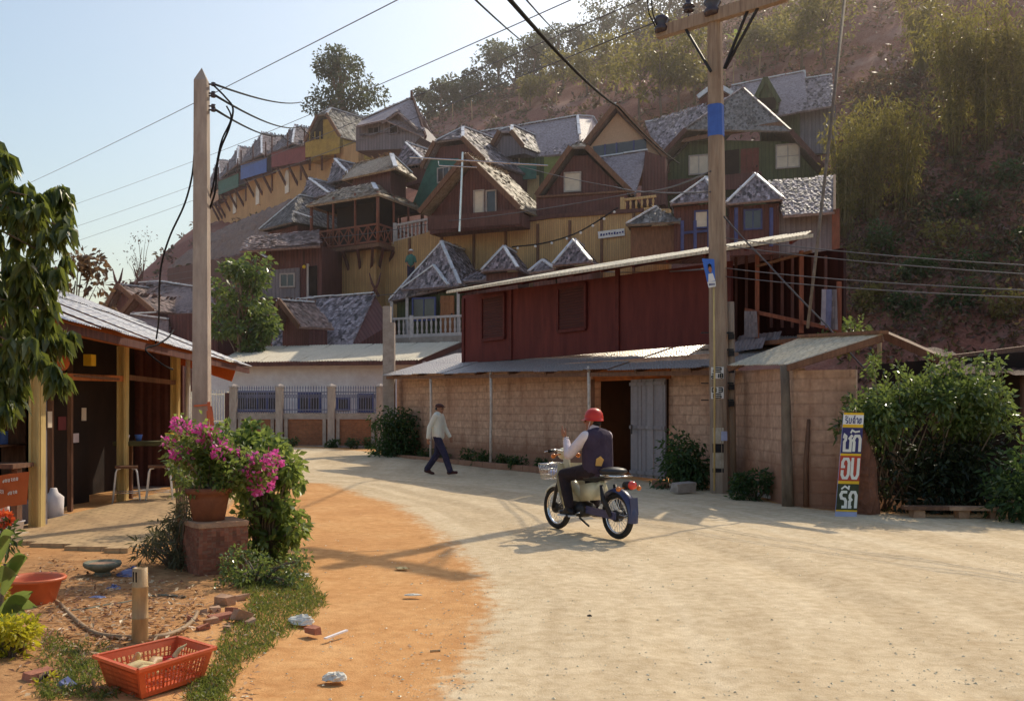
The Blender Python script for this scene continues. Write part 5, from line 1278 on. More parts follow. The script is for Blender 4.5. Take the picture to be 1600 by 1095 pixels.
m = MB(); m.ball(V(5.12, 14.75, .45), (.22, .3, .95), 28, 26)
vv = np.array(m.v); nz = vnoise(vv[:, 0] * 3 + vv[:, 1], vv[:, 2] * 2, 4, 4, 1.6)[:, None]; nz = nz + .5 * vnoise(vv[:, 0] * 9 + vv[:, 1] * 5, vv[:, 2] * 7, 6, 3, 1.8)[:, None]; c0_ = np.array([5.12, 14.75, .45]); m.v = [tuple(q) for q in (c0_ + (vv - c0_) * (1 + .28 * nz) + np.array([.10, 0, 0]) * (1 - vv[:, 2:3]))]
obj('earth_bank', m, m_earthdark, None, smooth=False, label='upright red earth stump standing right behind the lettered sign', cat='mound')
pb_ = root('plank_bench', V(6.2, 14.1, 0), 'low weathered plank laid on stones under the glossy hedge', 'bench')
for dx, w_ in ((0, .6), (.62, .66)):
    m = MB(); m.box(V(5.85 + dx, 14.1 - dx * .12, .115), (w_, .22, .05), Matrix.Rotation(-.1, 3, 'Z')); obj('plank', m, m_rubble if dx else m_brownwood, pb_)
for dx in (-.1, .5, .95):
    m = MB(); m.box(V(5.85 + dx, 14.12 - dx * .1, .03), (.16, .16, .115)); m.jit(.012); obj('support_stone', m, m_rubble, pb_)
# ------------------------------------------------------------------ poles and cables
lp = root('concrete_pole', V(-4.05, 13, 0), 'tall tapering square concrete pole with a pointed top beside the shop', 'pole')
m = MB(); b0 = V(-4.05, 13, 0); R15 = Matrix.Rotation(.06, 3, 'Z')
def sq(z, w): return [b0 + R15 @ V(x * w, y * w, z) for x, y in ((-.5, -.5), (.5, -.5), (.5, .5), (-.5, .5))]
vs = sq(-.2, .215) + sq(5.78, .165) + [b0 + V(0, 0, 5.96)]
m.add(vs, [(0, 1, 5, 4), (1, 2, 6, 5), (2, 3, 7, 6), (3, 0, 4, 7), (4, 5, 8), (5, 6, 8), (6, 7, 8), (7, 4, 8)]); obj('shaft', m, m_postconc, lp)
for y in (132, 146, 150, 166, 172):
    p = P(331, y, 12.93); m = MB(); m.tube([p - V(.04, 0, 0), p + V(.035, 0, 0)], .012, 6); m.lathe(p + V(.02, 0, -.025), [(.012, 0), (.03, .005), (.018, .025), (.03, .045), (.012, .05)], 10); obj('insulator', m, m_porcelain, lp, smooth=True)
m = MB(); 
for k in range(7):
    p = P(324 + random.uniform(-2, 4), 636 + random.uniform(-8, 6), 12.86); m.add([p, p + V(.03, 0, .01), p + V(.05 + random.uniform(-.03, .05), -.02, -.16 - random.uniform(0, .14)), p + V(.02, -.02, -.2)], [(0, 1, 2, 3)])
m.beam(P(303, 634, 12.88), P(328, 632, 12.86), .01, .02); obj('red_ribbon', m, m_basin, lp)
# wooden power pole with cross arm
up = root('power_pole', V(3.85, 18.4, 0), 'tall weathered power pole with a slanting cross arm, blue band and number plates', 'pole')
def pz(py, Y=18.4): return EYE - (py - HY) / F * Y
def pole_sec(z): return .335 - .10 * (z / 9.2)
UX = lambda z: 3.85 - .012 * z
m = MB(); zs = [-.2, 2, 4, 6, 8, 9.3]
vs = []
for z in zs:
    w_ = pole_sec(max(z, 0)) / 2; ch = w_ * .45; c = V(UX(z), 18.4, z)
    for x, y in ((-w_ + ch, -w_), (w_ - ch, -w_), (w_, -w_ + ch), (w_, w_ - ch), (w_ - ch, w_), (-w_ + ch, w_), (-w_, w_ - ch), (-w_, -w_ + ch)): vs.append(c + Matrix.Rotation(-.5, 3, 'Z') @ V(x, y, 0))
m.add(vs, [(i * 8 + k, i * 8 + (k + 1) % 8, (i + 1) * 8 + (k + 1) % 8, (i + 1) * 8 + k) for i in range(5) for k in range(8)] + [tuple(40 + k for k in range(8))])
m_polewood = surf('weathered_pole_timber', (.33, .25, .185), (.19, .13, .095), 5, stretch=(4, 4, .35), bump=.7, dirt=(.13, .08, .055))
obj('shaft', m, m_polewood, up)
def band(name, y0, y1, mat, k=1.03):
    m = MB(); z0, z1 = pz(y1), pz(y0); vs = []
    for z in (z0, z1):
        w_ = pole_sec(z) / 2 * k; ch = w_ * .45; c = V(UX(z), 18.4, z)
        for x, y in ((-w_ + ch, -w_), (w_ - ch, -w_), (w_, -w_ + ch), (w_, w_ - ch), (w_ - ch, w_), (-w_ + ch, w_), (-w_, w_ - ch), (-w_, -w_ + ch)): vs.append(c + Matrix.Rotation(-.5, 3, 'Z') @ V(x, y, 0))
    m.add(vs, [(k_, (k_ + 1) % 8, (k_ + 1) % 8 + 8, k_ + 8) for k_ in range(8)]); obj(name, m, mat, up)
band('blue_band', 165, 214, m_bandblue)
m_oldwhite = surf('worn_white_paint', (.50, .44, .36), (.30, .25, .19), 8, dirt=(.2, .15, .1))
def patch(name, y0, y1, mat):
    n_ = V(math.sin(-.38), -math.cos(-.38), 0); t_ = V(-n_.y, n_.x, 0); c = V(UX(1), 18.4, (pz(y0) + pz(y1)) / 2) + n_ * .170; h_ = (pz(y0) - pz(y1)) / 2
    m = MB(); m.prism([c + t_ * .10 + Z3 * h_, c - t_ * .10 + Z3 * h_, c - t_ * .10 - Z3 * h_, c + t_ * .10 - Z3 * h_], -n_ * .012); obj(name, m, mat, up)
patch('painted_patch', 668, 692, m_oldwhite); patch('painted_patch', 693, 706, m_ink_black); patch('painted_patch', 707, 730, m_oldwhite); patch('painted_patch', 731, 737, m_ink_black)
def plate(y0, y1, rows):
    n_ = V(math.sin(-.38), -math.cos(-.38), 0); t_ = V(-n_.y, n_.x, 0)
    c = V(UX(2), 18.4, (pz(y0) + pz(y1)) / 2) + n_ * .178; h_ = (pz(y0) - pz(y1)) / 2; w_ = .115
    m = MB(); m.prism([c + t_ * w_ + Z3 * h_, c - t_ * w_ + Z3 * h_, c - t_ * w_ - Z3 * h_, c + t_ * w_ - Z3 * h_], -n_ * .01); po = obj('number_plate', m, m_white, up)
    for j, row in enumerate(rows):
        digit_row(po, row, c + n_ * .005, t_, h_, w_, j, len(rows))
SEG = {'1': 'bc', '2': 'abged', '3': 'abgcd', '4': 'fgbc', '5': 'afgcd', '6': 'afgedc', '8': 'abcdefg', '0': 'abcdef', '9': 'abcfgd', '7': 'abc'}
def digit_row(par, txt, c, t_, h_, w_, j, nr):
    m = MB(); n = len(txt); rh = 2 * h_ / nr; cy = h_ - rh * (j + .5); cw = 2 * w_ / n
    for i, d in enumerate(txt):
        o = c + t_ * (-w_ + cw * (i + .5)) + Z3 * cy; a, b = cw * .30, rh * .34
        ps = {'a': ((-a, b), (a, b)), 'b': ((a, b), (a, 0)), 'c': ((a, 0), (a, -b)), 'd': ((-a, -b), (a, -b)), 'e': ((-a, 0), (-a, -b)), 'f': ((-a, b), (-a, 0)), 'g': ((-a, 0), (a, 0))}
        for s in SEG[d]:
            (x0, y0), (x1, y1) = ps[s]; m.beam(o + t_ * x0 + Z3 * y0, o + t_ * x1 + Z3 * y1, .018, .014, up=V(-t_.y, t_.x, 0))
    obj('digits', m, m_ink_black, par)
plate(574, 592, ('2', '218')); plate(605, 623, ('03', '6'))
# cross arm
aL, aR = P(1026, 57, 19.3), P(1226, -4, 17.5); aR.z = aL.z
m = MB(); m.beam(aL + V(0, -.16, 0), aR + V(0, -.16, 0), .15, .22); obj('cross_arm', m, m_polewood, up)
for u, v, dx in ((.22, 1.05, 0), (.72, 1.0, 0), (.80, 1.0, .06)):
    p = aL.lerp(aR, u) + V(0, -.2, -.05); m = MB(); m.beam(p, V(UX(7.5) + (.12 if u > .5 else -.12) + dx * .3, 18.22, aL.z - v), .03, .045); obj('arm_brace', m, m_iron, up)
def spool(p, s, name='insulator', mat=None):
    m = MB(); m.lathe(p - Z3 * s, [(.3 * s, 0), (.8 * s, .05 * s), (.95 * s, .5 * s), (.6 * s, .95 * s), (.95 * s, 1.4 * s), (.8 * s, 1.9 * s), (.3 * s, 2 * s)], 14); obj(name, m, mat or m_porcelain, up, smooth=True)
spool(aL.lerp(aR, .03) + V(0, -.22, .12), .16); spool(aL.lerp(aR, .44) + V(0, -.22, .16), .17)
p = aL.lerp(aR, .26) + V(0, -.1, .34); m = MB(); m.tube([p - Z3 * .3, p], .012, 6); m.lathe(p - Z3 * .08, [(.03, 0), (.10, .0), (.085, .05), (.05, .06), (.12, .08), (.09, .13), (.05, .15), (.06, .2), (.02, .24)], 14); obj('pin_insulator', m, m_porcelain, up, smooth=True)
for i, y in enumerate(np.linspace(520, 625, 5)):
    for sgn, xx in ((1, 1134), (-1, 1107)):
        p = P(xx, y, 18.35); m = MB(); m.beam(p, p + V(.14 * sgn, -.02, 0), .022 if sgn < 0 else .03); 
        if sgn > 0: m.box(p + V(.10, -.02, -.07), (.10, .05, .10))
        obj('step_bolt', m, m_black if sgn > 0 else m_iron, up)
# the wires' loose tails on the arm
for a_, b_, cdx in ((1010, 1026, -.1), (1016, 1028, .05)):
    m = MB(); m.tube([P(a_, -12, 18.8), P(a_ + 4, 22, 18.9), P(b_, 46, 19.1)], .012, 5); obj('wire_tail', m, m_wire, up)
# cane and poster fixed to the pole
cn = root('cane', V(UX(0) - .04, 18.2, 0), 'thin yellow cane leaning straight up the front of the power pole', 'cane')
m = MB(); m.tube([P(1116, 766, 18.0), P(1116.5, 600, 18.14), P(1115, 440, 18.15)], .018, 7); obj('stick', m, m_caneyel, cn, smooth=True)
ps = root('poster', P(1108, 425, 18.1), 'blue portrait poster tilted on top of the cane at the power pole', 'poster')
pc_ = [P(1097, 404, 18.12), P(1116, 405, 18.1), P(1118, 447, 18.1), P(1107, 448, 18.1)]
def quadpt(u, v, o=0): return pc_[0].lerp(pc_[1], u).lerp(pc_[3].lerp(pc_[2], u), v) + V(0, -o, 0)
m = MB(); m.prism(pc_, V(0, .02, 0)); obj('board', m, m_posterblue, ps)
def pshape(name, pts, mat, o): m = MB(); m.prism([quadpt(u, v, o) for u, v in pts], V(0, .004, 0)); obj(name, m, mat, ps)
pshape('printed_shirt', [(.3, .55), (.75, .52), (.98, .8), (.1, .84)], m_white, .012)
pshape('printed_face', [(.52 + .17 * math.cos(a), .38 + .14 * math.sin(a)) for a in np.linspace(0, 6.28, 13)[:-1]], m_skin, .018)
pshape('printed_hair', [(.36, .36), (.36, .22), (.52, .17), (.68, .22), (.69, .36), (.62, .29), (.44, .29)], m_hair, .024)
pshape('caption_strip', [(-.02, .84), (1.02, .82), (1.04, 1.02), (-.02, 1.04)], m_white, .012)
for i in range(5): pshape('caption_lettering', [(.12 + .16 * i, .9), (.22 + .16 * i, .89), (.22 + .16 * i, .96), (.12 + .16 * i, .97)], m_ink_navy, .017)
# timber stub strapped behind the pole
m = MB(); m.tube([V(4.08, 18.5, -.1), V(4.06, 18.5, 1.9), V(4.05, 18.5, 3.5)], [.10, .09, .08], 9); obj('timber_stub', m, m_polewood, up, smooth=True)
m = MB(); m.beam(P(1127, 681, 18.05), P(1136, 681, 18.05), .03, .17); obj('paper_notice', m, m_signblue, up)
# slender stay pole
sp = MB(); sp.tube([P(1262, 512, 16.2), P(1283, 330, 17.6), P(1300, 180, 19), P(1324, -40, 21)], [.026, .028, .032, .036], 8)
obj('stay_pole', sp, m_bark, None, smooth=True, label='long thin slanting grey cane pole rising from behind the lean-to roof', cat='pole')
# cables
def cable(pts, r, label, mat=None, sag=0.0, group=None, n=14):
    q = []
    for a, b in zip(pts[:-1], pts[1:]):
        for k in range(n + 1):
            if q and k == 0: continue
            u = k / n; q.append(a.lerp(b, u) - Z3 * (sag * 4 * u * (1 - u)))
    m = MB(); m.tube(q, r, 5); return obj('cable', m, mat or m_wire, None, smooth=True, label=label, cat='cable', group=group, uv=False)
SG = 'high wires crossing the sky'
cable([P(-40, 322, 110), P(700, -40, 21)], .013, 'uppermost thin wire crossing the pale sky behind the pointed pole', m_wirepale, .3, SG)
cable([P(-40, 372, 110), P(300, 253, 75), P(960, -30, 20)], .013, 'second thin wire down across the sky, passing the lone tree', m_wirepale, .15, SG)
cable([P(-40, 405, 110), P(300, 291, 75), P(1030, -12, 20)], .013, 'third thin wire across the sky, ending over the ridge trees', m_wirepale, .15, SG)
cable([P(-40, 428, 110), P(300, 314, 75), P(1032, 32, 19.2)], .013, 'lowest sky wire, tied to the cross arm end', m_wirepale, .15, SG)
for y0, y1, k in ((447, 418, 'upper'), (458, 428, 'middle'), (466, 436, 'lower')): cable([P(90, y0, 90), P(330, y1, 60)], .013, k + ' one of three low wires in front of the far horned roofs', m_wirepale, .2)
cable([P(332, 131, 12.95), P(470, 160, 35), P(560, 196, 58)], .016, 'uppermost service cable from the pointed pole to the lodge', m_wire, .12)
cable([P(332, 147, 12.95), P(470, 198, 38), P(500, 214, 60)], .017, 'middle service cable from the pointed pole to the lodge', m_wire, .2)
cable([P(332, 169, 12.95), P(440, 212, 38), P(470, 226, 60)], .017, 'lowest service cable from the pointed pole to the lodge', m_wire, .15)
def spline(pts, n=8):
    out = []
    for i in range(len(pts) - 1):
        p0, p1, p2, p3 = pts[max(i - 1, 0)], pts[i], pts[i + 1], pts[min(i + 2, len(pts) - 1)]
        for k in range(n):
            t = k / n; out.append(.5 * ((2 * p1) + (p2 - p0) * t + (2 * p0 - 5 * p1 + 4 * p2 - p3) * t * t + (3 * p1 - p0 - 3 * p2 + p3) * t ** 3))
    return out + [pts[-1]]
def loop(pts, r, label, mat=None, cat='cable'):
    m = MB(); m.tube(spline([Vector(p) for p in pts]), r, 6); return obj('cable', m, mat or m_wire, None, smooth=True, label=label, cat=cat, uv=False)
loop([P(333, 133, 12.9), P(352, 152, 12.9), P(364, 170, 12.9), P(358, 200, 12.9), P(345, 232, 12.9), P(339, 262, 12.9), P(336, 300, 12.95), P(326, 330, 13.1)], .013, 'looping cable hanging just beside the pointed pole, outer one')
loop([P(354, 166, 12.92), P(361, 186, 12.92), P(347, 218, 12.92), P(340, 248, 12.92), P(334, 285, 13), P(328, 310, 13.1)], .011, 'thinner inner cable loop hanging beside the pointed pole')
loop([P(304, 232, 13), P(300, 275, 12.9), P(288, 320, 12.8), P(266, 368, 12.8), P(253, 410, 12.9), P(249, 450, 13.2), P(248, 500, 14), P(243, 536, 14.5)], .012, 'sagging cable dropping from the pointed pole onto the shop roof')
loop([P(271, 516, 14.6), P(262, 528, 14.2), P(246, 538, 13.9), P(228, 545, 13.7), P(236, 556, 13.6), P(258, 572, 13.6), P(270, 577, 13.8)], .013, 'thick black cable end bent over the edge of the shop roof')
cable([P(680, -60, 9), P(845, 84, 40), P(905, 125, 90)], .014, 'dark slack cable coming down to the ridge trees, first one', m_wire, .1)
cable([P(745, -60, 9), P(965, 166, 30), P(1062, 256, 46)], .028, 'thick black cable slanting down to the cream gabled house', m_wire, .15)
cable([P(780, -50, 9), P(890, 66, 40), P(930, 100, 95)], .012, 'thin dark cable just beside the thick slanting one', m_wire, .1)
RG = 'wires leading off past the dark hillside'
for a, b, l_ in ((372, 418, 'uppermost'), (384, 432, 'second'), (419, 456, 'third'), (432, 467, 'lowest')):
    cable([P(1134, a, 18.3), P(1660, b, 11.5)], .009, l_ + ' of four wires running from the power pole past the dark hillside', m_wirepale, .05, RG)
cable([P(1131, 338, 18.3), P(1200, 412, 17.6), P(1292, 508, 16.6), P(1362, 588, 15.9)], .016, 'slanting guy cable from the power pole down over the lean-to roof', m_wirepale, .02)
cable([P(1110, 268, 18.3), P(1000, 300, 30), P(690, 346, 48), P(500, 372, 49)], .018, 'slack pale wire sweeping in front of the dark gabled houses', m_wirepale, .1)
cable([P(1110, 300, 18.3), P(960, 292, 40), P(780, 250, 46)], .016, 'pale wire crossing the cream shuttered house', m_wirepale, .1)
cable([P(1110, 420, 18.3), P(900, 420, 38), P(505, 470, 48), P(380, 500, 50)], .016, 'low wire crossing the bamboo walls', m_wirepale, .1)
bl = root('light_string', P(880, 376, 43.5), 'dark cable with small bulbs strung across the great bamboo wall', 'string lights')
pts = spline([P(800, 386, 44.5), P(850, 380, 44), P(897, 366, 43.4), P(935, 345, 43), P(965, 325, 43)]); m = MB(); m.tube(pts, .035, 5); obj('cord', m, m_wire, bl, uv=False)
for k in range(2, len(pts) - 1, 4):
    m = MB(); m.ball(pts[k] - Z3 * .08, .06, 8, 6); obj('bulb', m, m_white, bl, smooth=True)
# ------------------------------------------------------------------ the shop on the left
sh = root('shop', V(-6.8, 15, 0), 'open fronted shop with yellow posts under a low corrugated zinc roof', 'shop')
EX_ = -5.05
e0, e1 = V(EX_, 11.2, 2.53), V(EX_ + .02, 19.3, 2.34)
rise = V(-4.1, 0, 1.62)
m = MB()
for c in range(2):
    for k in range(9):
        p = e0.lerp(e1, k / 9); w_ = (e1 - e0) * (1.035 / 9)
        t0, t1 = ((.0, .56), (.50, 1.0))[c]
        z = .012 * (k % 2) + .018 * c + random.gauss(0, .006); ov = random.uniform(-.03, .05) if c == 0 else 0
        corr(m, p + rise * t1 + V(0, 0, z), w_, rise * (t0 - t1) + V(ov, 0, -ov * .3), 13, .0065, 6, 4)
obj('roof', m, m_zincold, sh, smooth=True)
for k in range(6):
    p = e0.lerp(e1, (k + .5) / 6) - Z3 * .07 + V(-.12, 0, 0); m = MB(); m.beam(p, p + rise, .06, .1); obj('rafter', m, m_orange, sh)
m = MB(); a = V(-5.72, 11.3, 2.56); b = V(-6.28, 19.1, 2.55); m.beam(a, b, .1, .14); obj('wall_plate', m, m_orange, sh)
m = MB(); m.beam(e0 + V(-.06, .05, -.09), e1 + V(-.06, -.05, -.09), .03, .10); obj('eave_board', m, m_board, sh)
for a, b in ((V(-5.3, 18.95, 2.14), V(-6.4, 19.0, 2.5)),):
    m = MB(); m.beam(a, b, .04, .22); obj('fascia_board', m, m_orangesign, sh)
# gable end boarding toward the viewer
m = MB(); m.prism([V(-5.4, 11.42, 2.45), V(-9.1, 11.42, 3.92), V(-9.1, 11.42, 2.3), V(-5.4, 11.42, 2.3)], V(0, .04, 0)); obj('gable_boarding', m, m_board, sh)
POST = [(-5.70, 11.97, 0), (-6.15, 15.75, 0), (-6.25, 18.5, 0)]
for i, (x, y, z) in enumerate(POST):
    m = MB(); w_ = .125
    m.beam(V(x, y, -.1), V(x + .01, y, 2.56), w_, w_); m.beam(V(x - .055, y - .075, -.1), V(x - .05, y - .075, 2.5), .03, .03); m.beam(V(x + .04, y - .075, -.1), V(x + .045, y - .075, 2.5), .028, .03); obj('post', m, m_yelpost, sh)
m = MB(); m.tube([V(-6.1, 18.75, 0), V(-6.1, 18.75, 2.45)], .045, 8); obj('down_pipe', m, m_white, sh, smooth=True)
m = MB(); m.beam(V(-5.74, 12.0, 1.91), V(-6.15, 15.75, 1.99), .06, .09); obj('cross_beam', m, m_orange, sh)
m = MB(); m.beam(V(-6.15, 15.77, 2.02), V(-6.25, 18.5, 2.0), .06, .08); obj('cross_beam', m, m_brownwood, sh)
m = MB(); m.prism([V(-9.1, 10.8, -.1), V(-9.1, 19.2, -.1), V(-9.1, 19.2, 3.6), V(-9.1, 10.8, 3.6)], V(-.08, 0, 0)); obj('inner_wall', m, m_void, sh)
m = MB(); m.prism([V(-9.1, 19.05, -.1), V(-6.3, 19.05, -.1), V(-6.3, 19.05, 2.55), V(-9.1, 19.05, 3.4)], V(0, .08, 0)); obj('end_wall', m, m_darkwall, sh)
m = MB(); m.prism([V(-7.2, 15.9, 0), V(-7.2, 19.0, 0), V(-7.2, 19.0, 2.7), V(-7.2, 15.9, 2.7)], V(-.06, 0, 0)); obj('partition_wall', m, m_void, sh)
m = MB(); m.prism([V(-5.97, 11.0, -.02), V(-5.97, 19.1, -.02), V(-9.1, 19.1, -.02), V(-9.1, 11.0, -.02)], Z3 * .06); obj('shop_floor', m, m_concrete, sh)
m = MB(); m.beam(V(-5.75, 12.16, -.1), V(-5.76, 12.16, 2.3), .11, .10); obj('door_jamb', m, m_greywall, sh)
for y in (13.6, 14.2): m = MB(); m.beam(V(-6.3, y, 0), V(-6.3, y, 2.3), .06); obj('inner_stud', m, m_brownwood, sh)
m = MB(); m.prism([V(-6.665, 13.9, .04), V(-6.665, 15.7, .04), V(-6.665, 15.7, 1.9), V(-6.665, 13.9, 1.9)], V(-.04, 0, 0)); obj('dark_panel', m, m_void, sh)  # interior darkness put into the colour of a panel behind the notices
# things seen in the dim interior
sr = root('wall_shelf', V(-7.0, 13.4, 1.0), 'dark timber shelf unit standing deep in the dim shop', 'shelf')
for z in (.5, 1.0, 1.5): m = MB(); m.box(V(-7.2, 13.5, z), (.35, 1.8, .03)); obj('shelf_board', m, m_brownwood, sr)
for y in (12.6, 14.4): m = MB(); m.box(V(-7.2, y, .9), (.35, .04, 1.8)); obj('side_panel', m, m_brownwood, sr)
SHW = [('orange carton on the top shelf of the dim shop', m_orangesign, 12.9, 1.53, .28), ('pale carton on the middle shelf of the dim shop', m_curtain, 13.3, 1.03, .22), ('small blue carton on the middle shelf of the dim shop', m_blue, 13.9, 1.03, .18), ('dull red carton on the lowest shelf of the dim shop', m_redpanel, 13.2, .53, .26)]
for lab, mt, y, z, s in SHW: m = MB(); m.box(V(-7.15, y, z + s / 2 - .01), (s * .8, s, s)); obj('carton', m, mt, label=lab, cat='box')
for lab, mt, c, s in (('orange carton stacked on the loft beam inside the shop', m_orange, V(-5.95, 12.75, 2.1), .26), ('red and blue carton beside it on the loft beam', m_redpanel, V(-5.98, 12.42, 2.08), .2), ('small yellow carton at the far end of the loft beam', m_signyel, V(-5.98, 14.1, 2.2), .16), ('round orange gourd shaped lamp hanging over the loft beam', None, V(-5.95, 13.1, 2.12), .12)):
    m = MB()
    if mt is None:
        m.ball(c, (s, s, s * 1.05), 14, 10); m.tube([c + Z3 * s, c + Z3 * .34], .008, 5); obj('paper_lamp', m, m_orangesign, None, smooth=True, label=lab, cat='lamp')
    else: m.box(c, (s * .7, s, s)); obj('carton', m, mt, label=lab, cat='box')
lf = MB(); lf.box(V(-6.1, 13.4, 1.955), (.5, 2.9, .03)); obj('loft_board', lf, m_brownwood, sh)
for lab, mt, y, z, h_, w_ in (('white paper notice pinned beside the yellow post of the shop doorway', m_curtain, 12.19, 1.28, .2, .07), ('dull red paper notice deeper in the shop doorway', m_redpanel, 14.6, 1.2, .2, .16), ('pink paper notice below the red one in the doorway', m_shirtpink, 15.1, 1.0, .14, .12), ('small white notice at the far side of the shop doorway', m_curtain, 15.4, 1.33, .2, .1)):
    m = MB(); x = -6.66 if y > 12.3 else -5.69; m.prism([V(x, y, z), V(x, y + w_ * 1.6, z), V(x, y + w_ * 1.6, z + h_), V(x, y, z + h_)], V(.01, 0, 0)); obj('paper_notice', m, mt, label=lab, cat='notice')
m = MB(); c = V(-6.3, 12.9, 0); m.lathe(c, [(.0, .02), (.17, .02), (.19, .3), (.2, .32), (.18, .32), (.16, .06)], 16); obj('bucket', m, m_greywall, None, smooth=True, label='grey bucket on the floor inside the shop doorway', cat='bucket')
m = MB(); c = V(-6.1, 13.25, 0); m.lathe(c, [(.0, .02), (.12, .02), (.13, .34), (.06, .4), (.04, .46), (.0, .46)], 14); obj('jar', m, m_plaster, None, smooth=True, label='pale tall jar on the floor beside the grey bucket', cat='jar')
# orange banner on its counter
cn_ = root('counter', V(-5.75, 11.25, 0), 'brown timber counter end hung with an orange cloth at the shop corner', 'counter')
m = MB(); m.box(V(-5.78, 11.62, .42), (.07, .12, .84)); obj('leg', m, m_brownwood, cn_); m = MB(); m.box(V(-6.5, 11.62, .85), (1.6, .5, .05)); obj('counter_top', m, m_brownwood, cn_)
m = MB(); m.prism([V(-5.74, 11.33, .48), V(-7.2, 11.33, .44), V(-7.2, 11.33, -.05), V(-5.74, 11.33, -.05)], V(0, .05, 0)); obj('front_panel', m, m_plaster, cn_)
bn = root('banner', V(-6.0, 11.2, .6), 'orange cloth banner with white hand lettering hung along the shop counter', 'banner')
BA, BB = P(46, 736, 11.18), P(-60, 752, 11.1); BC, BD = P(-60, 806, 11.1), P(42, 786, 11.18)
m = MB(); m.add(*sheet(BA, BB, BC, BD, 10, 4, 0, .004)); obj('cloth', m, m_orangesign, bn)
def stroke(par, pts, w_, mat, fn_, name='lettering'):
    m = MB(); q = [fn_(x, y) for x, y in pts]
    for a, b in zip(q[:-1], q[1:]): m.beam(a, b, w_, .006, up=(q[1] - q[0]).cross(V(0, -1, 0)).cross(q[1] - q[0]) if False else V(0, 0, 1))
    obj(name, m, mat, par)
LT = {'a': [(0, 0), (0, .7), (.3, 1), (.6, .7), (.6, 0)], 'o': [(.6, .5), (.3, .6), (.1, .3), (.3, 0), (.6, .2), (.7, 1)], 's': [(0, .9), (.5, 1), (.6, .6), (.1, .5), (.6, .2), (.5, 0)], 'u': [(0, 1), (0, .1), (.5, 0), (.6, .2), (.6, 1)], 'l': [(0, 1), (.2, .8), (.2, 0)]}
bp = lambda x, y: P(x, y, 11.13)
for txt, x0, y0, dx, h_ in (('oausau', 4, 752, 4.3, 5), ('ousa', 12, 771, 4.0, 5), ('sl', 0, 769, 4, 6)):
    for i, ch in enumerate(txt): stroke(bn, [(x0 + dx * i + p_[0] * 3.4, y0 - .9 * i * (1 if h_ == 5 else 0) * .8 - p_[1] * h_ + 2) for p_ in LT[ch]], .006, m_ink_white, bp)
# table and stools
tb_ = root('bar_table', V(-5.5, 15.3, 0), 'tall narrow slab table with greenish edge beside the middle yellow post', 'table')
m = MB(); m.box(V(-5.68, 16.1, .96), (1.3, .62, .07)); obj('table_top', m, surf('mossy_plank', (.12, .115, .05), (.06, .055, .03), 6), tb_)
for x in (-6.25, -5.1):
    for y in (15.88, 16.32): m = MB(); m.beam(V(x, y, 0), V(x, y, .93), .06); obj('leg', m, m_brownwood, tb_)
def stool(c, rz, label, s=1.0):
    r = root('stool', c, label, 'stool', 'metal stools at the tall table'); R = Matrix.Rotation(rz, 3, 'Z'); q = lambda x, y, z: Vector(c) + R @ V(x * s, y * s, z)
    m = MB(); m.box(q(0, 0, .555), (.33 * s, .33 * s, .035), R); obj('seat', m, m_brownwood, r)
    for x, y in ((1, 1), (1, -1), (-1, 1), (-1, -1)):
        m = MB(); m.tube([q(.08 * x, .13 * y, .535), q(.135 * x, .145 * y, .525), q(.155 * x, .155 * y, .47), q(.2 * x, .18 * y, 0)], .0125, 7); obj('leg', m, m_white, r, smooth=True)
    m = MB(); m.tube([q(.185, .17, .16), q(.185, -.17, .16), q(-.185, -.17, .16), q(-.185, .17, .16), q(.185, .17, .16)], .008, 6); obj('stretcher', m, m_steel, r, smooth=True)
stool(V(-5.98, 15.45, .06), .35, 'bright legged stool by the middle yellow post, under the tall table'); stool(V(-5.52, 15.6, .06), .3, 'bright legged stool under the tall table, between the other two'); stool(V(-5.2, 16.6, .06), .5, 'stool half hidden behind the potted flowers')
for lab, mt, c, s in (('pink cup on the tall table', m_shirtpink, V(-6.2, 16.0, .998), .06), ('blue cup standing beside the pink one on the tall table', m_blue, V(-6.0, 16.0, .998), .065), ('yellow bowl at the end of the tall table', m_signyel, V(-5.5, 16.0, .998), .08)):
    m = MB(); m.lathe(c, [(.0, .002), (s * .6, .002), (s, s * 1.6), (s * .9, s * 1.6), (s * .5, .02)], 12); obj('cup' if s < .08 else 'bowl', m, mt, None, smooth=True, label=lab, cat='cup' if s < .08 else 'bowl')
# paved apron: stepped edge of dusty pavers
def paver_poly():
    pts = [(-5.95, 10.75), (-5.3, 10.62)]
    x, y = -5.3, 10.62
    for k in range(6): x += .235; pts += [(x, y)]; y -= (.17, .03, .2, .02, .12, .0)[k]; pts += [(x, y)]
    return pts + [(-3.86, 11.6), (-4.15, 14.5), (-4.7, 17.2), (-5.0, 18.9), (-5.95, 18.9)]
m = MB(); m.prism([V(x, y, .1) for x, y in paver_poly()], Z3 * -.18); obj('paved_apron', m, m_paver, kind='structure')
pvm = MB()
for k in range(17):
    x, y = random.uniform(-5.2, -3.6), random.uniform(9.75, 10.4)
    if random.random() < .6: pvm.box(V(x, y, .03), (.24, .12, .07), Matrix.Rotation(random.uniform(-.3, .3), 3, 'Z') @ Matrix.Rotation(random.uniform(-.12, .12), 3, 'X'))
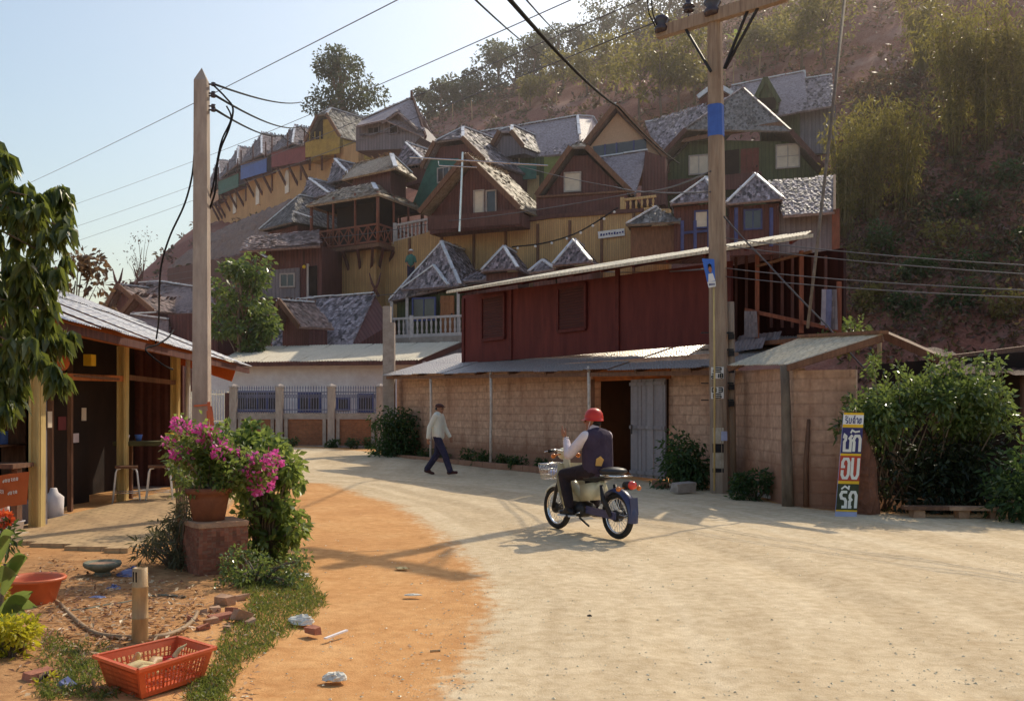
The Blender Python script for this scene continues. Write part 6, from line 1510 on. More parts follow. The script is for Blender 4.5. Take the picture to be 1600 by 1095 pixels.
    # ------------------------------------------------------------------ planter pedestal with bougainvillea
m = MB(); Rp = Matrix.Rotation(.62, 3, 'Z'); pcn = V(-2.72, 9.15, -.03)
pe = root('brick_pedestal', pcn, 'crumbling red brick pedestal under the flowering pot', 'pedestal')
def lumpy_box(c, size, R, nz_amp, seg=12):
    mm = MB(); v, fs = [], []
    hx, hy, hz = [q / 2 for q in size]
    for ax, sg in ((0, 1), (0, -1), (1, 1), (1, -1), (2, 1), (2, -1)):
        b = len(v)
        for i in range(seg + 1):
            for k in range(seg + 1):
                u, w_ = -1 + 2 * i / seg, -1 + 2 * k / seg; p = [0, 0, 0]; p[ax] = sg; p[(ax + 1) % 3] = u; p[(ax + 2) % 3] = w_
                q = Vector(p); rr = max(1.0, q.length / 1.28); q = q / rr if False else q; kk = .94 + .06 / max(1, (abs(p[0]) > .9) + (abs(p[1]) > .9) + (abs(p[2]) > .9))
                v.append(Vector(c) + R @ V(q.x * hx * kk, q.y * hy * kk, q.z * hz))
        for i in range(seg):
            for k in range(seg):
                a = b + i * (seg + 1) + k; fs.append((a, a + seg + 1, a + seg + 2, a + 1) if sg > 0 else (a, a + 1, a + seg + 2, a + seg + 1))
    va = np.array([list(q) for q in v]); d_ = va - np.array(c)
    n1 = vnoise(va[:, 0] * 8 + va[:, 2] * 5, va[:, 1] * 8 - va[:, 2] * 6, 3, 3, 1.1)[:, None]
    va = va + d_ * n1 * nz_amp * np.array([1, 1, .3]); mm.add(va.tolist(), fs); return mm
m = lumpy_box(pcn + Z3 * .2, (.47, .45, .58), Rp, .09); obj('brick_body', m, m_pedbrick, pe)
m = lumpy_box(pcn + Z3 * .495, (.48, .46, .05), Rp, .06); obj('mortar_cap', m, m_rubble, pe)
po = root('flower_pot', pcn + V(-.02, 0, .52), 'wide rimmed terracotta pot standing on the brick pedestal', 'flower pot')
pp = pcn + V(-.06, -.02, .518)
m = MB(); m.lathe(pp, [(.0, 0), (.14, 0), (.178, .2), (.186, .245), (.208, .25), (.214, .30), (.2, .305), (.184, .28), (.16, .24), (.0, .235)], 28); obj('pot_body', m, m_terracotta, po, smooth=True)
m = MB(); m.ball(pp + Z3 * .235, (.15, .15, .02), 14, 6); obj('soil', m, m_bark, po)
bv = root('bougainvillea', pp + Z3 * .24, 'sprawling bougainvillea with magenta bracts growing from the terracotta pot', 'plant')
stm, lm, fm = MB(), MB(), MB()
o = pp + Z3 * .22
FL = [(281, 663, .9), (290, 668, .8), (316, 672, 1), (326, 680, 1.2), (336, 690, 1.2), (346, 704, 1.0), (350, 712, .8), (284, 712, 1.1), (275, 708, .7), (262, 690, .7), (306, 698, .7), (320, 712, .6), (362, 716, 1.1), (372, 712, .9), (380, 722, 1.1), (392, 716, .8), (391, 736, .8), (404, 722, 1), (414, 714, 1.2), (424, 722, 1.1), (433, 716, .9), (404, 760, 1.1), (412, 757, .9), (384, 742, .7), (398, 748, .6), (340, 722, .6), (358, 702, .7), (424, 740, .6)]
for px, py, s in FL:
    c = P(px, py, 9.1 + random.uniform(-.2, .2)); mid = o.lerp(c, .55) + V(random.uniform(-.05, .05), random.uniform(-.08, .08), .10)
    q = spline([o + V(random.uniform(-.08, .08), random.uniform(-.08, .08), 0), mid, c], 5); stm.tube(q, [.011 - .007 * k / (len(q) - 1) for k in range(len(q))], 5)
    n = int(36 * s); cc = np.array(c); u = rvec(n); p_ = cc + u * np.array([.085, .08, .062]) * s * rng.random((n, 1)) ** .4
    fm.quads(leafquads(p_, u + rvec(n) * .7, .046, .042, 0))
    for qq in q[3:]:
        k = 13; p2 = np.array(qq) + rng.normal(size=(k, 3)) * .05; lm.quads(leafquads(p2, rvec(k) + np.array([0, 0, .2]), .058, .034))
for k in range(17):
    c = o + V(random.uniform(-.22, .32), random.uniform(-.2, .2), random.uniform(.05, .36)); lm.quads(clump(c, .10, 22, .055, .032, 0, .1)); stm.tube([o, c], [.008, .003], 4)
obj('stem', stm, m_bark, bv, smooth=True); obj('foliage', lm, l_bush, bv, uv=False); obj('blossoms', fm, l_flower, bv, uv=False)
# bushes round the pedestal
def pxbush(name, pts, Y, label, mat, cr, per, L, W, hang=.1, base=None, dy=.25, parent_cat='bush', light=None):
    c0 = base or P(sum(p[0] for p in pts) / len(pts), max(p[1] for p in pts), Y); c0.z = 0
    r = root(name, c0, label, parent_cat); cm = MB(); st = MB()
    for x, y in pts:
        c = P(x, y, Y + random.uniform(-dy, dy)); k = cr * random.uniform(.75, 1.2); cm.quads(clump(c, k, per, L, W, hang, .15))
        st.tube([c0 + V(random.uniform(-.08, .08), random.uniform(-.08, .08), -.03), c0.lerp(c, .6) + V(0, 0, .05), c], [.014, .009, .003], 5)
    obj('stem', st, m_bark, r, smooth=True); obj('foliage', cm, mat, r, uv=False); return r
random.seed(5)
pts = []
for k in range(56):
    y = random.uniform(700, 872); w0, w1 = np.interp(y, [690, 760, 830, 880], [372, 366, 376, 395]), np.interp(y, [690, 730, 780, 830, 880], [432, 452, 463, 466, 440]); pts.append((random.uniform(w0, w1), y))
pts += [(392, 668), (398, 676), (404, 684), (412, 688), (390, 682), (420, 694), (428, 692), (438, 702), (446, 716), (458, 722), (452, 732), (400, 694), (462, 742), (350, 690), (344, 680), (356, 676), (366, 690), (376, 696)]
pxbush('garden_bush', pts, 9.9, 'tall bright green broad leaved bush behind the terracotta pot', l_bush, .12, 46, .085, .052, .2, base=V(-2.45, 9.9, 0))
pts = [(random.uniform(320, 480), random.uniform(872, 955)) for k in range(60)]
pts = [(x, y) for x, y in pts if y > 905 - (x - 320) * .25 and y < 965 - abs(x - 390) * .3] + [(360, 872), (372, 864), (384, 872), (392, 862), (404, 872), (352, 884), (412, 880)]
pxbush('creeping_shrub', pts, 8.55, 'low small leaved shrub spilling in front of the brick pedestal', l_glossy, .085, 60, .042, .022, .05, base=V(-2.2, 8.55, 0), dy=.3)
pts = [(random.uniform(228, 296), random.uniform(770, 880)) for k in range(42)]
pts = [(x, y) for x, y in pts if x > 262 - (y - 770) * .42] + [(222, 868), (236, 858), (218, 852)]
pxbush('dusty_shrub', pts, 9.35, 'dusty narrow leaved shrub leaning out to the paved apron', l_drysh, .075, 26, .10, .018, .3, base=V(-3.1, 9.3, 0))
pts = [(random.uniform(268, 300), random.uniform(700, 760)) for k in range(16)]
pxbush('thin_potted_shrub', pts, 11.5, 'thin pale shrub standing between the stools and the pot', l_glossy, .08, 24, .07, .035, .1)
# ------------------------------------------------------------------ yard clutter
sd = root('stone_dish', V(-3.62, 8.8, 0), 'low round mossy stone dish on a foot in the garden', 'dish'); c = V(-3.62, 8.8, 0)
m = MB(); m.lathe(c, [(.0, -.02), (.085, -.02), (.075, .05), (.06, .07)], 20); obj('foot', m, m_stone, sd, smooth=True)
m = MB(); m.lathe(c, [(.06, .07), (.15, .115), (.162, .14), (.155, .16), (.135, .145), (.0, .135)], 24); obj('bowl', m, m_stone, sd, smooth=True)
m = MB(); m.ball(c + Z3 * .137, (.13, .13, .014), 14, 6); obj('soil', m, m_rubble, sd)
def crumple(c, r, label, mat, cat='litter', name='litter', n=18, fl=.9):
    c = (c[0], c[1], c[2] if c[2] > .07 else r[2] * .3); m = MB(); m.ball(V(*c), (r[0], r[1], r[2] * .8), n, 11); v = np.array(m.v); cc = np.array(c); k = vnoise(v[:, 0] * 9 + v[:, 2] * 7, v[:, 1] * 9 - v[:, 2] * 5, int(abs(c[0] * 97)) % 50, 3, 2.4)[:, None]
    v = cc + (v - cc) * (1 + fl * k) + rng.normal(size=v.shape) * np.array(r) * .09; v[:, 2] = np.maximum(v[:, 2], .003); m.v = [tuple(q) for q in v]; return obj(name, m, mat, None, label=label, cat=cat)
c = G(205, 902); crumple((c.x, c.y, .06), (.14, .10, .07), 'crumpled blue plastic bag behind the bamboo stub', m_bluebag, 'bag', 'plastic_bag')
c = G(180, 925); crumple((c.x, c.y, .04), (.07, .05, .05), 'small dark blue bag scrap in the shade by the bamboo stub', m_bluebag, 'bag', 'plastic_bag')
c = G(152, 938); crumple((c.x, c.y, .02), (.065, .045, .03), 'flat pale blue plastic scrap on the leaf litter', m_signblue, 'litter')
bs = root('bamboo_stub', V(-2.39, 6.4, 0), 'short upright cut bamboo post stuck in the ground', 'post'); c = V(-2.39, 6.4, 0)
m = MB(); m.lathe(c, [(.052, -.05), (.050, .16), (.054, .165), (.050, .17), (.049, .36), (.053, .365), (.048, .37), (.047, .485), (.036, .487), (.036, .40), (.0, .40)], 16); obj('culm', m, m_cane, bs, smooth=True)
m = MB(); m.prism([c + V(-.034, -.0352, .40), c + V(-.004, -.0492, .40), c + V(-.004, -.0492, .465), c + V(-.034, -.0352, .465)], V(.004, .01, 0)); obj('notch', m, m_void, bs)
ba = root('plastic_basin', V(-3.64, 7.6, 0), 'orange red plastic basin half hidden by plants at the corner', 'basin'); c = V(-3.66, 7.62, 0)
m = MB(); m.lathe(c, [(.0, .01), (.135, .0), (.15, .02), (.2, .19), (.232, .2), (.236, .215), (.225, .225), (.2, .215), (.19, .19), (.14, .03), (.0, .025)], 32); obj('bowl', m, m_basin, ba, smooth=True)
hs = [G(x, y, .03) for x, y in ((72, 930), (92, 942), (108, 958), (128, 976), (150, 989), (180, 994), (206, 995), (236, 995), (262, 991), (286, 981), (302, 968), (308, 956))]
loop(hs, .017, 'dusty hose curving over the yard around the bamboo stub', m_hose, 'hose')
hs = [G(x, y, .02) for x, y in ((112, 954), (140, 950), (172, 944), (200, 940), (240, 930), (290, 932))]
loop(hs, .011, 'thin grey pipe lying straight across the shaded yard', m_stone, 'pipe')
# red crate with kitchen scraps
bk = root('plastic_basket', V(-1.95, 5.4, 0), 'red slatted plastic basket holding fruit husks and scraps', 'basket')
top = [V(-1.90, 5.06, .175), V(-1.66, 5.54, .175), V(-1.95, 5.80, .175), V(-2.24, 5.36, .175)]
ct = sum(top, V(0, 0, 0)) / 4; bot = [V(ct.x, ct.y, 0) + (V(q.x, q.y, 0) - V(ct.x, ct.y, 0)) * .82 + Z3 * .012 for q in top]
names = ['long_side', 'end_panel', 'long_side', 'end_panel']
for k in range(4):
    a, b, c2, d = top[k], top[(k + 1) % 4], bot[(k + 1) % 4], bot[k]; inn_ = (ct - (a + b) / 2); inn_.z = 0; inn_ = inn_.normalized() * .008
    fp = lambda u, v: d.lerp(c2, u).lerp(a.lerp(b, u), v)
    m = MB(); n = 15 if k % 2 == 0 else 11
    for v0, v1 in ((0, .16), (.8, 1)): m.prism([fp(0, v0), fp(1, v0), fp(1, v1), fp(0, v1)], inn_)
    for u0_, u1_ in ((0, .08), (.92, 1), (.32, .345), (.64, .665)): m.prism([fp(u0_, .16), fp(u1_, .16), fp(u1_, .8), fp(u0_, .8)], inn_)
    for i in range(n):
        u = .08 + .84 * (i + .5) / n; m.prism([fp(u - .008, .16), fp(u + .008, .16), fp(u + .008, .8), fp(u - .008, .8)], inn_ * .9)
    for v in (.32, .48, .64): m.prism([fp(.08, v - .018), fp(.92, v - .018), fp(.92, v + .018), fp(.08, v + .018)], inn_ * .8)
    if k == 3: m.prism([fp(.05, .1), fp(.95, .1), fp(.95, .9), fp(.05, .9)], inn_ * .6)
    obj(names[k], m, m_basket, bk)
m = MB(); 
for k in range(4): 
    o_ = (top[k] - ct); o_.z = 0; o2 = (top[(k + 1) % 4] - ct); o2.z = 0
    m.beam(top[k] + o_.normalized() * .008, top[(k + 1) % 4] + o2.normalized() * .008, .026, .016)
obj('rim', m, m_basket, bk); m = MB(); m.prism(bot, Z3 * .008); obj('bottom', m, m_basket, bk)
def husk(c, L, rz, tilt, label, mat, r=.02):
    R = Matrix.Rotation(rz, 3, 'Z') @ Matrix.Rotation(tilt, 3, 'Y'); p = [V(*c) + R @ V(L * (t - .5), .25 * L * math.sin(math.pi * t), .12 * L * math.sin(math.pi * t)) for t in (0, .25, .5, .75, 1)]
    m = MB(); m.tube(p, [r * .3, r, r * 1.1, r * .9, r * .2], 7); obj('fruit_husk', m, mat, None, smooth=True, label=label, cat='food scrap')
husk((-1.98, 5.36, .08), .26, .8, .1, 'long pale yellow husk lying across the basket', m_husk, .03); husk((-2.06, 5.42, .13), .13, -.5, -1.0, 'pointed husk sticking up in the basket', m_husk, .02); husk((-1.83, 5.52, .13), .15, 1.0, -1.1, 'thin curved husk rising at the basket corner', m_husk, .014); husk((-1.88, 5.44, .10), .12, -.9, .3, 'short greenish husk in the middle of the basket', m_cane, .02); husk((-1.93, 5.28, .09), .14, .9, 0, 'broad flat husk at the near end of the basket', m_husk, .035); husk((-1.95, 5.55, .07), .2, 1.4, 0, 'dull husk against the rear basket side', m_cane, .03)
c = V(-1.9, 5.5, .115); crumple(tuple(c), (.035, .03, .03), 'bright red rag lump among the husks', m_redcap, 'rag', 'rag', 10, .3)
c = V(-1.97, 5.22, .09); crumple(tuple(c), (.03, .025, .05), 'dark wilted leaf lump in the basket', m_board, 'food scrap', 'leaf_scrap', 10, .4)
# rubble
random.seed(3)
RUB = [(352, 946, .10, .05, m_rubble), (372, 938, .13, .035, m_rubble), (378, 972, .085, .05, m_rubble), (345, 968, .11, .03, m_brickred), (330, 975, .07, .03, m_rubble), (362, 962, .06, .04, m_brickred), (318, 985, .06, .025, m_brickred), (392, 978, .05, .03, m_rubble), (336, 958, .05, .03, m_rubble), (300, 972, .05, .025, m_brickred), (490, 990, .075, .03, m_brickred), (60, 1064, .10, .035, m_brickred), (105, 1078, .07, .03, m_bluebag), (355, 985, .04, .02, m_rubble), (320, 960, .04, .025, m_rubble)]
RL = ['broken stone lump at the top of the rubble heap', 'long tilted brick slab leaning on the rubble heap', 'rounded rubble stone at the grass edge', 'flat broken red brick in the rubble heap', 'small flat stone at the low end of the rubble', 'small red brick bit in the middle of the rubble', 'red brick crumb near the hose end', 'little stone beside the grass', 'small stone above the flat brick', 'red brick crumb inside the hose curve', 'red brick piece beside the white litter on the dirt', 'orange brick piece among the weeds at the corner', 'bluish grey scrap among the weeds by the basket', 'pebble below the rubble heap', 'pebble just above the hose end']
for (px, py, s, h_, mt), lab in zip(RUB, RL):
    c = G(px, py); m = MB(); m.box(c + Z3 * h_ * .8, (s * 1.4, s * .8, h_ * 1.6), Matrix.Rotation(random.uniform(-1, 1), 3, 'Z') @ Matrix.Rotation(random.uniform(-.35, .35), 3, 'Y')); m.jit(s * .09); obj('rubble_piece', m, mt, label=lab, cat='rubble')
c = G(473, 974); crumple((c.x, c.y, .035), (.085, .06, .05), 'crumpled white plastic litter at the grass edge', m_paper)
c = G(463, 901); crumple((c.x, c.y, .02), (.11, .06, .03), 'flat whitish wrapper lying where grass meets dirt below the bush', m_paper)
c = G(525, 1062); crumple((c.x, c.y, .025), (.055, .045, .035), 'pale crumpled paper ball alone on the dirt', m_paper)
c = G(643, 930); crumple((c.x, c.y, .008), (.06, .025, .012), 'small flat white scrap on the open dirt', m_paper)
c = G(629, 889); crumple((c.x, c.y, .01), (.06, .04, .018), 'greenish white scrap near the pole shadow on the dirt', m_husk)
c = G(922, 963); crumple((c.x, c.y, .012), (.022, .018, .018), 'dark pebble alone on the pale road', m_iron, 'stone', 'pebble')
m = MB(); a, b = G(508, 997, .012), G(542, 984, .012); m.beam(a, b, .022, .01); obj('wood_splinter', m, m_plaster, label='thin pale wood splinter lying beside the red brick piece', cat='stick')
m = MB(); a, b = G(672, 1017, .01), G(688, 1016, .01); m.tube([a, b], .008, 5); obj('twig', m, m_cane, label='short yellow twig on the dirt edge of the road', cat='stick')
# paver scraps fallen off the apron edge stay with the loose rubble; grass, litter and grit are uncountable
def scatter(n, x0, x1, y0, y1, dens):
    px, py = rng.uniform(x0, x1, n), rng.uniform(y0, y1, n); k = dens(px, py) > rng.random(n); px, py = px[k], py[k]
    Y = F * EYE / (py - HY); X = (px - CX) / F * Y; return X, Y
def poly_in(px, py, poly):
    ins = np.zeros(len(px), bool); k = len(poly)
    for i in range(k):
        xa, ya = poly[i]; xb, yb = poly[(i + 1) % k]; ins ^= ((ya > py) != (yb > py)) & (px < (xb - xa) * (py - ya) / (yb - ya + 1e-9) + xa)
    return ins
GP_ = [(395, 868), (470, 872), (488, 905), (502, 935), (494, 958), (452, 985), (430, 1002), (392, 1030), (350, 1075), (318, 1100), (330, 1040), (352, 985), (392, 940), (370, 905)]
GP2 = [(70, 1000), (165, 1005), (200, 1095), (60, 1100)]
GP3 = [(305, 1060), (345, 1062), (360, 1100), (290, 1100)]
def gd(px, py):
    n = vnoise(px / 40, py / 25, 31, 3, 1.0); px = px + 16 * vnoise(px / 14, py / 9, 61, 2) + rng.normal(size=len(px)) * 5; py = py + 9 * vnoise(px / 12, py / 8, 62, 2)
    return np.clip(poly_in(px, py, GP_) * (.8 + .7 * n) * np.where(py > 955, .42, 1.0) + poly_in(px, py, GP2) * (.22 + .5 * n) + poly_in(px, py, GP3) * (.5 + .6 * n), 0, 1)
X, Y = scatter(95000, 50, 520, 860, 1100, gd); n = len(X)
b = np.stack([X, Y, terr(X, Y)], 1); d = np.stack([rng.normal(size=n) * .5, rng.normal(size=n) * .5, np.ones(n)], 1); Lg = rng.uniform(.025, .085, n)
gm = MB(); gm.quads(leafquads(b, d, Lg, .006 + .004 * rng.random(n), .3)); obj('grass', gm, l_grass, kind='stuff', uv=False)
def ld(px, py): return poly_in(px, py, [(70, 880), (190, 905), (310, 920), (335, 960), (300, 1000), (200, 1010), (130, 1040), (60, 1030), (40, 940)]) * (.55 + .5 * vnoise(px / 30, py / 20, 41, 3)) + .12
X, Y = scatter(5200, 20, 400, 872, 1095, ld); n = len(X); b = np.stack([X, Y, terr(X, Y) + .012 + .012 * rng.random(n)], 1); d = np.stack([rng.normal(size=n), rng.normal(size=n), rng.normal(size=n) * .25], 1)
lm = MB(); lm.quads(leafquads(b, d, rng.uniform(.03, .075, n), rng.uniform(.012, .03, n), .05, flat=np.array([0, 0, 1.0]) + rng.normal(size=(n, 3)) * .3)); obj('leaf_litter', lm, l_litter, kind='stuff', uv=False)
# grit on the road and verge
def rd(px, py): return np.clip(.25 + 1.4 * np.exp(-((px - 735 + .3 * (py - 900)) / 60.0) ** 2) + .5 * (vnoise(px / 60, py / 30, 51, 3) > .25), 0, 1)
X, Y = scatter(5200, 330, 1600, 800, 1095, rd); n = len(X); s = rng.uniform(.003, .008, n) * rng.choice([1, 1, 1, 1.5, 2.0], n); Z = terr(X, Y) + .008
u = rng.normal(size=(n, 3, 3)) * .0
gmb = MB(); ang = rng.uniform(0, 6.28, n)
base = [np.stack([X + s * np.cos(ang + k * 2.094), Y + s * np.sin(ang + k * 2.094), Z], 1) for k in range(3)]; apx = np.stack([X, Y, Z + s * .45], 1)
for k in range(3): gmb.quads(np.stack([base[k], base[(k + 1) % 3], apx, apx], 1)[:, :3])
m_grit = surf('road_grit', (.74, .64, .48), (.46, .35, .23), 40, isl=.4); obj('gravel', gmb, m_grit, kind='stuff', uv=False)
# ------------------------------------------------------------------ plants at the lower edge and the mango tree
random.seed(9)
yp = [(random.uniform(-30, 58), random.uniform(972, 1062)) for k in range(46)]; yp = [(x, y) for x, y in yp if y > 962 + max(0, x - 30) * .9]
pxbush('golden_shrub', yp, 6.0, 'low golden yellow shrub at the yard corner', l_yelplant, .075, 46, .045, .02, .0, base=V(-3.0, 6.0, 0), dy=.15)
pxbush('golden_shrub', [(random.uniform(55, 90), random.uniform(1055, 1090)) for k in range(6)], 5.4, 'small sprig of golden leaves beside the orange brick piece', l_yelplant, .04, 26, .035, .016, 0)
pxbush('golden_shrub', [(random.uniform(-20, 8), random.uniform(868, 925)) for k in range(10)], 6.6, 'upper tuft of golden leaves above the broad green leaves', l_yelplant, .06, 26, .045, .018, 0, base=V(-3.45, 6.6, 0))
bl_ = root('broad_leaf_plant', V(-3.3, 6.6, 0), 'broad leaved green plant arching over the orange basin', 'plant'); 
for i, (x0, y0, x1, y1, w_) in enumerate([(0, 960, 60, 950, .055), (0, 985, 52, 925, .05), (5, 930, 40, 868, .045), (20, 900, 44, 872, .04), (-5, 1000, 70, 1040, .04), (0, 1050, 75, 1030, .035), (-10, 1060, 40, 1092, .04), (0, 880, 18, 840, .035), (10, 950, 55, 985, .03), (30, 1075, 80, 1050, .025), (0, 860, 25, 835, .03), (-10, 915, 30, 900, .045)]):
    a, b = P(x0, y0, 6.25), P(x1, y1, 6.15); m = MB(); s = (b - a).cross(V(.2, 1, .3)).normalized(); vs = []
    for j in range(7):
        t = j / 6; p = a.lerp(b, t) + Z3 * (.05 * math.sin(math.pi * t)); w2 = w_ * math.sin(math.pi * min(1, .08 + .92 * t)) ** .8; vs += [p - s * w2 + V(0, -.012, .01), p, p + s * w2 + V(0, -.012, .01)]
    m.add(vs, [(j * 3 + q, j * 3 + q + 1, j * 3 + q + 4, j * 3 + q + 3) for j in range(6) for q in range(2)]); obj('leaf', m, l_glossy, bl_, smooth=True, uv=False)
m = MB(); m.tube([V(-3.3, 6.6, 0), P(0, 960, 6.3), P(8, 880, 6.3)], [.02, .015, .01], 6); obj('stem', m, m_bark, bl_)
fl_ = root('orange_flower', P(5, 815, 7.6), 'bright orange flower head at the shop counter edge', 'flower'); c = P(6, 810, 7.6); m = MB(); n = 70; u = rvec(n); m.quads(leafquads(np.array(c) + u * .03, u, .055, .04, 0)); obj('petal_head', m, l_orangefl, fl_, uv=False); m = MB(); m.tube([V(c.x - .1, c.y, 0), c], .01, 5); obj('stem', m, m_bark, fl_)
m = MB(); n = 80; cm_ = clump(P(12, 838, 7.6), (.10, .08, .12), n, .09, .03, .1, .1); m.quads(cm_); obj('foliage', m, l_dark, fl_, uv=False)
m = MB(); c = G(20, 842); m.lathe(V(c.x, c.y, 0), [(.0, 0), (.09, 0), (.12, .2), (.135, .21), (.12, .215), (.08, .02)], 18); obj('planter_tub', m, m_plaster, None, smooth=True, label='pale tub on the ground below the orange flower', cat='tub')
m = MB(); c = G(8, 850); m.box(V(c.x - .1, c.y + .1, .06), (.5, .2, .12)); m.jit(.01); obj('kerb_stone', m, m_curtain, None, label='pale kerb stone lying at the end of the shop counter', cat='stone')
mg = root('mango_tree', V(-6.2, 8.3, 0), 'mango tree with long drooping leaves reaching in from the side over the shop', 'tree')
tm, lm = MB(), MB()
tm.tube([V(-6.2, 8.3, -.2), V(-6.1, 8.2, 1.4), V(-5.9, 8.1, 2.6), V(-5.5, 8.0, 3.6)], [.16, .13, .1, .05], 9)
MP = [(-30, 300, .3), (15, 268, .16), (40, 305, .2), (88, 312, .13), (68, 335, .17), (10, 335, .24), (50, 368, .2), (86, 350, .14), (20, 400, .24), (58, 420, .2), (82, 402, .12), (-10, 450, .3), (40, 455, .2), (70, 440, .15), (10, 500, .24), (55, 508, .17), (86, 520, .12), (98, 515, .08), (30, 540, .2), (-10, 555, .26), (64, 548, .12), (10, 588, .2), (84, 582, .09), (18, 618, .14), (-20, 630, .24), (-8, 232, .08), (2, 245, .06), (-60, 400, .4), (-60, 520, .4), (-80, 300, .4), (58, 480, .14)]
for px, py, cr in MP:
    c = P(px, py, 7.9 + random.uniform(-.4, .3)); s = V(-5.3, 8.0, 2.2 if py > 420 else 3.1)
    q = spline([s, s.lerp(c, .5) + Z3 * .18, c], 4); tm.tube(q, [.018 - .013 * k / (len(q) - 1) for k in range(len(q))], 5)
    n = int(30 + 210 * cr); cc = np.array(c); tips = cc + rvec(max(4, n // 9)) * cr * .8
    for t_ in tips:
        k = 17; a = rng.uniform(0, 6.28, k); d = np.stack([np.cos(a) * .6, np.sin(a) * .6, -.45 - .9 * rng.random(k)], 1); lm.quads(leafquads(np.repeat(t_[None], k, 0) + rng.normal(size=(k, 3)) * .015, d, .132 * (.5 + .8 * rng.random(k)), .058 * (.6 + .7 * rng.random(k)), .3))
obj('trunk', tm, m_bark, mg, smooth=True); obj('crown', lm, l_mango, mg, uv=False)
# ------------------------------------------------------------------ lettered sign
sn = root('lettered_sign', G(1324, 806), 'narrow upright sign with large white letters on dark blue, red and green panels', 'sign')
sc_ = [P(1318.5, 644.5, 14.35), P(1350, 645, 14.3), P(1338.5, 808, 14.1), P(1305, 807, 14.15)]
sn_n = (sc_[1] - sc_[0]).cross(sc_[3] - sc_[0]).normalized(); sn_n = sn_n if sn_n.y < 0 else -sn_n
def sp_(u, v, o=0): return sc_[0].lerp(sc_[1], u).lerp(sc_[3].lerp(sc_[2], u), v) + sn_n * o
m = MB(); m.prism([sp_(0, 0), sp_(1, 0), sp_(1, 1), sp_(0, 1)], -sn_n * .05); obj('board', m, m_signblue, sn)
def sv(y): return (y - 644.5) / 163.5
for nm, y0, y1, mt, o in (('yellow_stripe', 644.5, 648, m_signyel, .004), ('white_header', 648, 663, m_white, .004), ('yellow_stripe', 663, 668, m_signyel, .004), ('navy_panel', 668, 709, m_signnavy, .004), ('yellow_stripe', 709, 712.5, m_signyel, .006), ('red_panel', 712.5, 752, m_signred, .004), ('yellow_stripe', 752, 756.5, m_signyel, .006), ('green_panel', 756.5, 797, m_signgreen, .004), ('yellow_stripe', 797, 799.5, m_signyel, .006)):
    m = MB(); m.prism([sp_(.0, sv(y0), o), sp_(1, sv(y0), o), sp_(1, sv(y1), o), sp_(0, sv(y1), o)], -sn_n * o * .9); obj(nm, m, mt, sn)
def ribbon(m, pts, w_, fn_):
    """mitred flat stroke along 2D points"""
    pts = [Vector((x, y)) for x, y in pts]; L, R = [], []
    for i, p in enumerate(pts):
        d0 = (p - pts[i - 1]).normalized() if i else None; d1 = (pts[i + 1] - p).normalized() if i < len(pts) - 1 else None
        d = ((d0 or d1) + (d1 or d0)); d = d.normalized() if d.length > 1e-4 else (d0 or d1)
        nn_ = Vector((-d.y, d.x)); k = 1 / max(.45, nn_.dot(Vector((-(d1 or d0).y, (d1 or d0).x)))); L.append(p + nn_ * w_ / 2 * k); R.append(p - nn_ * w_ / 2 * k)
    v = [fn_(*q) for q in L] + [fn_(*q) for q in R]; n = len(pts); m.add(v, [(i, i + 1, n + i + 1, n + i) for i in range(n - 1)])
TH = {'so': [[(.02, .80), (.10, .98), (.24, .92), (.22, .70), (.10, .58), (.14, .06), (.84, .06), (.84, .70), (.70, .80), (.98, 1.0)]],
      'ko': [[(.14, 0), (.14, .56), (.02, .70), (.26, .95), (.70, .95), (.88, .76), (.88, 0)]],
      'or': [[(.42, .58), (.10, .58), (.10, .80), (.28, .95), (.70, .95), (.88, .78), (.88, .22), (.70, .05), (.30, .05), (.12, .20), (.12, .42)]],
      'bo': [[(.02, .95), (.16, .95), (.16, .22), (.32, .05), (.70, .05), (.88, .22), (.88, 1.0)]],
      'ro': [[(.92, .95), (.30, .95), (.14, .78), (.26, .58), (.66, .54), (.82, .40), (.82, .06), (.34, .06)]],
      'do': [[(.40, .06), (.14, .06), (.14, .40), (.30, .50), (.14, .60), (.14, .76), (.30, .95), (.70, .95), (.88, .76), (.88, 0)]],
      'cho': [[(.1, .2), (.4, .1), (.3, .5), (.1, .6), (.3, .95), (.75, .95), (.85, .7), (.85, 0)]],
      'aa': [[(.1, .8), (.4, 1), (.7, .8), (.7, 0)]], 'ng': [[(.5, 1), (.4, .7), (.1, .3), (.4, .02), (.85, .2), (.85, 1)]],
      'hat': [[(.0, .1), (.14, .75), (.5, .35), (1, .55)]], 'ii': [[(0, .1), (.4, .75), (.85, .2), (.9, .9)]], 'tho': [[(.2, .0), (.6, .35), (.2, .7), (.9, 1)]]}
def glyph(key, u0, u1, y0, y1, w_, mat, o=.008):
    m = MB(); asp = (u1 - u0) * 31.5
    for pts in TH[key]: ribbon(m, [(x * asp, y * (y1 - y0)) for x, y in pts], w_, lambda a, b: sp_(u0 + a / 31.5, sv(y1 - b), o))
    obj('lettering', m, mat, sn, uv=False)
W6 = 4.3
glyph('so', .10, .52, 680, 706, W6, m_ink_white); glyph('ko', .57, .95, 680, 706, W6, m_ink_white); glyph('hat', .42, .86, 670.5, 677.5, 2.6, m_ink_white)
glyph('or', .10, .50, 716, 749, W6, m_ink_white); glyph('bo', .55, .95, 716, 749, W6, m_ink_white)
glyph('ro', .12, .50, 768, 794, W6, m_ink_white); glyph('do', .56, .95, 768, 794, W6, m_ink_white); glyph('ii', .18, .58, 758.5, 765.5, 2.6, m_ink_white)
for key, u in (('ro', .10), ('bo', .27), ('cho', .46), ('aa', .63), ('ng', .76)): glyph(key, u, u + .14, 653, 661.5, 1.35, m_ink_navy)
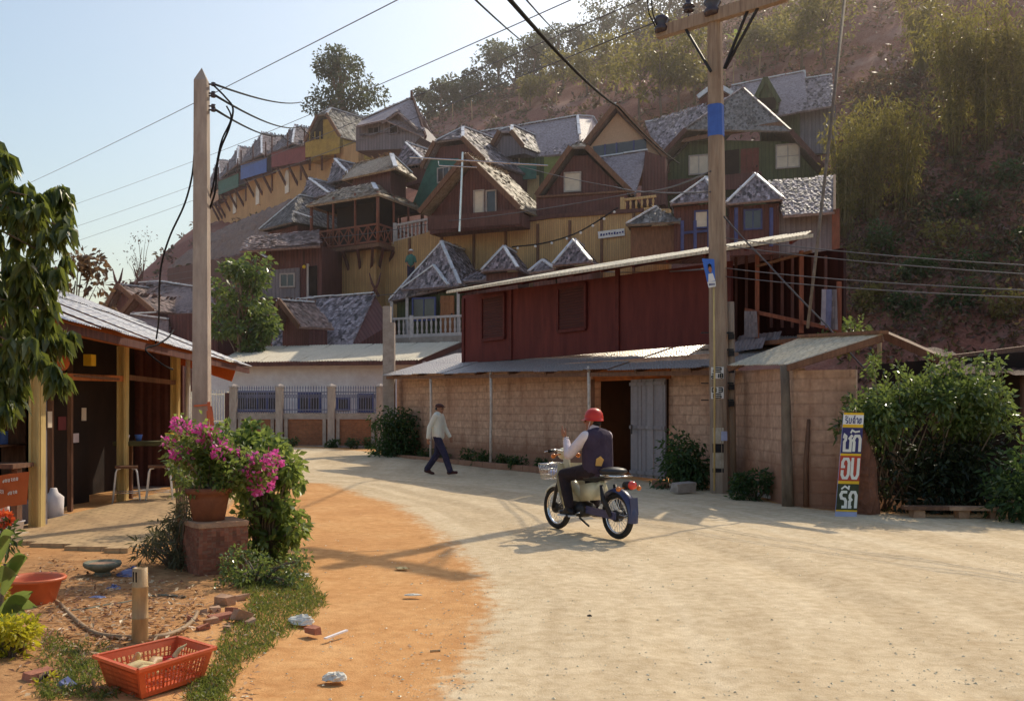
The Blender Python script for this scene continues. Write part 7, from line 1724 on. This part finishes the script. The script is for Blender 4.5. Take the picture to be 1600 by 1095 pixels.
glyph('hat', .10, .24, 649, 652.5, 1.0, m_ink_navy); glyph('tho', .50, .62, 649, 652.6, 1.0, m_ink_navy)
# ------------------------------------------------------------------ people
def blob(name, prims, voxel, mat, parent=None, smooth=4, **kw):
    """one continuous surface grown from tapered capsules and ellipsoids"""
    m = MB()
    for p in prims:
        if p[0] == 'c':
            a, b, r0, r1 = Vector(p[1]), Vector(p[2]), p[3], p[4]; d = (b - a); L = d.length; dn = d.normalized() if L > 1e-6 else Z3
            pts, rs = [], []
            for k in range(5): t = math.pi / 2 * (1 - k / 4); pts.append(a - dn * r0 * math.sin(t) * .999); rs.append(max(r0 * math.cos(t), 1e-4))
            for k in range(5): t = math.pi / 2 * k / 4; pts.append(b + dn * r1 * math.sin(t) * .999); rs.append(max(r1 * math.cos(t), 1e-4))
            m.tube(pts, rs, 12)
        else:
            c, r = Vector(p[1]), p[2]; q = MB(); q.ball(V(0, 0, 0), r, 16, 12); R = p[3] if len(p) > 3 else Matrix.Identity(3); m.add([c + R @ Vector(v) for v in q.v], q.f)
    me = m.mesh(name, uv=False, smooth=True); o = bpy.data.objects.new('tmp', me); COL.objects.link(o)
    md = o.modifiers.new('r', 'REMESH'); md.mode = 'VOXEL'; md.voxel_size = voxel; md.use_smooth_shade = True
    ms = o.modifiers.new('s', 'SMOOTH'); ms.iterations = smooth; ms.factor = .5
    dg = bpy.context.evaluated_depsgraph_get(); new = bpy.data.meshes.new_from_object(o.evaluated_get(dg)); new.name = name
    bpy.data.objects.remove(o)
    new.polygons.foreach_set('use_smooth', [True] * len(new.polygons))
    return obj(name, new, mat, parent, **kw)
def hand_prims(wr, dirv, palm_n, s=1.0, curl=.3, thumb=1):
    """palm, five fingers; dirv = wrist to fingertips, palm_n = out of the palm, thumb = side"""
    d = Vector(dirv).normalized(); n = Vector(palm_n); n = (n - d * n.dot(d)).normalized(); s_ = d.cross(n) * thumb
    out = []
    for k in (-.028, -.010, .010, .028): out.append(('c', wr + d * .01 + s_ * k * .7 * s, wr + d * .085 * s + s_ * k * s, .014 * s, .0125 * s))
    for k, L in ((-.032, .058), (-.011, .072), (.011, .078), (.031, .068)):
        b = wr + d * .09 * s + s_ * k * s; e1_ = b + (d + n * curl * .5 + s_ * k * 4).normalized() * L * .5 * s; e2 = e1_ + (d + n * curl * 1.6).normalized() * L * .5 * s
        out += [('c', b, e1_, .0092 * s, .0085 * s), ('c', e1_, e2, .0085 * s, .0068 * s)]
    b = wr + d * .03 * s + s_ * .034 * s; e1_ = b + (d * .7 + s_ * .7 + n * .2).normalized() * .045 * s; out += [('c', b, e1_, .012 * s, .010 * s), ('c', e1_, e1_ + (d + s_ * .25 + n * .3).normalized() * .033 * s, .010 * s, .0075 * s)]
    return out
def head_prims(c, fwd, s=1.0):
    """skull, jaw, nose, ears, lips; c = centre of the skull"""
    f = Vector(fwd).normalized(); r = f.cross(Z3).normalized(); u = r.cross(f)
    R = Matrix((r, f, u)).transposed()
    q = lambda x, y, z: c + (r * x + f * y + u * z) * s
    return [('e', q(0, -.01, .02), (.074 * s, .092 * s, .088 * s), R), ('e', q(0, .022, -.045), (.056 * s, .066 * s, .068 * s), R), ('c', q(0, .09, .005), q(0, .108, -.025), .011 * s, .015 * s), ('c', q(-.02, .082, -.058), q(.02, .082, -.058), .010 * s, .010 * s), ('e', q(0, .07, -.095), (.025 * s, .022 * s, .02 * s), R),
            ('e', q(.076, -.005, -.01), (.012 * s, .022 * s, .032 * s), R), ('e', q(-.076, -.005, -.01), (.012 * s, .022 * s, .032 * s), R), ('c', q(-.04, .078, .022), q(.04, .078, .022), .013 * s, .013 * s)], q, R
def eyes(par, q, s=1.0):
    for sx_ in (-1, 1):
        m = MB(); m.ball(q(.032 * sx_, .084, -.002), .011 * s, 8, 6); obj('eye', m, m_hair, par, smooth=True)
# ---- the walker by the block wall
wk = root('person', V(-1.78, 23.0, .0), 'person in a cream long sleeved shirt, dark trousers and cap striding past the block wall', 'person')
ws_ = 1.64 / 1.72
wo = V((684 - 800) / F * 22.9, 22.9, 0); wo.z = tz(wo.x, wo.y) + .01
WF = V(.97, -.25, 0).normalized(); WR_ = WF.cross(Z3)   # walks toward +X, right hand side faces the viewer... 
def wq(f, r, z): return wo + (WF * f + WR_ * r + Z3 * z) * ws_
Hd, hq, hR = head_prims(wq(.05, 0, 1.585), WF + V(0, -.25, -.05), ws_ * 1.02)
kneeF, ankF = wq(.20, .09, .50), wq(.34, .09, .10); kneeB, ankB = wq(-.04, -.09, .49), wq(-.30, -.09, .13)
hipR, hipL = wq(0, .095, .92), wq(0, -.095, .92)
shR, shL = wq(.0, .19, 1.40), wq(.03, -.19, 1.40)
elR, wrR = wq(-.13, .24, 1.13), wq(-.17, .23, .88); elL, wrL = wq(.10, -.25, 1.12), wq(.24, -.22, .90)
body = Hd + [('c', wq(.02, 0, 1.42), wq(.04, 0, 1.53), .055, .052), ('e', wq(0, 0, 1.22), (.11, .11, .22)), ('e', wq(0, 0, .95), (.12, .12, .13)), ('c', shR, elR, .045, .036), ('c', elR, wrR, .036, .026), ('c', shL, elL, .045, .036), ('c', elL, wrL, .036, .026), ('c', hipR, kneeF, .078, .052), ('c', kneeF, ankF, .05, .036), ('c', hipL, kneeB, .078, .052), ('c', kneeB, ankB, .05, .036)]
body += hand_prims(wrR, wq(-.16, .23, .7) - wrR, -WR_, .95, .35, 1) + hand_prims(wrL, wq(.30, -.2, .74) - wrL, WR_, .95, .35, -1)
blob('body', body, .009, m_skin, wk, 3); eyes(wk, hq)
blob('shirt', [('e', wq(.005, 0, 1.33), (.175, .175, .15), None) if False else ('c', wq(.0, .09, 1.36), wq(.01, .07, .93), .115, .125), ('c', wq(.0, -.09, 1.36), wq(.01, -.07, .93), .115, .125), ('c', wq(.0, 0, 1.40), wq(.0, 0, .92), .115, .135), ('c', shR, elR, .068, .056), ('c', elR, wrR + (elR - wrR) * .06, .055, .044), ('c', shL, elL, .068, .056), ('c', elL, wrL + (elL - wrL) * .06, .055, .044), ('c', wq(.02, 0, 1.42), wq(.03, 0, 1.475), .072, .064)], .012, m_shirt, wk, 4)
blob('trousers', [('c', hipR, kneeF, .098, .080), ('c', kneeF, ankF + Z3 * .0, .079, .072), ('c', hipL, kneeB, .098, .080), ('c', kneeB, ankB, .079, .072), ('c', wq(0, .05, .97), wq(0, -.05, .97), .115, .115)], .012, m_trouser, wk, 4)
for an, tilt in ((ankF, .12), (ankB, -.35)):
    t_ = WF * math.cos(tilt) + Z3 * math.sin(tilt); blob('shoe', [('c', an - WF * .035 - Z3 * .045, an + t_ * .155 - Z3 * .055, .044, .034), ('c', an - Z3 * .03, an + t_ * .05 - Z3 * .03, .048, .042)], .008, m_feltcap, wk, 3)
hc = hq(0, -.012, .06)
blob('cap', [('e', hc, (.088, .102, .062), hR), ('c', hq(-.045, .10, .052), hq(.045, .10, .052), .012, .012), ('c', hq(-.035, .135, .045), hq(.035, .135, .045), .009, .009)], .008, m_feltcap, wk, 3)
m = MB(); m.ball(hq(0, -.035, -.002), (.078, .078, .05), 12, 8); obj('hair', m, m_hair, wk, smooth=True)
# ---- small motorbike
U = V(-.544, .839, 0).normalized(); L_ = V(-U.y, U.x, 0)      # heading, and its left side toward the viewer
bo = V(.90, 12.06, 0); bo.z = tz(bo.x, bo.y) + .008
def B(f, l, z): return bo + U * f + L_ * l + Z3 * z
mb_ = root('small_motorcycle', bo, 'small cream step through motorbike with wire basket and red tail lamp on the road', 'motorcycle')
WBs = .60; R_ = .238
def wheel(cx, nm):
    c = B(cx, 0, R_ + .035); m = MB(); m.torus(c, R_, .036, L_, 40, 8); w_ = obj('wheel', m, m_rubber, mb_, smooth=True)
    m = MB(); m.torus(c, R_ - .032, .016, L_, 40, 6, 1.3); obj('rim', m, m_chrome, w_, smooth=True)
    m = MB()
    for k in range(32):
        a = 2 * math.pi * k / 32; e = U * math.cos(a) + Z3 * math.sin(a); a2 = a + (.5 if k % 2 else -.5); h_ = (U * math.cos(a2) + Z3 * math.sin(a2)) * .045 + L_ * (.035 if k % 4 < 2 else -.035); m.tube([c + h_, c + e * (R_ - .035)], .0026, 4)
    sp2 = obj('spokes', m, m_steel, w_, uv=False)
    m = MB(); m.lathe(c - L_ * .05, [(.0, 0), (.062, 0), (.07, .02), (.07, .08), (.062, .1), (.0, .1)], 18, L_); obj('hub', m, m_iron, w_, smooth=True); return c
cf, cr = wheel(WBs, 'front'), wheel(-WBs, 'rear')
def part(name, fn_, mat, smooth=True, parent=None): m = MB(); fn_(m); return obj(name, m, mat, parent or mb_, smooth=smooth)
def arc(c, R, a0, a1, n, w_, m, th=.008, side=0.0):
    v = []
    for k in range(n + 1):
        a = a0 + (a1 - a0) * k / n; e = U * math.cos(a) + Z3 * math.sin(a); v += [c + e * (R - .03) - L_ * w_, c + e * R - L_ * w_ * .7, c + e * (R + .012), c + e * R + L_ * w_ * .7, c + e * (R - .03) + L_ * w_]
    m.add(v, [(k * 5 + q, k * 5 + q + 1, k * 5 + q + 6, k * 5 + q + 5) for k in range(n) for q in range(4)])
hd = B(.40, 0, .88)
part('front_fender', lambda m: arc(cf, .29, .6, 2.5, 16, .045, m), m_bike)
part('rear_fender', lambda m: arc(cr, .31, .35, 3.35, 16, .07, m), m_bikeblue)
for s in (-1, 1): part('fork', lambda m: m.tube([hd + L_ * .055 * s - Z3 * .12, B(.52, .07 * s, .52), cf + L_ * .07 * s], [.022, .025, .02], 8), m_iron)
part('steering_column', lambda m: m.tube([hd + Z3 * .08, hd - Z3 * .25], .045, 10), m_bike)
# leg shield: curved cream panel, wide at the top
def shield(m, s):
    v = []
    for j in range(9):
        t = j / 8; z = .84 - .58 * t; f = .43 - .08 * math.sin(t * 1.5) - .05 * t; w0 = .03; w1 = .19 + .06 * math.sin(math.pi * min(1, t * 1.1)); 
        for k in range(5): u = k / 4; v.append(B(f - .10 * u * u, s * (w0 + (w1 - w0) * u), z))
    m.add(v, [(j * 5 + k, j * 5 + k + 1, (j + 1) * 5 + k + 1, (j + 1) * 5 + k) for j in range(8) for k in range(4)])
for s in (1, -1): part('leg_shield', lambda m: shield(m, s), m_bike)
part('frame_tube', lambda m: m.tube([hd - Z3 * .15, B(.24, 0, .56), B(.08, 0, .46), B(-.12, 0, .52), B(-.32, 0, .62)], [.05, .06, .065, .07, .05], 10), m_bike)
part('side_cover', lambda m: [m.prism([B(.0, .10, .60), B(-.24, .10, .64), B(-.30, .10, .55), B(-.22, .10, .43), B(-.02, .10, .40)], -L_ * .2) for s in (1,)], m_bike)
part('engine', lambda m: (m.ball(B(.02, .02, .30), (.15, .11, .10), 12, 8), m.tube([B(.08, 0, .31), B(.26, 0, .33)], [.06, .055], 10), m.lathe(B(.0, .03, .29), [(.0, .09), (.075, .09), (.085, .06), (.085, 0)], 16, L_)), m_iron)
part('exhaust_pipe', lambda m: m.tube([B(.2, -.08, .26), B(.0, -.12, .2), B(-.3, -.15, .22), B(-.72, -.16, .27)], [.018, .02, .04, .042], 10), m_chrome)
part('swing_arm', lambda m: [m.tube([B(-.1, .075 * s, .33), cr + L_ * .075 * s], .02, 8) for s in (1,)], m_iron)
part('chain_case', lambda m: m.beam(B(-.12, .085, .31), B(-.66, .085, .275), .03, .085), m_bikeblue, False)
for s in (1, -1): part('shock_absorber', lambda m: m.tube([cr + L_ * .10 * s, B(-.46, .10 * s, .45), B(-.42, .10 * s, .62)], [.03, .034, .022], 9), m_iron)
part('foot_peg', lambda m: m.tube([B(.06, .26, .225), B(.06, -.26, .225)], .016, 7), m_iron)
part('gear_lever', lambda m: m.tube([B(.18, .13, .25), B(.06, .14, .24), B(-.05, .13, .27)], .009, 6), m_steel)
part('side_stand', lambda m: m.tube([B(.0, .1, .2), B(-.26, .16, .13)], .012, 6), m_iron)
part('seat', lambda m: (m.ball(B(-.21, 0, .70), (.2, .14, .055), 14, 8), m.ball(B(-.1, 0, .685), (.14, .12, .05), 12, 8)), m_seat)
rk_ = part('luggage_rack', lambda m: [m.tube([B(-.40, s, .72), B(-.72, s, .735)], .009, 6) for s in (-.11, -.04, .04, .11)] + [m.tube([B(f, -.12, .735), B(f, .12, .735)], .009, 6) for f in (-.42, -.58, -.72)], m_chrome)
part('pillion_pad', lambda m: (m.ball(B(-.52, 0, .785), (.17, .125, .05), 14, 8),), m_seat)
tl_ = part('tail_lamp', lambda m: (m.ball(B(-.86, 0, .64), (.055, .06, .05), 14, 10),), m_lens)
part('lamp_housing', lambda m: m.tube([B(-.74, 0, .63), B(-.85, 0, .64)], [.05, .056], 12), m_iron)
for s in (1, -1): part('turn_lamp', lambda m: (m.ball(B(-.80, .15 * s, .60), .03, 10, 8), m.tube([B(-.78, .04 * s, .61), B(-.80, .14 * s, .60)], .009, 5)), m_lensorange)
part('mud_flap', lambda m: m.prism([B(-.885, .055, .50), B(-.885, -.055, .50), B(-.90, -.055, .31), B(-.90, .055, .31)], -U * .008), m_bikeblue, False)
part('handlebar', lambda m: m.tube([B(.30, .31, 1.00), B(.36, .2, 1.01), B(.41, .07, .985), B(.41, -.07, .985), B(.36, -.2, 1.01), B(.30, -.31, 1.00)], .013, 8), m_chrome)
for s in (1, -1): part('grip', lambda m: m.tube([B(.275, .36 * s, .995), B(.315, .27 * s, 1.005)], .019, 8), m_black)
part('headlamp', lambda m: (m.ball(B(.46, 0, .955), (.085, .09, .075), 14, 10),), m_bike)
part('speedometer', lambda m: m.lathe(B(.38, 0, 1.0), [(.0, .05), (.045, .05), (.05, .02), (.05, 0)], 14, V(-U.x * .5, -U.y * .5, .8)), m_chrome)
for s in (1, -1): part('front_turn_lamp', lambda m: (m.ball(B(.42, .19 * s, .93), .032, 10, 8), m.tube([B(.42, .08 * s, .95), B(.42, .17 * s, .935)], .009, 5)), m_lensorange)
for s in (1,): part('brake_lever', lambda m: m.tube([B(.36, .2 * s, 1.01), B(.40, .28 * s, .995), B(.37, .36 * s, .985)], .006, 5), m_steel)
def basket(m):
    z0, z1 = .63, .82
    def rq(u, v, z): k = .8 + .2 * (z - z0) / (z1 - z0); return B(.66 + v * .12 * k, u * .17 * k, z)
    for z in (z0, z0 + .06, z0 + .12, z1):
        q = [rq(-1, -1, z), rq(1, -1, z), rq(1, 1, z), rq(-1, 1, z)]
        for i in range(4): m.tube([q[i], q[(i + 1) % 4]], .006 if z == z1 else .0042, 5)
    for i in range(4):
        c = [(-1, -1), (1, -1), (1, 1), (-1, 1)]
        for k in range(7):
            t = k / 7; u = c[i][0] + (c[(i + 1) % 4][0] - c[i][0]) * t; v = c[i][1] + (c[(i + 1) % 4][1] - c[i][1]) * t; m.tube([rq(u, v, z0), rq(u, v, z1)], .0042, 4)
    for k in range(6): u = -1 + 2 * k / 5; m.tube([rq(u, -1, z0), rq(u, 1, z0)], .0042, 4)
part('wire_basket', basket, m_steel)
part('basket_bracket', lambda m: [m.tube([B(.62, .06 * s, .64), B(.45, .05 * s, .78)], .01, 5) for s in (1, -1)], m_steel)
m = MB(); c = B(.64, 0, .70); m.ball(c, (.10, .10, .05), 12, 8); obj('parcel', m, m_signblue, None, smooth=True, label='pale wrapped parcel lying in the wire basket of the motorbike', cat='parcel')
# ---- rider
rd_ = root('person', B(-.2, 0, .7), 'rider in red helmet, white shirt and dark vest raising one hand on the motorbike', 'person')
pel = B(-.22, 0, .80); chest = B(-.20, 0, 1.09); neck = B(-.17, 0, 1.24); hcn = B(-.13, 0, 1.372)
hf = U * .80 + L_ * .62
Hd, hq, hR = head_prims(hcn, hf, .98)
shl, shr = B(-.20, .185, 1.18), B(-.19, -.185, 1.18)
ell, wrl = B(-.03, .285, .965), B(.13, .21, 1.15)
elr, wrr = B(-.02, -.30, .98), B(.26, -.31, 1.02)
hl_, hr_ = B(-.2, .10, .77), B(-.2, -.10, .77); knl, knr = B(.20, .19, .71), B(.20, -.19, .71); anl, anr = B(.08, .20, .315), B(.08, -.20, .315)
body = Hd + [('c', neck - Z3 * .04, hcn - Z3 * .05, .056, .053), ('e', chest, (.125, .125, .16)), ('e', pel, (.13, .13, .11)), ('c', pel, chest, .11, .12), ('c', shl, ell, .045, .036), ('c', ell, wrl, .036, .026), ('c', shr, elr, .045, .036), ('c', elr, wrr, .036, .026), ('c', hl_, knl, .08, .055), ('c', knl, anl, .05, .036), ('c', hr_, knr, .08, .055), ('c', knr, anr, .05, .036), ('c', shl, shr, .05, .05)]
body += hand_prims(wrl, B(.24, .21, 1.28) - wrl, (L_ * -.7 - U * .3), 1.12, .25, -1) + hand_prims(wrr, B(.30, -.345, .995) - wrr + U * .02, -Z3, .95, 1.5, 1)
blob('body', body, .0072, m_skin, rd_, 2); eyes(rd_, hq)
blob('shirt', [('c', shl - L_ * .02, ell, .072, .062), ('c', ell, ell.lerp(wrl, .82), .060, .044), ('c', shr + L_ * .02, elr, .072, .062), ('c', elr, elr.lerp(wrr, .82), .060, .044), ('c', shl - L_ * .04, shr + L_ * .04, .062, .062), ('c', neck - Z3 * .03, neck + Z3 * .03 + U * .012, .076, .066), ('e', chest, (.14, .14, .17)), ('c', chest, pel + Z3 * .05, .132, .13)], .010, m_shirtpink, rd_, 3)
vest = [('c', B(-.215, .07, 1.145), B(-.225, .07, .82), .132, .132), ('c', B(-.215, -.07, 1.145), B(-.225, -.07, .82), .132, .132), ('c', B(-.215, .0, 1.145), B(-.225, 0, .79), .150, .152), ('c', B(-.21, .10, 1.20), B(-.21, -.10, 1.20), .066, .066)]
blob('vest', vest, .010, m_vest, rd_, 4)
blob('trousers', [('c', hl_, knl, .105, .078), ('c', knl, anl + Z3 * .04, .076, .062), ('c', hr_, knr, .105, .078), ('c', knr, anr + Z3 * .04, .076, .062), ('c', B(-.22, .07, .80), B(-.22, -.07, .80), .125, .125)], .011, m_trouserblk, rd_, 4)
for an in (anl, anr):
    blob('shoe', [('c', an - U * .05 - Z3 * .045, an + U * .15 - Z3 * .06, .042, .034), ('c', an - Z3 * .01, an + U * .05 - Z3 * .03, .046, .042)], .008, m_black, rd_, 3)
    m = MB(); m.beam(an - U * .09 - Z3 * .090, an + U * .185 - Z3 * .092, .085, .02); obj('shoe_sole', m, m_white, rd_)
he = root('helmet', hcn + Z3 * .03, 'round red helmet worn low on the motorbike rider', 'helmet')
m = MB(); pr_ = [(.0, .122), (.04, .118), (.08, .098), (.106, .062), (.116, .02), (.117, -.018), (.122, -.02), (.121, -.028), (.112, -.026), (.11, .02), (.09, .07), (.0, .11)]
up_ = (Z3 + U * -.06).normalized(); m.lathe(hq(0, -.012, .028), [(a * .98, b) for a, b in pr_], 24, up_); obj('shell', m, m_redcap, he, smooth=True)
m = MB(); f_ = hf.normalized(); r_ = f_.cross(Z3); vs = []
for k in range(9):
    a = -.9 + 1.8 * k / 8; d_ = f_ * math.cos(a) + r_ * math.sin(a); c_ = hq(0, -.012, .028); vs += [c_ + d_ * .113 - Z3 * .008, c_ + d_ * (.113 + .045 * math.cos(a * .9)) - Z3 * .024]
m.add(vs, [(k * 2, k * 2 + 1, k * 2 + 3, k * 2 + 2) for k in range(8)]); obj('peak', m, m_redcap, he, smooth=True)
m = MB(); m.tube([hq(.078, .01, .0), hq(.066, .035, -.07), hq(.02, .055, -.115), hq(-.02, .055, -.115), hq(-.066, .035, -.07), hq(-.078, .01, 0)], .006, 5); obj('chin_strap', m, m_shirtpink, he)
blob('hair', [('e', hq(0, -.045, -.02), (.078, .058, .065), hR)], .009, m_hair, rd_, 2)
wt_ = MB(); d_ = (wrl - ell).normalized(); c_ = wrl - d_ * .012; wt_.torus(c_, .034, .009, d_, 16, 6); obj('wristwatch', wt_, m_steel, rd_, smooth=True)
# yellow patch at the vest hem
m = MB(); c_ = B(-.365, .085, .895); n_ = (-U + L_ * .35).normalized(); t_ = V(-n_.y, n_.x, 0); m.prism([c_ + n_ * .02 + t_ * a + Z3 * b for a, b in ((-.05, -.05), (.02, -.055), (.05, .02), (.01, .06), (-.04, .03))], -n_ * .02); obj('gold_patch', m, m_gold, rd_)
# ---- small figure on the slope
so_ = root('person', P(642, 430, 46), 'small person in a teal top and pale hat standing below the great bamboo wall', 'person')
fo = P(642, 392, 46.6) - Z3 * 1.55
def fq(x, y, z): return fo + V(x, y, z)
Hd, hq, hR = head_prims(fq(0, 0, 1.5), V(-.6, -.8, 0), .95)
blob('body', Hd + [('c', fq(0, 0, 1.32), fq(0, 0, 1.45), .05, .05), ('c', fq(.17, 0, 1.28), fq(.22, -.03, 1.02), .05, .04), ('c', fq(.22, -.03, 1.02), fq(.15, -.16, .85), .038, .03), ('c', fq(-.17, 0, 1.28), fq(-.22, -.03, 1.02), .05, .04), ('c', fq(-.22, -.03, 1.02), fq(-.12, -.16, .88), .038, .03), ('c', fq(.09, 0, .85), fq(.1, 0, .08), .07, .045), ('c', fq(-.09, 0, .85), fq(-.1, 0, .08), .07, .045), ('e', fq(0, 0, 1.08), (.15, .11, .26))] + hand_prims(fq(.15, -.16, .85), V(-.5, -.5, -.5), V(-1, 0, 0), .9, .6, 1) + hand_prims(fq(-.12, -.16, .88), V(.5, -.5, -.5), V(1, 0, 0), .9, .6, -1), .012, m_skin, so_, 2)
blob('shirt', [('c', fq(0, 0, 1.25), fq(0, 0, .9), .16, .15), ('c', fq(.15, 0, 1.27), fq(.22, -.03, 1.04), .07, .06), ('c', fq(-.15, 0, 1.27), fq(-.22, -.03, 1.04), .07, .06)], .014, m_teal, so_, 3)
blob('trousers', [('c', fq(.08, 0, .85), fq(.1, 0, .1), .10, .07), ('c', fq(-.08, 0, .85), fq(-.1, 0, .1), .10, .07)], .014, m_trouser, so_, 3)
blob('hat', [('e', hq(0, -.01, .08), (.09, .1, .06), hR), ('e', hq(0, 0, .055), (.15, .16, .018), hR)], .01, m_white, so_, 2)
# ------------------------------------------------------------------ thin dry-season haze over the hillside
hz = MB(); hz.box(V(30, 100, 28), (170, 140, 62)); hm = bpy.data.materials.new('dusty_haze'); hm.use_nodes = True; ht = hm.node_tree
for q in list(ht.nodes):
    if q.type == 'BSDF_PRINCIPLED': ht.nodes.remove(q)
vs_ = ht.nodes.new('ShaderNodeVolumeScatter'); vs_.inputs['Color'].default_value = (.96, .86, .84, 1); vs_.inputs['Density'].default_value = .0013; vs_.inputs['Anisotropy'].default_value = .55
ht.links.new(vs_.outputs[0], [q for q in ht.nodes if q.type == 'OUTPUT_MATERIAL'][0].inputs['Volume'])
obj('haze', hz, hm, kind='stuff', uv=False)
